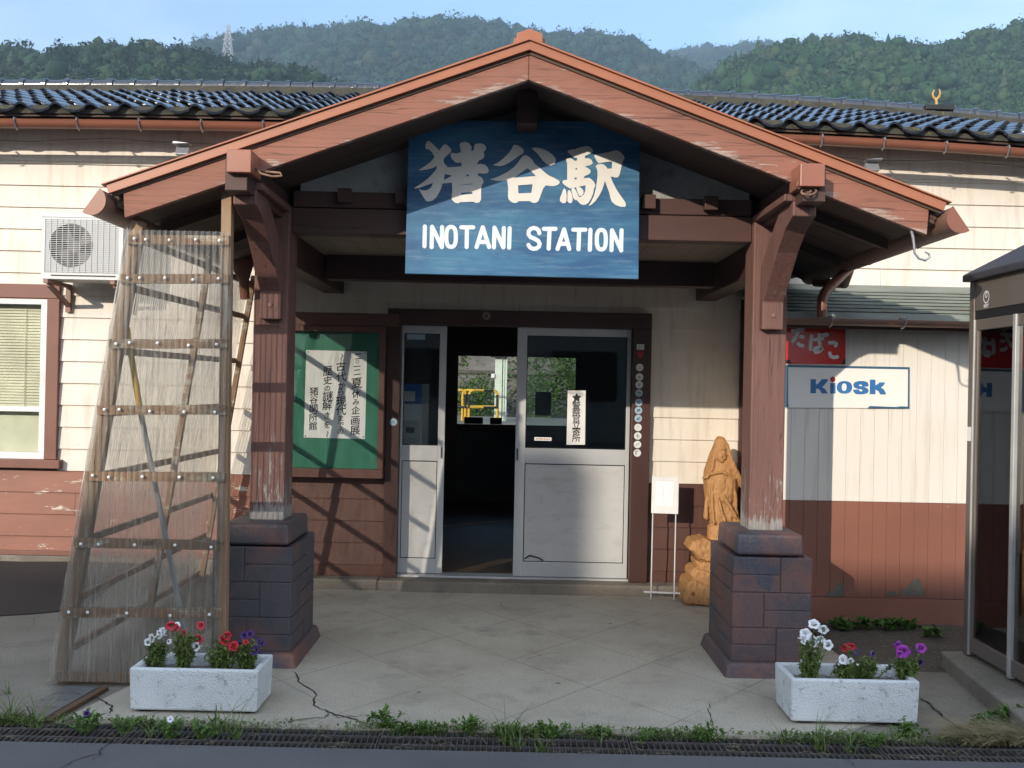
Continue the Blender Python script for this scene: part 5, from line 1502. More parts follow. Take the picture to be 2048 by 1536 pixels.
# side frame running back to the wall
Y2 = 7.12
def sy(t): return YSN + 0.1 + (Y2 - YSN - 0.1) * t
for t in (0.5, 0.98):
    y = sy(t)
    mb = MB(); mb.bar((lx(0.12) + 0.02, y, 0.10 if t > 0.7 else 0.03), (lx(2.34) + 0.02, y, 2.34), 0.036, 0.036, (0, 1, 0)); mb.build('stile', M['screen_wood'], SC, bevel=0.002)
for z in (2.30, 2.03, 1.70, 1.37, 1.04, 0.71, 0.38, 0.12):
    zz = z + rp.uniform(-0.01, 0.01)
    mb = MB(); mb.bar((lx(zz) - 0.02, YSN + 0.07, zz), (lx(zz) - 0.02, Y2 + 0.04, zz + rp.uniform(-0.01, 0.01)), 0.022, 0.038); mb.build('lath', M['screen_wood'], SC, bevel=0.002)
vs, fs = [], []
ny = int((Y2 - YSN - 0.02) / WP * 8); nz = 6
for i in range(ny + 1):
    y = YSN + 0.03 + (Y2 + 0.04 - YSN - 0.03) * i / ny
    for j in range(nz + 1):
        z = 0.13 + (2.34 - 0.13) * j / nz
        vs.append((lx(z) - 0.042 + 0.006 * math.sin(2 * math.pi * y / WP), y, z))
for i in range(ny):
    for j in range(nz):
        a = i * (nz + 1) + j
        fs.append((a, a + nz + 1, a + nz + 2, a + 1))
MB().add(vs, fs).build('corrugated_sheet', M['plastic'], SC, smooth=80, fix=False)

# pole leaning inside the screen
ta, tb_, tcx = at(253, 655, 4.93), at(280, 818, 4.97), at(362, 1228, 5.15)
tp = thing('snow_pusher', (tcx.x, tcx.y, 0), 'long handled tool with yellow grip leaning behind the corrugated screen', 'tool')
mb = MB(); mb.tube([ta, ta + (tb_ - ta) * 0.25, tb_], [0.017, 0.015, 0.016], n=10); mb.build('grip', M['yellow_grip'], tp, smooth=60)
end = tb_ + (tcx - tb_) * 1.14
mb = MB(); mb.tube([tb_, end], [0.0135, 0.015], n=10); mb.build('shaft', M['grey_shaft'], tp, smooth=60)
mb = MB(); mb.bar((end.x - 0.12, end.y, 0.06), (end.x + 0.12, end.y, 0.06), 0.02, 0.10); mb.build('blade', M['grey_shaft'], tp, bevel=0.004)

# ================================================================ PLANTERS AND PETUNIAS
def planter(x0, x1, y0, y1, h, label, seed):
    t = thing('planter', ((x0 + x1) / 2, (y0 + y1) / 2, 0.0), label, 'planter', 'white planters in front of the porch')
    tp_, wl = 0.006, 0.030
    mb = MB()
    zb = 0.012
    o = [(x0 + tp_, y0 + tp_, zb), (x1 - tp_, y0 + tp_, zb), (x1 - tp_, y1 - tp_, zb), (x0 + tp_, y1 - tp_, zb)]
    u = [(x0, y0, h), (x1, y0, h), (x1, y1, h), (x0, y1, h)]
    i = [(x0 + wl, y0 + wl, h), (x1 - wl, y0 + wl, h), (x1 - wl, y1 - wl, h), (x0 + wl, y1 - wl, h)]
    k = [(x0 + wl + 0.012, y0 + wl + 0.012, h - 0.075), (x1 - wl - 0.012, y0 + wl + 0.012, h - 0.075), (x1 - wl - 0.012, y1 - wl - 0.012, h - 0.075), (x0 + wl + 0.012, y1 - wl - 0.012, h - 0.075)]
    fs = [(3, 2, 1, 0)]
    for a in range(4):
        b = (a + 1) % 4
        fs += [(a, b, 4 + b, 4 + a), (4 + a, 4 + b, 8 + b, 8 + a), (8 + a, 8 + b, 12 + b, 12 + a)]
    fs.append((12, 13, 14, 15))
    mb.add(o + u + i + k, fs)
    bx = mb.build('box', M['stucco'], t, bevel=0.010); bx.modifiers['bevel'].segments = 3
    r2 = random.Random(seed)
    m = MB(); nx, ny = 26, 14
    vs = [(k[0][0] + (k[1][0] - k[0][0]) * a / nx, k[0][1] + (k[2][1] - k[0][1]) * b / ny, h - 0.062 + r2.uniform(0, 0.018)) for b in range(ny + 1) for a in range(nx + 1)]
    m.add(vs, [(b * (nx + 1) + a, b * (nx + 1) + a + 1, (b + 1) * (nx + 1) + a + 1, (b + 1) * (nx + 1) + a) for b in range(ny) for a in range(nx)])
    m.build('potting_soil', M['potting'], t, smooth=30)
    for (fx, fy) in ((0.12, 0.2), (0.88, 0.2), (0.12, 0.8), (0.88, 0.8)):
        m = MB(); m.box(x0 + (x1 - x0) * fx - 0.03, x0 + (x1 - x0) * fx + 0.03, y0 + (y1 - y0) * fy - 0.03, y0 + (y1 - y0) * fy + 0.03, -0.004, 0.0115)
        m.build('foot', M['black'], t)
    return t
planter(at(257, 1380, 4.42).x, at(516, 1380, 4.42).x, 4.42, 4.70, 0.208, 'white textured concrete planter of petunias in front of the corrugated screen', 1)
planter(at(1582, 1400, 4.45).x, at(1840, 1400, 4.45).x, 4.45, 4.735, 0.213, 'white textured concrete planter of petunias right of the porch pier', 2)

def add_leaf(mb, p, d, l, w, up=Vector((0, 0, 1)), fold=0.15):
    """leaf blade: 6 verts folded along the midrib"""
    d = d.normalized()
    s = d.cross(up)
    if s.length < 1e-3: s = Vector((1, 0, 0))
    s.normalize()
    n = s.cross(d).normalized()
    q = [p, p + d * l * 0.45 + s * w * 0.5 + n * l * fold, p + d * l * 0.45, p + d * l * 0.45 - s * w * 0.5 + n * l * fold, p + d * l - n * l * 0.12]
    mb.add(q, [(0, 2, 1), (0, 3, 2), (2, 4, 1), (2, 3, 4)])
def rdir(r, zmin=-0.3):
    while True:
        v = Vector((r.uniform(-1, 1), r.uniform(-1, 1), r.uniform(zmin, 1)))
        if 0.1 < v.length < 1: return v.normalized()
FLM = {}
def flower_mesh(mat):
    if mat in FLM: return FLM[mat]
    mb = MB(); vs = []
    n = 20
    for j, (rr, h) in enumerate(((0.003, -0.042), (0.006, -0.020), (0.014, -0.006), (0.027, 0.001), (0.034, -0.001))):
        for i in range(n):
            a = 2 * math.pi * i / n
            lob = 1 + (0.10 * math.cos(5 * a) if j >= 3 else 0)
            rip = 0.0035 * math.sin(10 * a + 1) * (j >= 3) + 0.003 * math.sin(3 * a) * (j == 4)
            vs.append((rr * lob * math.cos(a), rr * lob * math.sin(a), h + rip))
    fs = [(j * n + i, j * n + (i + 1) % n, (j + 1) * n + (i + 1) % n, (j + 1) * n + i) for j in range(4) for i in range(n)]
    mb.add(vs, fs)
    me = bpy.data.meshes.new('flower')
    me.from_pydata(mb.v, [], mb.f)
    me.materials.append(M[mat])
    me.polygons.foreach_set('use_smooth', [True] * len(me.polygons))
    FLM[mat] = me
    return me
def petunia(px, py, Y, h, spread, flowers, label, seed, lean=0.0):
    """plant rooted at x(px), depth Y; flowers: (px, py, colour, scale)"""
    r = random.Random(seed)
    base = at(px, py, Y)
    zb = 0.150
    t = thing('petunia', (base.x, Y, zb), label, 'flower', 'petunias in the two planters')
    mb = MB()
    tips = []
    for k in range(34):
        a = r.uniform(0, 2 * math.pi)
        top = Vector((base.x + lean * h + spread * r.uniform(0.2, 1) * math.cos(a), Y + spread * 0.7 * r.uniform(0.2, 1) * math.sin(a), zb + 0.03 + h * r.uniform(0.35, 1.05)))
        root = Vector((base.x + r.uniform(-0.02, 0.02), Y + r.uniform(-0.02, 0.02), zb))
        mid = (root + top) / 2 + Vector((r.uniform(-.02, .02), r.uniform(-.02, .02), 0.01))
        mb.tube([root, mid, top], [0.0028, 0.0022, 0.0015], n=5)
        for q in range(26):
            u = r.random()
            p = (root.lerp(mid, u * 2) if u < 0.5 else mid.lerp(top, u * 2 - 1))
            add_leaf(mb, p, rdir(r), r.uniform(0.014, 0.034), r.uniform(0.008, 0.017))
    for (fx, fy, c, s) in flowers:
        p = at(fx, fy, Y - 0.01 + r.uniform(-0.04, 0.04))
        root = Vector((base.x + (p.x - base.x) * 0.3, Y, zb))
        mid = root.lerp(p, 0.6) + Vector((0, 0.01, 0))
        mb.tube([root, mid, p], [0.003, 0.0022, 0.0016], n=5)
        for q in range(28):
            u = r.uniform(0.10, 0.99)
            pp = root.lerp(mid, u / 0.6) if u < 0.6 else mid.lerp(p, (u - 0.6) / 0.4)
            add_leaf(mb, pp, rdir(r), r.uniform(0.014, 0.032), r.uniform(0.008, 0.015))
        f = bpy.data.objects.new('flower', flower_mesh(c))
        col.objects.link(f); f.parent = t
        f.location = p - Vector((base.x, Y, zb))
        d = Vector((r.uniform(-0.9, 0.9), -1.0, r.uniform(-0.1, 0.9)))
        f.rotation_euler = d.to_track_quat('Z', 'Y').to_euler()
        f.scale = (s * r.uniform(0.60, 0.82), s * r.uniform(0.54, 0.76), s * 0.95)
    mb.build('foliage', M['petleaf'], t, fix=False)
PY = 4.565
petunia(312, 1320, PY, 0.11, 0.06, [(303, 1276, 'fl_white', .95), (318, 1269, 'fl_white', 1.1), (325, 1262, 'fl_white', .9), (296, 1284, 'fl_white', .8), (338, 1283, 'fl_white', .7)], 'petunia with small white flowers at the left end of the left planter', 21)
petunia(365, 1322, PY, 0.15, 0.06, [(342, 1252, 'fl_pink', 1.15), (351, 1256, 'fl_pink', .85), (353, 1250, 'fl_white', .7), (366, 1266, 'fl_pink', .8), (401, 1251, 'fl_pink', 1.05), (397, 1278, 'fl_pink', 1.0), (391, 1293, 'fl_white', 1.05)], 'tall petunia with coral flowers in the middle of the left planter', 22, 0.1)
petunia(440, 1322, PY, 0.12, 0.09, [(450, 1279, 'fl_red', 1.15), (455, 1272, 'fl_red', .9), (468, 1292, 'fl_red', 1.15), (460, 1296, 'fl_red', .8), (491, 1284, 'fl_red', .7)], 'bushy petunia with deep red flowers in the left planter', 23)
petunia(492, 1322, PY, 0.11, 0.06, [(487, 1272, 'fl_purple', .9), (501, 1268, 'fl_purple', .8), (522, 1284, 'fl_purple', 1.0), (510, 1300, 'fl_purple', 1.15), (478, 1290, 'fl_purple', .8), (487, 1311, 'fl_purple', .6)], 'petunia with dark purple flowers at the right end of the left planter', 24)
petunia(1616, 1345, PY, 0.19, 0.05, [(1628, 1248, 'fl_white', 1.1), (1646, 1259, 'fl_white', 1.1), (1611, 1268, 'fl_white', 1.2), (1608, 1279, 'fl_white', .95), (1624, 1283, 'fl_white', 1.2), (1641, 1278, 'fl_white', .8), (1656, 1290, 'fl_white', 1.0), (1634, 1314, 'fl_white', 1.1), (1612, 1304, 'fl_white', .7), (1647, 1284, 'fl_white', .8), (1607, 1322, 'fl_white', .6)], 'tall petunia crowded with white flowers at the left end of the right planter', 25, 0.05)
petunia(1692, 1350, PY, 0.09, 0.06, [(1692, 1296, 'fl_red', 1.1), (1703, 1293, 'fl_red', .8), (1713, 1305, 'fl_purple', .8), (1687, 1319, 'fl_white', 1.15), (1701, 1323, 'fl_white', .85), (1744, 1307, 'fl_purple', .7)], 'low petunia with red and white flowers in the middle of the right planter', 26)
petunia(1725, 1350, PY, 0.10, 0.06, [(1780, 1335, 'fl_purple', .6)], 'leafy petunia almost without flowers in the right planter', 27)
petunia(1808, 1350, PY, 0.12, 0.075, [(1797, 1291, 'fl_magenta', 1.0), (1806, 1303, 'fl_magenta', 1.2), (1842, 1296, 'fl_magenta', 1.15), (1800, 1309, 'fl_magenta', .8), (1838, 1324, 'fl_purple', .9)], 'petunia with magenta flowers at the right end of the right planter', 28)

# ================================================================ CARVED STATUE
YST = 7.0
SX = at(1439, 1000, YST).x
def sp_(zx, zy, Y=YST): return at(1350 + zx / 4.265, 860 + zy / 4.265, Y)
stt = thing('carved_statue', (SX, YST, 0), 'carved cedar figure of a robed and hooded woman standing on a rock base', 'statue')
U = FPX / YST * 4.265                        # zoomed pixels per metre
fig = MB()
prof_ = [(53,366,398),(62,354,408),(80,344,420),(110,333,432),(150,318,444),(185,302,462),(220,288,482),(270,272,500),(320,256,514),(370,244,524),(420,244,530),(470,248,530),(520,252,522),(560,256,512),(620,260,506),(680,262,508),(730,266,520),(770,276,524),(800,300,524),(818,320,500)]
vs, fs = [], []
n = 36
for j, (zy, xl, xr) in enumerate(prof_):
    c = sp_((xl + xr) / 2, zy); hw = (xr - xl) / 2 / U
    dp = min(hw * 0.85, 0.105)
    for i in range(n):
        a = 2 * math.pi * i / n
        fold = 0.0
        if zy > 400: fold = 0.006 * math.sin(7 * a + zy * 0.004) + 0.004 * math.sin(13 * a - zy * 0.006)
        vs.append((c.x + (hw + fold) * math.cos(a), YST + (dp + fold) * math.sin(a), c.z))
for j in range(len(prof_) - 1):
    for i in range(n):
        fs.append((j * n + i, j * n + (i + 1) % n, (j + 1) * n + (i + 1) % n, (j + 1) * n + i))
fs.append(tuple(range(n))); fs.append(tuple(range((len(prof_) - 1) * n, len(prof_) * n))[::-1])
fig.add(vs, fs)
def fb(zx, zy, dy, rx, ry, rz, rot=None): c = sp_(zx, zy, YST); fig.ball((c.x, YST + dy, c.z), rx, ry, rz, 16, 11, rot)
def ft(pts, r, n=10):
    q = []
    for zx, zy, dy in pts:
        c = sp_(zx, zy, YST); q.append((c.x, YST + dy, c.z))
    fig.tube(q, r, n=n)
# face: head, nose, brows, lips, chin, cheeks
fb(375, 208, -0.066, 0.041, 0.040, 0.058)
ft([(375, 192, -0.103), (375, 222, -0.112)], [0.004, 0.007])
ft([(346, 190, -0.094), (358, 184, -0.101), (370, 190, -0.104)], [0.002, 0.0035, 0.002]); ft([(380, 190, -0.104), (392, 184, -0.101), (404, 190, -0.094)], [0.002, 0.0035, 0.002])
fb(358, 203, -0.099, 0.010, 0.006, 0.004); fb(392, 203, -0.099, 0.010, 0.006, 0.004)
ft([(363, 240, -0.098), (375, 238, -0.105), (387, 240, -0.098)], [0.003, 0.006, 0.003])
fb(375, 255, -0.092, 0.014, 0.012, 0.012); fb(354, 226, -0.088, 0.014, 0.014, 0.018); fb(396, 226, -0.088, 0.014, 0.014, 0.018)
# hair band, crown jewel, hood border, ear lobes
ft([(322, 180, -0.066), (345, 164, -0.090), (375, 155, -0.099), (405, 154, -0.090), (428, 168, -0.064)], 0.006)
fb(380, 110, -0.070, 0.014, 0.018, 0.030); fb(375, 140, -0.050, 0.052, 0.042, 0.075)
ft([(375, 70, -0.055), (345, 110, -0.070), (322, 170, -0.070), (312, 240, -0.075), (296, 320, -0.085), (255, 395, -0.070), (226, 402, -0.050)], [0.010, 0.010, 0.010, 0.012, 0.014, 0.014, 0.012])
ft([(390, 70, -0.055), (425, 120, -0.065), (444, 190, -0.066), (462, 250, -0.068), (486, 320, -0.075), (520, 390, -0.060), (545, 440, -0.040), (562, 485, -0.025)], [0.012, 0.014, 0.015, 0.016, 0.018, 0.022, 0.018, 0.013])
ft([(330, 215, -0.055), (332, 255, -0.060)], 0.010); ft([(424, 215, -0.055), (436, 262, -0.058)], 0.010)
# neck, chest, folded hands under the robe front
ft([(375, 262, -0.045), (375, 290, -0.055)], 0.030)
fb(380, 330, -0.045, 0.085, 0.05, 0.06)
fb(378, 500, -0.052, 0.104, 0.050, 0.160)
ft([(285, 372, -0.085), (330, 352, -0.108), (375, 346, -0.112), (400, 360, -0.110), (440, 385, -0.095), (470, 410, -0.075)], [0.008, 0.010, 0.010, 0.010, 0.010, 0.008])
# long robe folds sweeping to the lower right
ft([(300, 440, -0.085), (295, 560, -0.085), (300, 680, -0.085), (315, 790, -0.080)], [0.010, 0.012, 0.012, 0.012])
ft([(380, 540, -0.105), (430, 620, -0.100), (480, 700, -0.085), (540, 800, -0.055), (566, 822, -0.045)], [0.008, 0.013, 0.017, 0.017, 0.010])
ft([(465, 430, -0.080), (500, 560, -0.065), (505, 680, -0.050), (530, 770, -0.045)], [0.010, 0.014, 0.014, 0.012])
ft([(345, 560, -0.105), (370, 680, -0.105), (410, 790, -0.095), (470, 818, -0.080)], [0.006, 0.011, 0.014, 0.012])
ft([(262, 560, -0.04), (256, 660, -0.05), (250, 735, -0.055), (268, 752, -0.05)], [0.012, 0.017, 0.020, 0.014])
fb(500, 770, -0.05, 0.036, 0.03, 0.055)
fb(534, 806, -0.045, 0.03, 0.02, 0.016)
# under-robe and plinth disc
c0, c1 = sp_(368, 810), sp_(368, 1000)
fig.tube([(c0.x, YST - 0.005, c0.z), (c0.x, YST - 0.005, (c0.z + c1.z) / 2), (c1.x - 0.005, YST - 0.01, c1.z)], [0.078, 0.080, 0.088], n=18)
c = sp_(360, 988); fig.ball((c.x, YST - 0.015, c.z), 0.115, 0.10, 0.018, 20, 8)
f = fig.build('figure', M['carved'], stt, smooth=60)
rm = f.modifiers.new('remesh', 'REMESH'); rm.mode = 'VOXEL'; rm.voxel_size = 0.0052; rm.use_smooth_shade = True
sm = f.modifiers.new('smooth', 'SMOOTH'); sm.iterations = 2; sm.factor = 0.5
chis = bpy.data.textures.new('chisel', 'VORONOI'); chis.noise_scale = 0.035; chis.distance_metric = 'DISTANCE'
dm = f.modifiers.new('chisel', 'DISPLACE'); dm.texture = chis; dm.strength = 0.004; dm.mid_level = 0.4; dm.texture_coords = 'LOCAL'
# rock base: slanted chipped slabs
rk = MB()
rr = random.Random(9)
def chunk(poly, y0, y1, shrink=0.85):
    q = [(sp_(a, b).x, sp_(a, b).z) for a, b in poly]
    cx = sum(p[0] for p in q) / len(q); cz = sum(p[1] for p in q) / len(q)
    k = len(q)
    vs = []
    for yy, s in ((y0, shrink), (y0 + 0.03, 1.0), (y1 - 0.03, 1.0), (y1, shrink)):
        for x, z in q: vs.append((cx + (x - cx) * s + rr.uniform(-.004, .004), yy + rr.uniform(-.006, .006), max(0.0, cz + (z - cz) * s)))
    fs = [tuple(range(k)), tuple(range(3 * k, 4 * k))[::-1]]
    for j in range(3):
        fs += [(j * k + i, j * k + (i + 1) % k, (j + 1) * k + (i + 1) % k, (j + 1) * k + i) for i in range(k)]
    rk.add(vs, fs)
chunk([(130, 925), (240, 905), (450, 980), (520, 1040), (515, 1160), (360, 1130), (180, 1080), (95, 990)], 6.86, 7.14)
chunk([(150, 1090), (360, 1130), (530, 1120), (560, 1210), (360, 1215), (200, 1170), (155, 1130)], 6.885, 7.13)
chunk([(110, 1180), (150, 1150), (360, 1200), (560, 1200), (580, 1330), (340, 1340), (200, 1290), (108, 1225)], 6.865, 7.15)
chunk([(75, 1262), (130, 1240), (230, 1290), (370, 1330), (600, 1310), (640, 1500), (370, 1496), (42, 1440), (45, 1400), (62, 1300)], 6.84, 7.16, 0.93)
chunk([(200, 960), (480, 970), (540, 1300), (260, 1330)], 6.92, 7.12, 0.9)
rk.box(sp_(60, 1480).x, sp_(620, 1480).x, 6.865, 7.14, 0.0, 0.04)
o = rk.build('rock_base', M['carved'], stt, smooth=50)
rm = o.modifiers.new('remesh', 'REMESH'); rm.mode = 'VOXEL'; rm.voxel_size = 0.006; rm.use_smooth_shade = True
sm = o.modifiers.new('smooth', 'SMOOTH'); sm.iterations = 1; sm.factor = 0.3
dm = o.modifiers.new('chisel', 'DISPLACE'); dm.texture = chis; dm.strength = 0.006; dm.mid_level = 0.4; dm.texture_coords = 'LOCAL'

# ================================================================ INFO STAND
YI = 7.03
st_ = thing('info_stand', (at(1330, 1195, YI).x, YI, 0), 'thin white stand holding a small white notice beside the carved statue', 'sign stand')
p = [at(a, b, YI) for a, b in ((1304, 952), (1357.5, 955), (1356, 1028), (1302, 1026))]
mb = MB(); mb.prism([(q.x, q.z) for q in p], 'y', YI - 0.012, YI - 0.002); mb.build('panel', M['white_plate'], st_, bevel=0.003)
for a, b in ((1302, 1198), (1348, 1200)):
    mb = MB(); t_ = at(a + 4, 1024, YI); g_ = at(a, b, YI); mb.tube([(t_.x, YI + 0.004, t_.z + 0.2), (g_.x, YI + 0.004, 0.004)], 0.005, n=8); mb.build('leg', M['white_rod'], st_, smooth=60)
q0, q1 = at(1287, 1183, YI), at(1360, 1186, YI)
mb = MB(); mb.bar((q0.x, YI - 0.008, q0.z), (q1.x, YI - 0.008, q1.z), 0.010, 0.012); mb.build('crossbar', M['white_rod'], st_)
p = [at(a, b, YI - 0.014) for a, b in ((1313, 962), (1348, 964), (1345, 1014), (1310, 1010))]
mb = MB(); mb.prism([(q.x, q.z) for q in p], 'y', YI - 0.0142, YI - 0.0132); pp = mb.build('paper', M['paper'], st_)
mb = MB()
for cx_, t0, t1, w_ in ((1342, 972, 1000, .7), (1337, 972, 1004, .6), (1326, 975, 1006, 1.3), (1317, 984, 1008, .7)):
    y_ = t0
    while y_ < t1:
        a = at(cx_, y_, YI - 0.0146); e = rr.uniform(1.6, 2.6) * w_ / 1.0
        mb.box(a.x - 0.0018 * w_, a.x + 0.0018 * w_, YI - 0.0147, YI - 0.0143, a.z - 0.0038 * w_, a.z); y_ += 2.2 * w_ + 0.9
mb.build('writing', M['ink'], pp)

# ================================================================ PHONE BOOTH
BX, BY0, BY1 = 2.60, 4.57, 5.42
PB = thing('phone_booth', (3.2, 5.3, 0.085), 'bronze framed glass telephone booth with dark hipped roof at the right edge', 'phone booth')
bw = 0.87
def post4(x, y, w=0.05): return (x, x + w, y, y + w)
for (x, y) in ((BX, BY0), (BX, BY1 - 0.055), (BX + bw - 0.055, BY0), (BX + bw - 0.055, BY1 - 0.055)):
    mb = MB(); mb.box(x, x + 0.055, y, y + 0.055, 0.085, 2.205); mb.build('post', M['booth'], PB, bevel=0.005)
mb = MB()
for y0_, y1_ in ((BY0 + 0.055, BY1 - 0.055),):
    mb.box(BX + 0.003, BX + 0.03, y0_, y1_, 2.035, 2.205); mb.box(BX + bw - 0.03, BX + bw - 0.003, y0_, y1_, 2.035, 2.205)
mb.box(BX + 0.055, BX + bw - 0.055, BY0 + 0.003, BY0 + 0.03, 2.035, 2.205); mb.box(BX + 0.055, BX + bw - 0.055, BY1 - 0.03, BY1 - 0.003, 2.035, 2.205)
mb.build('header', M['booth'], PB, bevel=0.002)
mb = MB()
mb.box(BX + 0.008, BX + 0.03, BY0 + 0.055, BY1 - 0.055, 1.985, 2.034); mb.box(BX + 0.055, BX + bw - 0.055, BY1 - 0.03, BY1 - 0.008, 1.985, 2.034); mb.box(BX + 0.055, BX + bw - 0.055, BY0 + 0.008, BY0 + 0.03, 1.985, 2.034)
mb.build('dark_band', M['booth_dark'], PB)
def side(name, horiz):
    mb = MB()
    ym = BY0 + 0.28
    mb.box(BX + 0.004, BX + 0.032, BY0 + 0.0555, BY1 - 0.0555, 1.925, 1.984)
    mb.box(BX + 0.004, BX + 0.032, BY0 + 0.0555, BY1 - 0.0555, 0.12, 0.20)
    mb.box(BX + 0.004, BX + 0.032, BY1 - 0.095, BY1 - 0.0555, 0.20, 1.925)
    mb.box(BX + 0.004, BX + 0.032, BY0 + 0.0555, BY0 + 0.09, 0.20, 1.925)
    return mb.build('side_frame', M['booth'], PB, bevel=0.003)
sfr = side('side_frame', 0)
mb = MB(); mb.box(BX - 0.006, BX + 0.028, BY0 + 0.335, BY0 + 0.365, 0.10, 1.985); mb.build('bright_rail', M['booth_rail'], PB, bevel=0.004)
mb = MB(); mb.box(BX - 0.004, BX + 0.012, BY1 - 0.070, BY1 - 0.057, 0.10, 1.985); mb.build('bright_rail', M['booth_rail'], PB, bevel=0.003)
mb = MB(); mb.box(BX + 0.015, BX + 0.021, BY0 + 0.09, BY1 - 0.095, 0.20, 1.925); mb.build('pane', M['booth_glass'], PB)
mb = MB(); mb.box(BX + 0.056, BX + bw - 0.056, BY1 - 0.03, BY1 - 0.024, 0.12, 1.985); mb.build('pane', M['booth_glass'], PB)
mb = MB(); mb.box(BX + bw - 0.03, BX + bw - 0.024, BY0 + 0.056, BY1 - 0.056, 0.12, 1.985); mb.build('pane', M['booth_glass'], PB)
mb = MB(); mb.box(BX + 0.056, BX + bw - 0.056, BY0 + 0.015, BY0 + 0.021, 0.12, 1.985); mb.build('door', M['booth_glass'], PB)
mb = MB(); o_ = 0.03
a_ = [(BX - o_, BY0 - o_), (BX + bw + o_, BY0 - o_), (BX + bw + o_, BY1 + o_), (BX - o_, BY1 + o_)]
b_ = [(BX + 0.30, BY0 + 0.30), (BX + bw - 0.30, BY0 + 0.30), (BX + bw - 0.30, BY1 - 0.30), (BX + 0.30, BY1 - 0.30)]
mb.add([(x, y, 2.206) for x, y in a_] + [(x, y, 2.245) for x, y in a_] + [(x, y, 2.46) for x, y in b_],
       [(3, 2, 1, 0), (8, 9, 10, 11)] + [(i, (i + 1) % 4, 4 + (i + 1) % 4, 4 + i) for i in range(4)] + [(4 + i, 4 + (i + 1) % 4, 8 + (i + 1) % 4, 8 + i) for i in range(4)])
mb.build('roof', M['booth_roof'], PB, bevel=0.006)
mb = MB(); mb.box(BX + 0.06, BX + bw - 0.06, BY0 + 0.06, BY1 - 0.06, 0.086, 0.11); mb.build('floor', M['booth'], PB)
mb = MB(); mb.box(BX + bw - 0.25, BX + bw - 0.06, 5.1, 5.4, 0.95, 0.98); mb.box(BX + bw - 0.22, BX + bw - 0.07, 5.15, 5.35, 0.981, 1.42); mb.build('telephone', M['alu'], PB, bevel=0.01)
# loop emblem and letters on the header (faces -x)
def hdr(px, py):
    d = CR @ Vector(((px - 1024) / FPX, -(py - 768) / FPX, -1)); t = (BX + 0.003) / d.x
    return Vector((0, 0, EYE)) + d * t
ec = hdr(1973, 594)
mb = MB()
def loop(cy, cz, ry, rz, w, a0=0, a1=2 * math.pi, n=28):
    vs = []
    for i in range(n + 1):
        a = a0 + (a1 - a0) * i / n
        for s in (-1, 1):
            vs.append((BX + 0.0018 - 0.0, cy + (ry + s * w) * math.cos(a), cz + (rz + s * w) * math.sin(a)))
    mb.add(vs, [(2 * i, 2 * i + 1, 2 * i + 3, 2 * i + 2) for i in range(n)])
loop(ec.y, ec.z, 0.030, 0.032, 0.0035)
mb.v = [(x, y, z) for x, y, z in mb.v]
loop2 = len(mb.v)
loop(ec.y, ec.z + 0.012, 0.010, 0.014, 0.003)
mb.v[loop2:] = [(x - 0.0006, y, z) for x, y, z in mb.v[loop2:]]
mb.build('emblem', M['white_plate'], PB)
curve_to_mesh('lettering', text_cu('NTT', 0.026, 0.0012, 0.0004), M['white_plate'], PB, Matrix.Translation((BX + 0.0018, ec.y, ec.z - 0.050)) @ Matrix.Rotation(R(-90), 4, 'Z') @ Matrix.Rotation(R(90), 4, 'X'))
p = at(1947, 856, 5.73)
mb = MB(); mb.box(BX - 0.0012, BX - 0.0002, BY1 - 0.05, BY1 - 0.005, 1.30, 1.38); mb.build('sticker', M['paper'], PB)

# ================================================================ DRAIN GRATES, COVER PLATE, WEEDS
def grate(x0, L=1.1):
    t = thing('drain_grate', (x0, YG0, -0.02), 'steel drain grating in the row between the road and the porch paving', 'drain grate', 'steel gratings over the roadside drain')
    mb = MB()
    y0, y1 = YG0 + 0.006, YG1 - 0.006
    z0, z1 = -0.045, -0.004
    mb.box(x0 + 0.003, x0 + L - 0.003, y0, y0 + 0.006, z0, z1); mb.box(x0 + 0.003, x0 + L - 0.003, y1 - 0.006, y1, z0, z1)
    mb.box(x0 + 0.003, x0 + 0.009, y0 + 0.006, y1 - 0.006, z0, z1); mb.box(x0 + L - 0.009, x0 + L - 0.003, y0 + 0.006, y1 - 0.006, z0, z1)
    mb.build('frame', M['grate'], t)
    mb = MB(); k = 1
    while x0 + k * 0.0262 < x0 + L - 0.015:
        mb.box(x0 + k * 0.0262, x0 + k * 0.0262 + 0.0045, y0 + 0.006, y1 - 0.006, z0 + 0.004, z1 - 0.001); k += 1
    mb.build('bars', M['grate'], t)
    mb = MB()
    for f in (0.30, 0.70): mb.box(x0 + 0.009, x0 + L - 0.009, y0 + (y1 - y0) * f, y0 + (y1 - y0) * f + 0.006, z0 + 0.012, z1 + 0.0015)
    mb.build('cross_rod', M['grate'], t)
    return t
g0 = grate(-4.95)
gl = ['first steel drain grating, at the left edge under the tall grass', 'drain grating in front of the left planter', 'drain grating under the crack at the left of the paving', 'drain grating in front of the doorway with grass tufts', 'drain grating right of the doorway tufts', 'drain grating in front of the right planter', 'drain grating at the far right among dry grass']
for k in range(8):
    x = -4.95 + 1.1 * (k + 1)
    c = copy_tree(g0); c.location = (x, YG0, -0.02 + rp.uniform(-0.004, 0.0)); c.rotation_euler = (0, rp.uniform(-0.003, 0.003), 0)
    c['label'] = gl[k - 1] if 1 <= k <= 6 else (gl[0] if k < 1 else gl[6])
    if k == 0: c['label'] = 'drain grating at the left edge of the road among tall grass'
bpy.data.objects.remove(g0.children[0]); 
for o in list(g0.children): bpy.data.objects.remove(o)
bpy.data.objects.remove(g0)
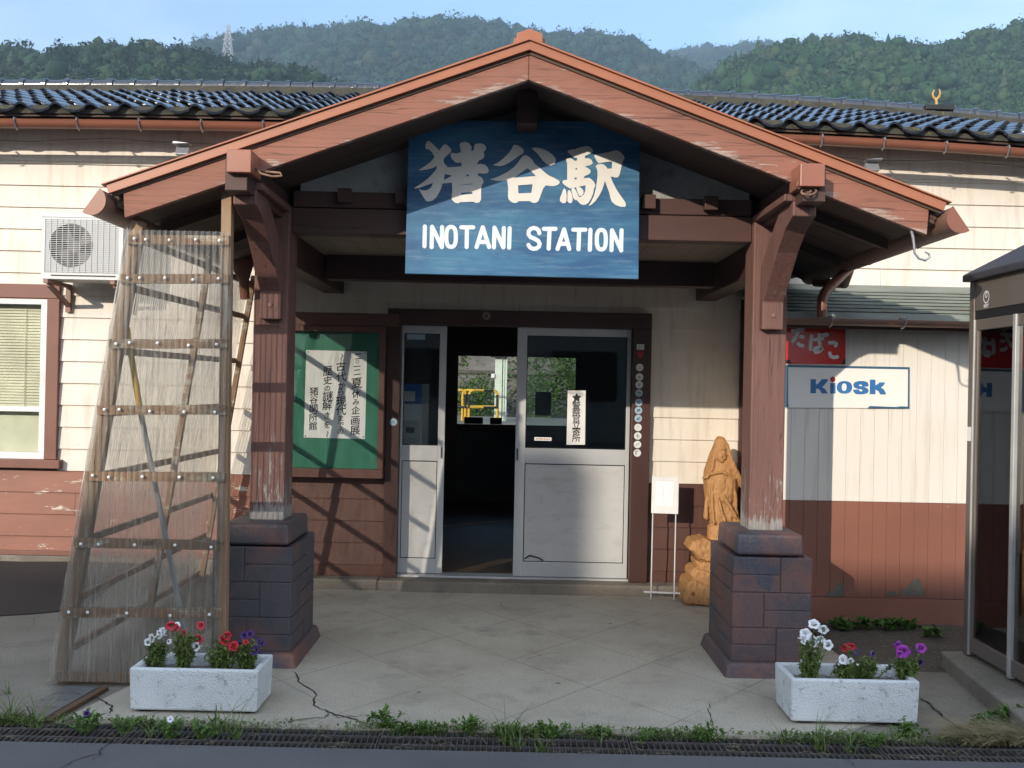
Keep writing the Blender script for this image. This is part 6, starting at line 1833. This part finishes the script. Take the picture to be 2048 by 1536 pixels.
# steel plate in the side pavement at the left
pq = [at(a, b, 4.5) for a, b in ((60, 1380), (170, 1380), (60, 1440), (10, 1440))]
pl_ = thing('cover_plate', (-2.15, 4.5, 0), 'rusty edged steel cover plate set in the paving at lower left', 'cover plate')
mb = MB(); mb.prism([(-2.30, 4.30), (-2.10, 4.30), (-2.04, 4.78), (-2.20, 4.78)], 'z', -0.02, 0.004); mb.build('plate', M['plate'], pl_, bevel=0.002)
mb = MB(); mb.prism([(-2.092, 4.30), (-2.055, 4.30), (-1.995, 4.78), (-2.032, 4.78)], 'z', -0.02, 0.003); mb.build('edge', M['rust_edge'], pl_)
mb = MB()
for k in range(4):
    for j in range(4): mb.box(-2.255 + k * 0.038 + j * 0.012, -2.235 + k * 0.038 + j * 0.012, 4.36 + j * 0.1, 4.366 + j * 0.1, 0.0042, 0.0055)
mb.build('tread', M['grate'], pl_)

rw = random.Random(31)
def blade(mb, p, h, w, bend, a):
    d = Vector((math.cos(a), math.sin(a), 0)); s = Vector((-d.y, d.x, 0))
    p = Vector(p); vs = []
    for k in range(5):
        t = k / 4
        c = p + Vector((0, 0, h * (t - 0.35 * bend * t * t))) + d * (bend * h * t * t)
        ww = w * (1 - t) * 0.5 + 0.0004
        vs += [c - s * ww, c + s * ww]
    mb.add(vs, [(2 * k, 2 * k + 1, 2 * k + 3, 2 * k + 2) for k in range(4)])
# low fringe of grass along the paving edge
mb = MB()
def dens(x):
    px = 1024 + x * FPX / 4.3
    d = 0.35
    if 700 < px < 1330: d = 1.0
    if 1330 <= px < 1780: d = 0.6
    if px < 330: d = 0.7
    if 490 < px < 700: d = 0.10
    if 1130 < px < 1180 or 1480 < px < 1530: d = 0.25
    return d * (0.25 + 0.75 * (math.sin(x * 7.3) * math.sin(x * 2.9 + 1) > -0.25))
for k in range(8500):
    x = rw.uniform(-2.7, 2.6)
    if rw.random() > dens(x): continue
    y = YG1 + abs(rw.gauss(0, 0.022)) - 0.022
    blade(mb, (x, y, -0.02), rw.uniform(0.015, 0.05) * (1.7 if rw.random() < 0.12 else 1), rw.uniform(0.003, 0.006), rw.uniform(0.2, 0.9), rw.uniform(0, 6.28))
for k in range(4800):
    x = rw.uniform(-2.7, 2.6)
    if rw.random() > dens(x): continue
    y = YG1 + rw.gauss(0, 0.018)
    add_leaf(mb, Vector((x, y, rw.uniform(0, 0.02))), rdir(rw, 0), rw.uniform(0.012, 0.03), rw.uniform(0.008, 0.016))
tag(mb.build('grass', M['grass'], None, fix=False), 'short green grass fringe along the drain edge', 'grass', kind='stuff')
mb = MB()
for k in range(1500):
    x = rw.uniform(2.05, 2.75); y = YG1 + rw.uniform(-0.06, 0.10)
    blade(mb, (x, y, 0.0), rw.uniform(0.05, 0.13), 0.004, rw.uniform(0.9, 2.0), rw.uniform(2.2, 4.0))
tag(mb.build('dry_grass', M['dry'], None, fix=False), 'flattened dry straw at lower right by the drain', 'grass', kind='stuff')
mb = MB()
for k in range(240):
    x = rw.uniform(-2.7, 2.6); y = rw.uniform(YG0 - 0.02, YG1 + 0.05); a = rw.uniform(0, 6.28); l = rw.uniform(0.02, 0.08)
    z0_ = 0.004
    mb.tube([(x, y, z0_), (x + l * 0.5 * math.cos(a), y + l * 0.5 * math.sin(a), z0_ + rw.uniform(0, 0.012)), (x + l * math.cos(a + .4), y + l * math.sin(a + .4), z0_)], 0.0007, n=4)
for k in range(160):
    x = rw.uniform(-2.7, 2.6); y = YG1 + rw.gauss(0.0, 0.03)
    add_leaf(mb, Vector((x, y, 0.006)), Vector((rw.uniform(-1, 1), rw.uniform(-1, 1), 0.1)), rw.uniform(0.012, 0.03), rw.uniform(0.008, 0.016))
tag(mb.build('dead_stems', M['dry'], None, fix=False), 'dead stems and leaf litter scattered along the drain', 'litter', kind='stuff')
def weed(px, py, kind, s, label, n=14):
    g = at(px, py, 4.2); d = g - Vector((0, 0, EYE)); t = (0 - EYE) / d.z
    b = Vector((0, 0, EYE)) + d * t
    r = random.Random(int(px * 7 + py))
    mb = MB()
    if kind == 'tuft':
        for k in range(n): blade(mb, (b.x + r.gauss(0, 0.012 * s), b.y + r.gauss(0, 0.012), -0.03), r.uniform(0.07, 0.17) * s, r.uniform(0.004, 0.008), r.uniform(0.4, 1.3), r.uniform(0, 6.28))
    else:
        for k in range(n):
            a = r.uniform(0, 6.28); top = b + Vector((math.cos(a) * 0.07 * s * r.random(), math.sin(a) * 0.035 * s * r.random(), r.uniform(0.008, 0.05) * s))
            mb.tube([b + Vector((0, 0, -0.03)), top], [0.002, 0.0012], n=4)
            for q in range(5):
                add_leaf(mb, top + Vector((r.uniform(-.01, .01), r.uniform(-.01, .01), r.uniform(-.015, .005))), rdir(r, -0.1), r.uniform(0.012, 0.032) * s, r.uniform(0.007, 0.018) * s)
    o = mb.build('weed', M['grass'] if kind == 'tuft' else M['weed'], None, fix=False)
    o.data.transform(Matrix.Translation((-b.x, -b.y, 0))); o.location = (b.x, b.y, 0)
    return tag(o, label, 'weed', 'weeds growing by the drain')
weed(25, 1440, 'tuft', 1.5, 'tall grass tuft at the lower left corner of the drain', 30)
weed(70, 1450, 'tuft', 1.4, 'tall grass tuft beside the steel cover plate', 26)
weed(12, 1385, 'tuft', 1.0, 'thin grass blades at the left edge beside the paving', 9)
w1 = weed(172, 1460, 'leafy', 1.3, 'leafy weed with small violet flower at lower left of the drain', 20)
weed(245, 1462, 'leafy', 0.9, 'small leafy weed between the two left drain clumps', 12)
weed(302, 1468, 'tuft', 0.8, 'short grass tuft left of the white flowered weed', 10)
w2 = weed(338, 1472, 'leafy', 1.1, 'leafy weed with white flower below the left planter', 20)
weed(398, 1474, 'leafy', 1.1, 'leafy weed at the right front of the left planter', 18)
weed(440, 1460, 'tuft', 1.5, 'long arching grass in front of the left planter corner', 22)
weed(470, 1470, 'tuft', 1.3, 'arching grass blades right of the left planter front', 14)
weed(770, 1455, 'leafy', 1.3, 'low broad leafed weed left of the doorway on the drain edge', 24)
weed(850, 1462, 'leafy', 0.9, 'small leafed weed on the drain edge below the left door', 14)
weed(945, 1462, 'leafy', 1.2, 'leafy weed on the drain edge below the doorway opening', 22)
weed(1012, 1478, 'tuft', 1.5, 'large grass tuft growing through the grating below the doorway', 26)
weed(1032, 1490, 'tuft', 1.2, 'arching grass tuft over the road edge below the doorway', 18)
weed(1085, 1496, 'tuft', 0.9, 'spreading grass on the front edge of the grating', 18)
weed(1100, 1470, 'leafy', 1.1, 'leafy weed right of the large grass tuft', 18)
weed(1200, 1478, 'tuft', 0.7, 'small grass tuft on the drain edge under the right door', 14)
weed(1280, 1480, 'leafy', 0.8, 'small leafy weed below the info stand', 12)
weed(1420, 1478, 'leafy', 1.1, 'leafy weed on the drain edge left of the right planter', 20)
weed(1560, 1480, 'tuft', 0.9, 'grass tuft at the left corner of the right planter', 14)
weed(1635, 1490, 'tuft', 1.2, 'tall weed in the grating in front of the right planter', 22)
weed(1698, 1496, 'tuft', 1.0, 'upright grass in the grating right of the tall weed', 18)
weed(1750, 1490, 'leafy', 1.0, 'leafy weed in the grating before the planter right half', 16)
weed(1815, 1470, 'leafy', 1.2, 'bushy weed at the right front corner of the right planter', 24)
weed(1960, 1455, 'leafy', 1.1, 'leafy weed beside the booth kerb end', 18)
weed(2020, 1450, 'leafy', 1.5, 'bushy weed at the lower right corner', 26)
for w_, fm in ((w1, 'fl_purple'), (w2, 'fl_white')):
    f = bpy.data.objects.new('flower', flower_mesh(fm)); col.objects.link(f); f.parent = w_; f.location = (0.01, -0.02, 0.08); f.rotation_euler = (R(65), 0, R(15)); f.scale = (.4, .4, .6)
def weed_soil(px, Y, s, label):
    g = at(px, 1270, Y); mb = MB(); r = random.Random(int(px))
    for k in range(int(20 * s)):
        a = r.uniform(0, 6.28); top = Vector((g.x + math.cos(a) * 0.09 * s * r.random(), Y + math.sin(a) * 0.05 * r.random(), r.uniform(0.02, 0.07)))
        mb.tube([(g.x, Y, -0.02), top], [0.002, 0.0012], n=4)
        for q in range(4): add_leaf(mb, top, rdir(r, 0), r.uniform(0.03, 0.055), r.uniform(0.025, 0.04))
    o = mb.build('weed', M['weed'], None, fix=False)
    o.data.transform(Matrix.Translation((-g.x, -Y, 0))); o.location = (g.x, Y, 0)
    tag(o, label, 'weed', 'weeds along the kiosk base')
weed_soil(1682, 6.22, 1.2, 'leafy weed at the foot of the kiosk wall beside the right pier')
weed_soil(1728, 6.24, 1.3, 'second leafy weed from the right pier along the kiosk foot')
weed_soil(1775, 6.24, 1.2, 'leafy weed at the middle of the kiosk foot')
weed_soil(1815, 6.22, 1.0, 'leafy weed at the kiosk foot above the magenta petunia')
weed_soil(1868, 6.05, 0.8, 'sparse weed on the soil near the booth kerb')

# ================================================================ SMALL FITTINGS ON THE MAIN BUILDING
def flood(px, py, Y, label, s):
    p = at(px, py, Y)
    t = thing('floodlight', (p.x, Y, p.z), label, 'lamp')
    mb = MB(); mb.add([(p.x - 0.05, Y - 0.09, p.z - 0.02), (p.x + 0.05, Y - 0.09, p.z - 0.02), (p.x + 0.05, Y - 0.05, p.z + 0.05), (p.x - 0.05, Y - 0.05, p.z + 0.05), (p.x - 0.035, Y + 0.01, p.z - 0.05), (p.x + 0.035, Y + 0.01, p.z - 0.05), (p.x + 0.035, Y + 0.03, p.z + 0.01), (p.x - 0.035, Y + 0.03, p.z + 0.01)],
           [(0, 1, 2, 3), (7, 6, 5, 4), (0, 4, 5, 1), (1, 5, 6, 2), (2, 6, 7, 3), (3, 7, 4, 0)])
    h = mb.build('housing', M['lamp_grey'], t, bevel=0.004)
    mb = MB(); mb.prism([(p.x - 0.06, p.z + 0.052), (p.x + 0.055 * s, p.z + 0.068), (p.x + 0.06, p.z + 0.056)], 'y', Y - 0.11, Y - 0.03); mb.build('visor', M['lamp_grey'], t)
    mb = MB(); mb.tube([(p.x, Y, p.z - 0.02), (p.x, Y + 0.1, p.z - 0.10), (p.x, YW - 0.02, p.z - 0.10)], 0.010, n=8); mb.build('arm', M['lamp_grey'], t, smooth=60)
flood(371, 308, 7.1, 'small grey floodlight peeking over the left slope of the porch roof', -1)
flood(1738, 340, 7.1, 'small grey floodlight peeking over the right slope of the porch roof', 1)
def cable(name, pts, label, r=0.005):
    mb = MB(); mb.tube(pts, r, n=6)
    tag(mb.build(name, M['wire'], None, smooth=60), label, 'cable')
YC = 7.05
cable('cable', [at(x, y, YC) for x, y in ((-40, 279), (60, 284), (140, 280), (230, 277), (300, 284), (370, 285), (440, 290), (520, 300))], 'pale cable sagging under the left eave')
cable('cable', [at(x, y, YC) for x, y in ((1600, 306), (1690, 316), (1760, 322), (1850, 322), (1900, 320), (1960, 326), (2060, 336))], 'pale cable sagging under the right eave')
# ornament on the ridge
oy = RY + 0.08
o0 = at(1872, 203, oy)
rdz = RIDGE_TOP + sag(o0.x)
on = thing('roof_ornament', (o0.x, oy, rdz), 'small golden forked ornament standing on the right roof ridge', 'ornament')
mb = MB(); mb.box(o0.x - 0.14, o0.x + 0.14, oy - 0.10, oy + 0.10, rdz - 0.06, rdz - 0.01); mb.build('base', M['black'], on, bevel=0.004)
k = oy / FPX
def op(px, py): return (o0.x + (px - 1872) * k, oy, rdz - (py - 203) * k)
mb = MB()
mb.tube([op(1874, 207), op(1873, 196), op(1872, 189)], [0.017, 0.014, 0.014], n=8)
mb.tube([op(1872, 190), op(1866, 184), op(1865, 177), op(1868, 170)], [0.013, 0.012, 0.010, 0.005], n=8)
mb.tube([op(1872, 190), op(1878, 184), op(1880, 176), op(1878, 168)], [0.013, 0.012, 0.010, 0.005], n=8)
mb.build('fork', M['gold'], on, smooth=60)

# ================================================================ BEYOND THE TRACK: PLATFORM, RAILS, WALL
mb = MB(); mb.box(-14, 14, 19.3, 24.0, -0.29, 0.80)
struct(mb.build('platform', M['old_concrete'], bevel=0.02))
def railing(x0, x1, y0, y1, label, seg=True):
    t = thing('safety_railing', ((x0 + x1) / 2, (y0 + y1) / 2, 0.8), label, 'railing', 'yellow railings on the far platform')
    zt, zm = 1.47, 1.12
    def seg_tube(a, b, r, mats):
        a, b = Vector(a), Vector(b); n_ = max(1, int((b - a).length / 0.22))
        for i in range(n_):
            mats[i % 2].tube([a.lerp(b, i / n_), a.lerp(b, (i + 1) / n_)], r, n=8)
    ya_, bl_ = MB(), MB()
    rr_ = 0.026
    cy = [(x0, y0, 0.8), (x0, y0, zt - 0.08)]
    for a, b in ((((x0, y0, 0.8)), ((x0, y0, zt - 0.08))), ((x1, y1, 0.8), (x1, y1, zt - 0.08)), ((x0, y0, zm), (x1, y1, zm)), ((x0 + 0.08, y0, zt), (x1 - 0.08, y1, zt))):
        seg_tube(a, b, rr_, (ya_, bl_ if seg else ya_))
    for x, y, s in ((x0, y0, 1), (x1, y1, -1)):
        ya_.tube([(x, y, zt - 0.08), (x + s * 0.025, y, zt - 0.025), (x + s * 0.08, y, zt)], rr_, n=8)
    ya_.build('yellow_tube', M['yellow'], t, smooth=60)
    if seg: bl_.build('black_band', M['black'], t, smooth=60)
ra, rb = at(922, 800, 20.0), at(995, 800, 20.0)
railing(ra.x, rb.x, 20.6, 20.6, 'yellow railing on the far platform seen through the doorway', False)
railing(at(938, 800, 19.6).x, at(994, 800, 19.6).x, 19.6, 19.9, 'black and yellow striped railing in front of the plain yellow one')
railing(at(880, 800, 19.6).x, at(931, 800, 19.6).x, 19.7, 19.6, 'black and yellow striped railing partly hidden by the left door')
cl = thing('platform_column', (at(1000, 800, 21).x, 21, 0.8), 'pale green steel column on the far platform with pipes beside it', 'column')
cx_ = at(998, 800, 21).x
mb = MB(); mb.box(cx_ - 0.10, cx_ + 0.06, 20.95, 21.1, 0.8, 3.6); mb.build('shaft', M['pale_col'], cl, bevel=0.01)
mb = MB(); mb.tube([(cx_ + 0.10, 20.97, 0.8), (cx_ + 0.10, 20.97, 3.6)], 0.02); mb.tube([(cx_ + 0.15, 20.97, 0.8), (cx_ + 0.15, 20.97, 3.6)], 0.025); mb.build('pipe', M['pale_col'], cl, smooth=60)
mb = MB(); mb.box(cx_ - 0.20, cx_ + 0.18, 20.85, 20.94, 2.20, 2.30); mb.build('lamp_box', M['black'], cl)
mb = MB(); mb.box(cx_ - 0.18, cx_ - 0.105, 20.9, 21.0, 1.75, 1.84); mb.build('speaker', M['white_plate'], cl, bevel=0.01)
rwall = MB()
rwall.prism([(27.0, -0.3), (27.0, 0.9), (28.6, 5.2), (30, 5.2), (30, -0.3)], 'x', -22, 22)
for k in range(1): rwall.prism([(27.31, 1.92), (27.26, 2.02), (27.45, 2.02)], 'x', -22, 22)
tag(rwall.build('retaining_wall', M['stone']), 'grey stone retaining wall behind the far platform', 'wall')
def bush(name, x, y, z, rx, ry, rz, n, label, group, seed, mat='weed', ls=0.10):
    r = random.Random(seed); mb = MB()
    for k in range(n):
        v = rdir(r, -1) * (r.random() ** 0.4)
        c = Vector((x + v.x * rx, y + v.y * ry, z + v.z * rz))
        add_leaf(mb, c, rdir(r, -0.5), r.uniform(0.6, 1.3) * ls, r.uniform(0.4, 0.8) * ls)
    o = mb.build(name, M[mat], None, fix=False)
    o.data.transform(Matrix.Translation((-x, -y, -z))); o.location = (x, y, z)
    return tag(o, label, 'shrub', group)
bush('shrub', at(960, 800, 25).x, 25.6, 1.25, 0.55, 0.4, 0.62, 1500, 'green shrub behind the yellow railing beyond the track', 'shrubs below the stone wall', 1)
bush('shrub', at(1085, 800, 25).x, 25.6, 1.3, 0.55, 0.4, 0.75, 1600, 'dense green shrub behind the right door glass beyond the track', 'shrubs below the stone wall', 2)
bush('shrub', at(1140, 800, 25).x, 25.8, 1.9, 0.5, 0.4, 1.2, 1800, 'tall light green climber right of the column beyond the track', 'shrubs below the stone wall', 3)
bush('shrub', at(890, 800, 25).x, 25.6, 1.2, 0.55, 0.4, 0.6, 1200, 'green shrub hidden partly by the left door beyond the track', 'shrubs below the stone wall', 4)
r = random.Random(77); mb = MB()
for k in range(5200):
    x = r.uniform(-3.2, 3.2); t = r.random()
    if math.sin(x * 3.1 + 1) * math.sin(t * 7 + x) < -0.1 and r.random() < 0.85: continue
    c = Vector((x, 27.0 + 1.6 * t - 0.05, 0.9 + 4.3 * t)); add_leaf(mb, c, rdir(r, -0.6), r.uniform(0.07, 0.16), r.uniform(0.05, 0.1))
tag(mb.build('ivy', M['weed'], None, fix=False), 'patchy green creeper on the stone retaining wall', 'plant', kind='stuff')

# ================================================================ HOUSE ACROSS THE ROAD (behind the viewer; its shadow lies on the forecourt)
H_ = thing('shop_house', (-13, -18, 0), 'two storey grey house across the road behind the viewer', 'house')
HX0, HX1, HY0, HY1 = -28.0, 6.0, -20.0, -14.5
RH = 0.03 + math.tan(SUN_EL) / math.cos(SUN_AZ) * (7.25 + 17.2)
mb = MB(); mb.box(HX0, HX1, HY0, HY1, -0.3, RH - 1.6); mb.build('wall', M['house_wall'], H_)
mb = MB(); mb.prism([(HY0 - 0.6, RH - 1.8), (-17.25, RH), (HY1 + 0.6, RH - 1.8), (HY1 + 0.6, RH - 1.95), (-17.25, RH - 0.16), (HY0 - 0.6, RH - 1.95)], 'x', HX0 - 0.5, HX1 + 0.5); mb.build('roof', M['house_roof'], H_)
mb = MB()
for k in range(6):
    x = HX0 + 2.2 + k * 5.4
    for z in (1.2, 5.0): mb.box(x, x + 2.0, HY1, HY1 + 0.06, z, z + 1.5)
mb.build('window', M['rubber'], H_)
chx = 0.28 - 0.62 * (7.3 + 17.2)
mb = MB(); mb.box(chx - 0.20, chx + 0.20, -17.45, -17.05, RH - 0.3, RH + 1.05); mb.build('shade_chimney', M['house_wall'], H_)  # unseen stack added on the ridge to shade a stripe of the right door

# ================================================================ WOODED HILLS
class FB:
    """fast accumulation of many small tree crowns (numpy)"""
    def __init__(s): s.v, s.f, s.c, s.n, s.tone = [], [], [], 0, 0.5
    def add(s, V, F):
        s.v.append(V); s.f.append(F + s.n); s.n += len(V); s.c.append(np.full(len(V), s.tone, np.float32))
    def build(s, name, mat):
        V = np.concatenate(s.v).astype(np.float32); F = np.concatenate(s.f).astype(np.int32)
        me = bpy.data.meshes.new(name)
        me.vertices.add(len(V)); me.vertices.foreach_set('co', V.ravel())
        me.loops.add(F.size); me.loops.foreach_set('vertex_index', F.ravel())
        me.polygons.add(len(F)); me.polygons.foreach_set('loop_start', np.arange(0, F.size, 3, dtype=np.int32))
        me.update(calc_edges=True)
        at_ = me.attributes.new('kind_tone', 'FLOAT', 'POINT'); at_.data.foreach_set('value', np.concatenate(s.c))
        me.materials.append(mat)
        return link(name, me)
bm = bmesh.new(); bmesh.ops.create_icosphere(bm, subdivisions=1, radius=1.0)
IC1V = np.array([v.co[:] for v in bm.verts]); IC1F = np.array([[v.index for v in f.verts] for f in bm.faces]); bm.free()
bm = bmesh.new(); bmesh.ops.create_icosphere(bm, subdivisions=2, radius=1.0)
ICV = np.array([v.co[:] for v in bm.verts]); ICF = np.array([[v.index for v in f.verts] for f in bm.faces]); bm.free()
NPR = np.random.default_rng(5)
def forest_mat(name, c1, c2, c3, sc, hue=0.5):
    t = NT(name)
    at_ = t.n('ShaderNodeAttribute', attribute_name='kind_tone').outputs['Fac']     # each tree has its own leaf colour
    c = t.mix(t.ramp(at_, 0.1, 0.75), c1, c2)
    c = t.mix(t.ramp(at_, 0.86, 0.95), c, c3)
    c = t.mix(t.math('MULTIPLY', t.ramp(t.noise(sc * 0.25, detail=4), 0.52, 0.66), 0.5), c, tuple(x * 1.25 for x in c2))
    return t.fin(Base_Color=c, Roughness=0.8, Specular_IOR_Level=0.15)
def crest_fn(pts):
    xs = np.array([p[0] for p in pts], float); ys = np.array([p[1] for p in pts], float)
    return lambda x: np.interp(x, xs, ys)
def px_dir(px, py):
    d = CR @ Vector(((px - 1024) / FPX, -(py - 768) / FPX, -1)); return d / d.y
def hill(name, crest, D, depth, drop, x0, x1, crown, ntrees, mat, fmat, leafy=0, seed=0, conif=0.0, fine=True):
    """ridge whose skyline is `crest` (photo pixels) at distance D, falling towards the viewer"""
    rg = np.random.default_rng(seed)
    nx, ny = 90, 24
    pxs = np.linspace(x0, x1, nx + 1)
    X = np.zeros(nx + 1); Z = np.zeros(nx + 1)
    for i, p in enumerate(pxs):
        d = px_dir(p, crest(p)); X[i] = d.x * D; Z[i] = EYE + d.z * D - crown * 1.75
    def surf(u, t):
        """u in px, t 0 at the crest, 1 at the foot, <0 behind"""
        x = np.interp(u, pxs, X); z = np.interp(u, pxs, Z)
        if np.ndim(t) == 0: t = np.full_like(x, t)
        y = D - depth * t + depth * 0.10 * np.sin(u * 0.011 + t * 3.0) * np.clip(t, 0, 1)
        tt = np.abs(t)
        z = z - drop * (tt ** 1.15) + crown * 1.2 * np.sin(u * 0.021 + t * 9) * np.clip(tt * 3, 0, 1)
        x = x * (1 - 0.12 * t * 0)
        return x, y, z
    ts = np.linspace(-0.6, 1.6, ny + 1)
    vs, fs = [], []
    for t in ts:
        x, y, z = surf(pxs, np.full(nx + 1, t))
        vs += list(zip(x.tolist(), y.tolist(), z.tolist()))
    fs = [(j * (nx + 1) + i, j * (nx + 1) + i + 1, (j + 1) * (nx + 1) + i + 1, (j + 1) * (nx + 1) + i) for j in range(ny) for i in range(nx)]
    struct(MB().add(vs, fs).build(name, mat, smooth=80))
    fb = FB()
    us = rg.uniform(x0, x1, ntrees); tv = rg.uniform(-0.06, 1.15, ntrees)
    k = ntrees // 12
    us[:k] = np.linspace(x0, x1, k) + rg.uniform(-3, 3, k); tv[:k] = rg.uniform(-0.02, 0.02, k)
    x, y, z = surf(us, tv)
    for i in range(ntrees):
        r = crown * float(np.clip(rg.lognormal(-0.15, 0.38), 0.4, 2.0))
        fb.tone = rg.random()
        cf = rg.random() < conif
        if cf:
            n = 9
            a = np.linspace(0, 2 * np.pi, n, endpoint=False)
            hgt = r * rg.uniform(1.5, 2.3); V = []; F = []
            for L in range(5):
                zb = hgt * (0.15 + 0.17 * L); rr = r * 0.62 * (1 - L / 5.6)
                ring = np.stack([np.cos(a + L) * rr * rg.uniform(0.6, 1.15, n), np.sin(a + L) * rr * rg.uniform(0.6, 1.15, n), np.full(n, zb) + rg.uniform(-.1, .1, n) * r], 1)
                b = len(V) * (n + 1); V.append(np.vstack([ring, [[0, 0, zb + hgt * 0.30]]]))
                F += [[b + q, b + (q + 1) % n, b + n] for q in range(n)]
            fb.add(np.vstack(V) + np.array([x[i], y[i], z[i] - crown * 0.3]), np.array(F))
            continue
        nb = 1 if fb is None or crown > 5 else 1 + int(rg.integers(1, 3))
        for b in range(nb):
            iv, if_ = (ICV, ICF) if fine else (IC1V, IC1F)
            V = iv * (0.74 + rg.uniform(-0.26, 0.22, (len(iv), 1)))
            s = np.array([r, r, r * rg.uniform(0.8, 1.25)]) * (1 if b == 0 else rg.uniform(0.45, 0.75))
            off = np.zeros(3) if b == 0 else rg.uniform(-0.7, 0.7, 3) * r
            fb.add(V * s + np.array([x[i], y[i], z[i] + r * 0.35]) + off, if_)
        if leafy:
            m = leafy
            c = rg.normal(0, 1, (m, 3)); c /= np.linalg.norm(c, axis=1)[:, None]
            c *= r * rg.uniform(0.62, 1.04, (m, 1)) * (0.85 + 0.25 * np.sin(c[:, :1] * 5 + i) * np.sin(c[:, 2:] * 4 + 2 * i)); c[:, 2] = c[:, 2] * 1.1 + r * 0.35
            sz = r * (0.085 if leafy > 150 else 0.10)
            T = c[:, None, :] + rg.uniform(-1.7 * sz, 1.7 * sz, (m, 3, 3)) + np.array([x[i], y[i], z[i]])
            fb.add(T.reshape(-1, 3), np.arange(m * 3).reshape(-1, 3))
    return fb.build(name.replace('hill', 'forest'), fmat)
M['hill_soil'] = mk('hill_undergrowth', (0.045, 0.065, 0.028), (0.03, 0.045, 0.02), 0.02, rough=0.9, bump=0)
fA = forest_mat('far_forest', (0.014, 0.038, 0.021), (0.028, 0.058, 0.028), (0.048, 0.058, 0.028), 0.07)
fC = forest_mat('right_forest', (0.016, 0.046, 0.017), (0.036, 0.074, 0.025), (0.055, 0.076, 0.030), 0.10)
fD = forest_mat('left_forest', (0.012, 0.030, 0.014), (0.026, 0.052, 0.021), (0.036, 0.050, 0.024), 0.12)
cA = crest_fn([(-400, 150), (200, 118), (360, 104), (380, 98), (420, 80), (450, 74), (480, 68), (540, 58), (600, 55), (650, 52), (700, 48), (760, 45), (840, 40), (920, 40), (990, 42), (1040, 55), (1090, 58), (1140, 65), (1180, 64), (1230, 68), (1270, 82), (1300, 94), (1330, 104), (1400, 130), (1500, 170), (1700, 230)])
o = hill('hill', cA, 900, 330, 190, 250, 1560, 6.0, 6500, M['hill_soil'], fA, 110, 1, fine=False)
tag(o, 'hazy blue green forest on the central hill behind the roof', 'forest', kind='stuff')
cB = crest_fn([(1200, 130), (1300, 110), (1360, 93), (1420, 88), (1480, 86), (1540, 88), (1600, 96), (1700, 120)])
o = hill('hill', cB, 1400, 400, 205, 1240, 1660, 7.0, 1500, M['hill_soil'], fA, 50, 2, fine=False)
tag(o, 'pale blue forest on the farthest hill, right of the porch gable', 'forest', kind='stuff')
cC = crest_fn([(1330, 200), (1380, 178), (1416, 146), (1460, 122), (1495, 105), (1540, 96), (1567, 90), (1642, 80), (1680, 75), (1720, 79), (1760, 86), (1800, 92), (1850, 93), (1900, 82), (1950, 70), (1985, 55), (2020, 48), (2048, 42), (2200, 20), (2400, 20)])
o = hill('hill', cC, 470, 170, 90, 1340, 2300, 3.6, 4600, M['hill_soil'], fC, 240, 3, conif=0.06, fine=False)
tag(o, 'bright green forest on the right hill above the kiosk side of the roof', 'forest', kind='stuff')
cD = crest_fn([(-300, 110), (0, 96), (40, 100), (80, 106), (100, 120), (140, 124), (165, 110), (220, 101), (250, 92), (290, 93), (340, 97), (390, 100), (430, 110), (480, 122), (540, 134), (600, 144), (650, 158), (700, 175), (800, 200)])
o = hill('hill', cD, 330, 90, 50, -250, 760, 3.1, 2900, M['hill_soil'], fD, 480, 4, conif=0.05, fine=False)
tag(o, 'dark green forest on the near left ridge behind the tiled roof', 'forest', kind='stuff')

# power pylon on the left ridge
yt = 420.0
pb, pt = at(455, 135, yt), at(457, 50, yt)
py_ = thing('power_pylon', (pb.x, yt, pb.z), 'white lattice power pylon above the left wooded ridge', 'pylon')
mb = MB()
hgt = pt.z - pb.z + 3; hb = 2.1
def lev(t): return hb * (1 - t) ** 0.8 + 0.35
L_ = [0, .18, .34, .48, .60, .70, .79, .87, .94, 1.0]
def cor(t, i, j): return Vector((pb.x + i * lev(t), yt + j * lev(t), pb.z - 3 + hgt * t))
cs = [(-1, -1), (1, -1), (1, 1), (-1, 1)]
for a, b in zip(L_[:-1], L_[1:]):
    for q in range(4):
        c, d = cs[q], cs[(q + 1) % 4]
        mb.tube([cor(a, *c), cor(b, *c)], 0.13, n=4); mb.tube([cor(a, *c), cor(b, *d)], 0.075, n=4); mb.tube([cor(a, *d), cor(b, *c)], 0.075, n=4); mb.tube([cor(b, *c), cor(b, *d)], 0.07, n=4)
mb.build('lattice', M['pylon'], py_)
mb = MB()
for t, w in ((0.70, 2.6), (0.84, 2.3), (0.97, 1.9)):
    z = pb.z - 3 + hgt * t
    mb.tube([(pb.x - w, yt, z), (pb.x + w, yt, z)], 0.10, n=4); mb.tube([(pb.x - w, yt, z), (pb.x, yt, z + 1.0)], 0.06, n=4); mb.tube([(pb.x + w, yt, z), (pb.x, yt, z + 1.0)], 0.06, n=4)
mb.build('crossarm', M['pylon'], py_)

# ================================================================ HAZE
hz = NT('valley_haze')
hz.t.nodes.remove(hz.b)
pv = hz.n('ShaderNodeVolumePrincipled', Color=(0.62, 0.82, 1.0), Density=0.00050, Anisotropy=0.2)
hz.t.links.new(pv.outputs[0], hz.out.inputs['Volume'])
mb = MB(); mb.box(-1800, 1800, -300, 2200, -1.3, 620)
HZ = mb.build('haze', hz.m)
tag(HZ, 'thin blue valley haze', 'haze', kind='stuff')
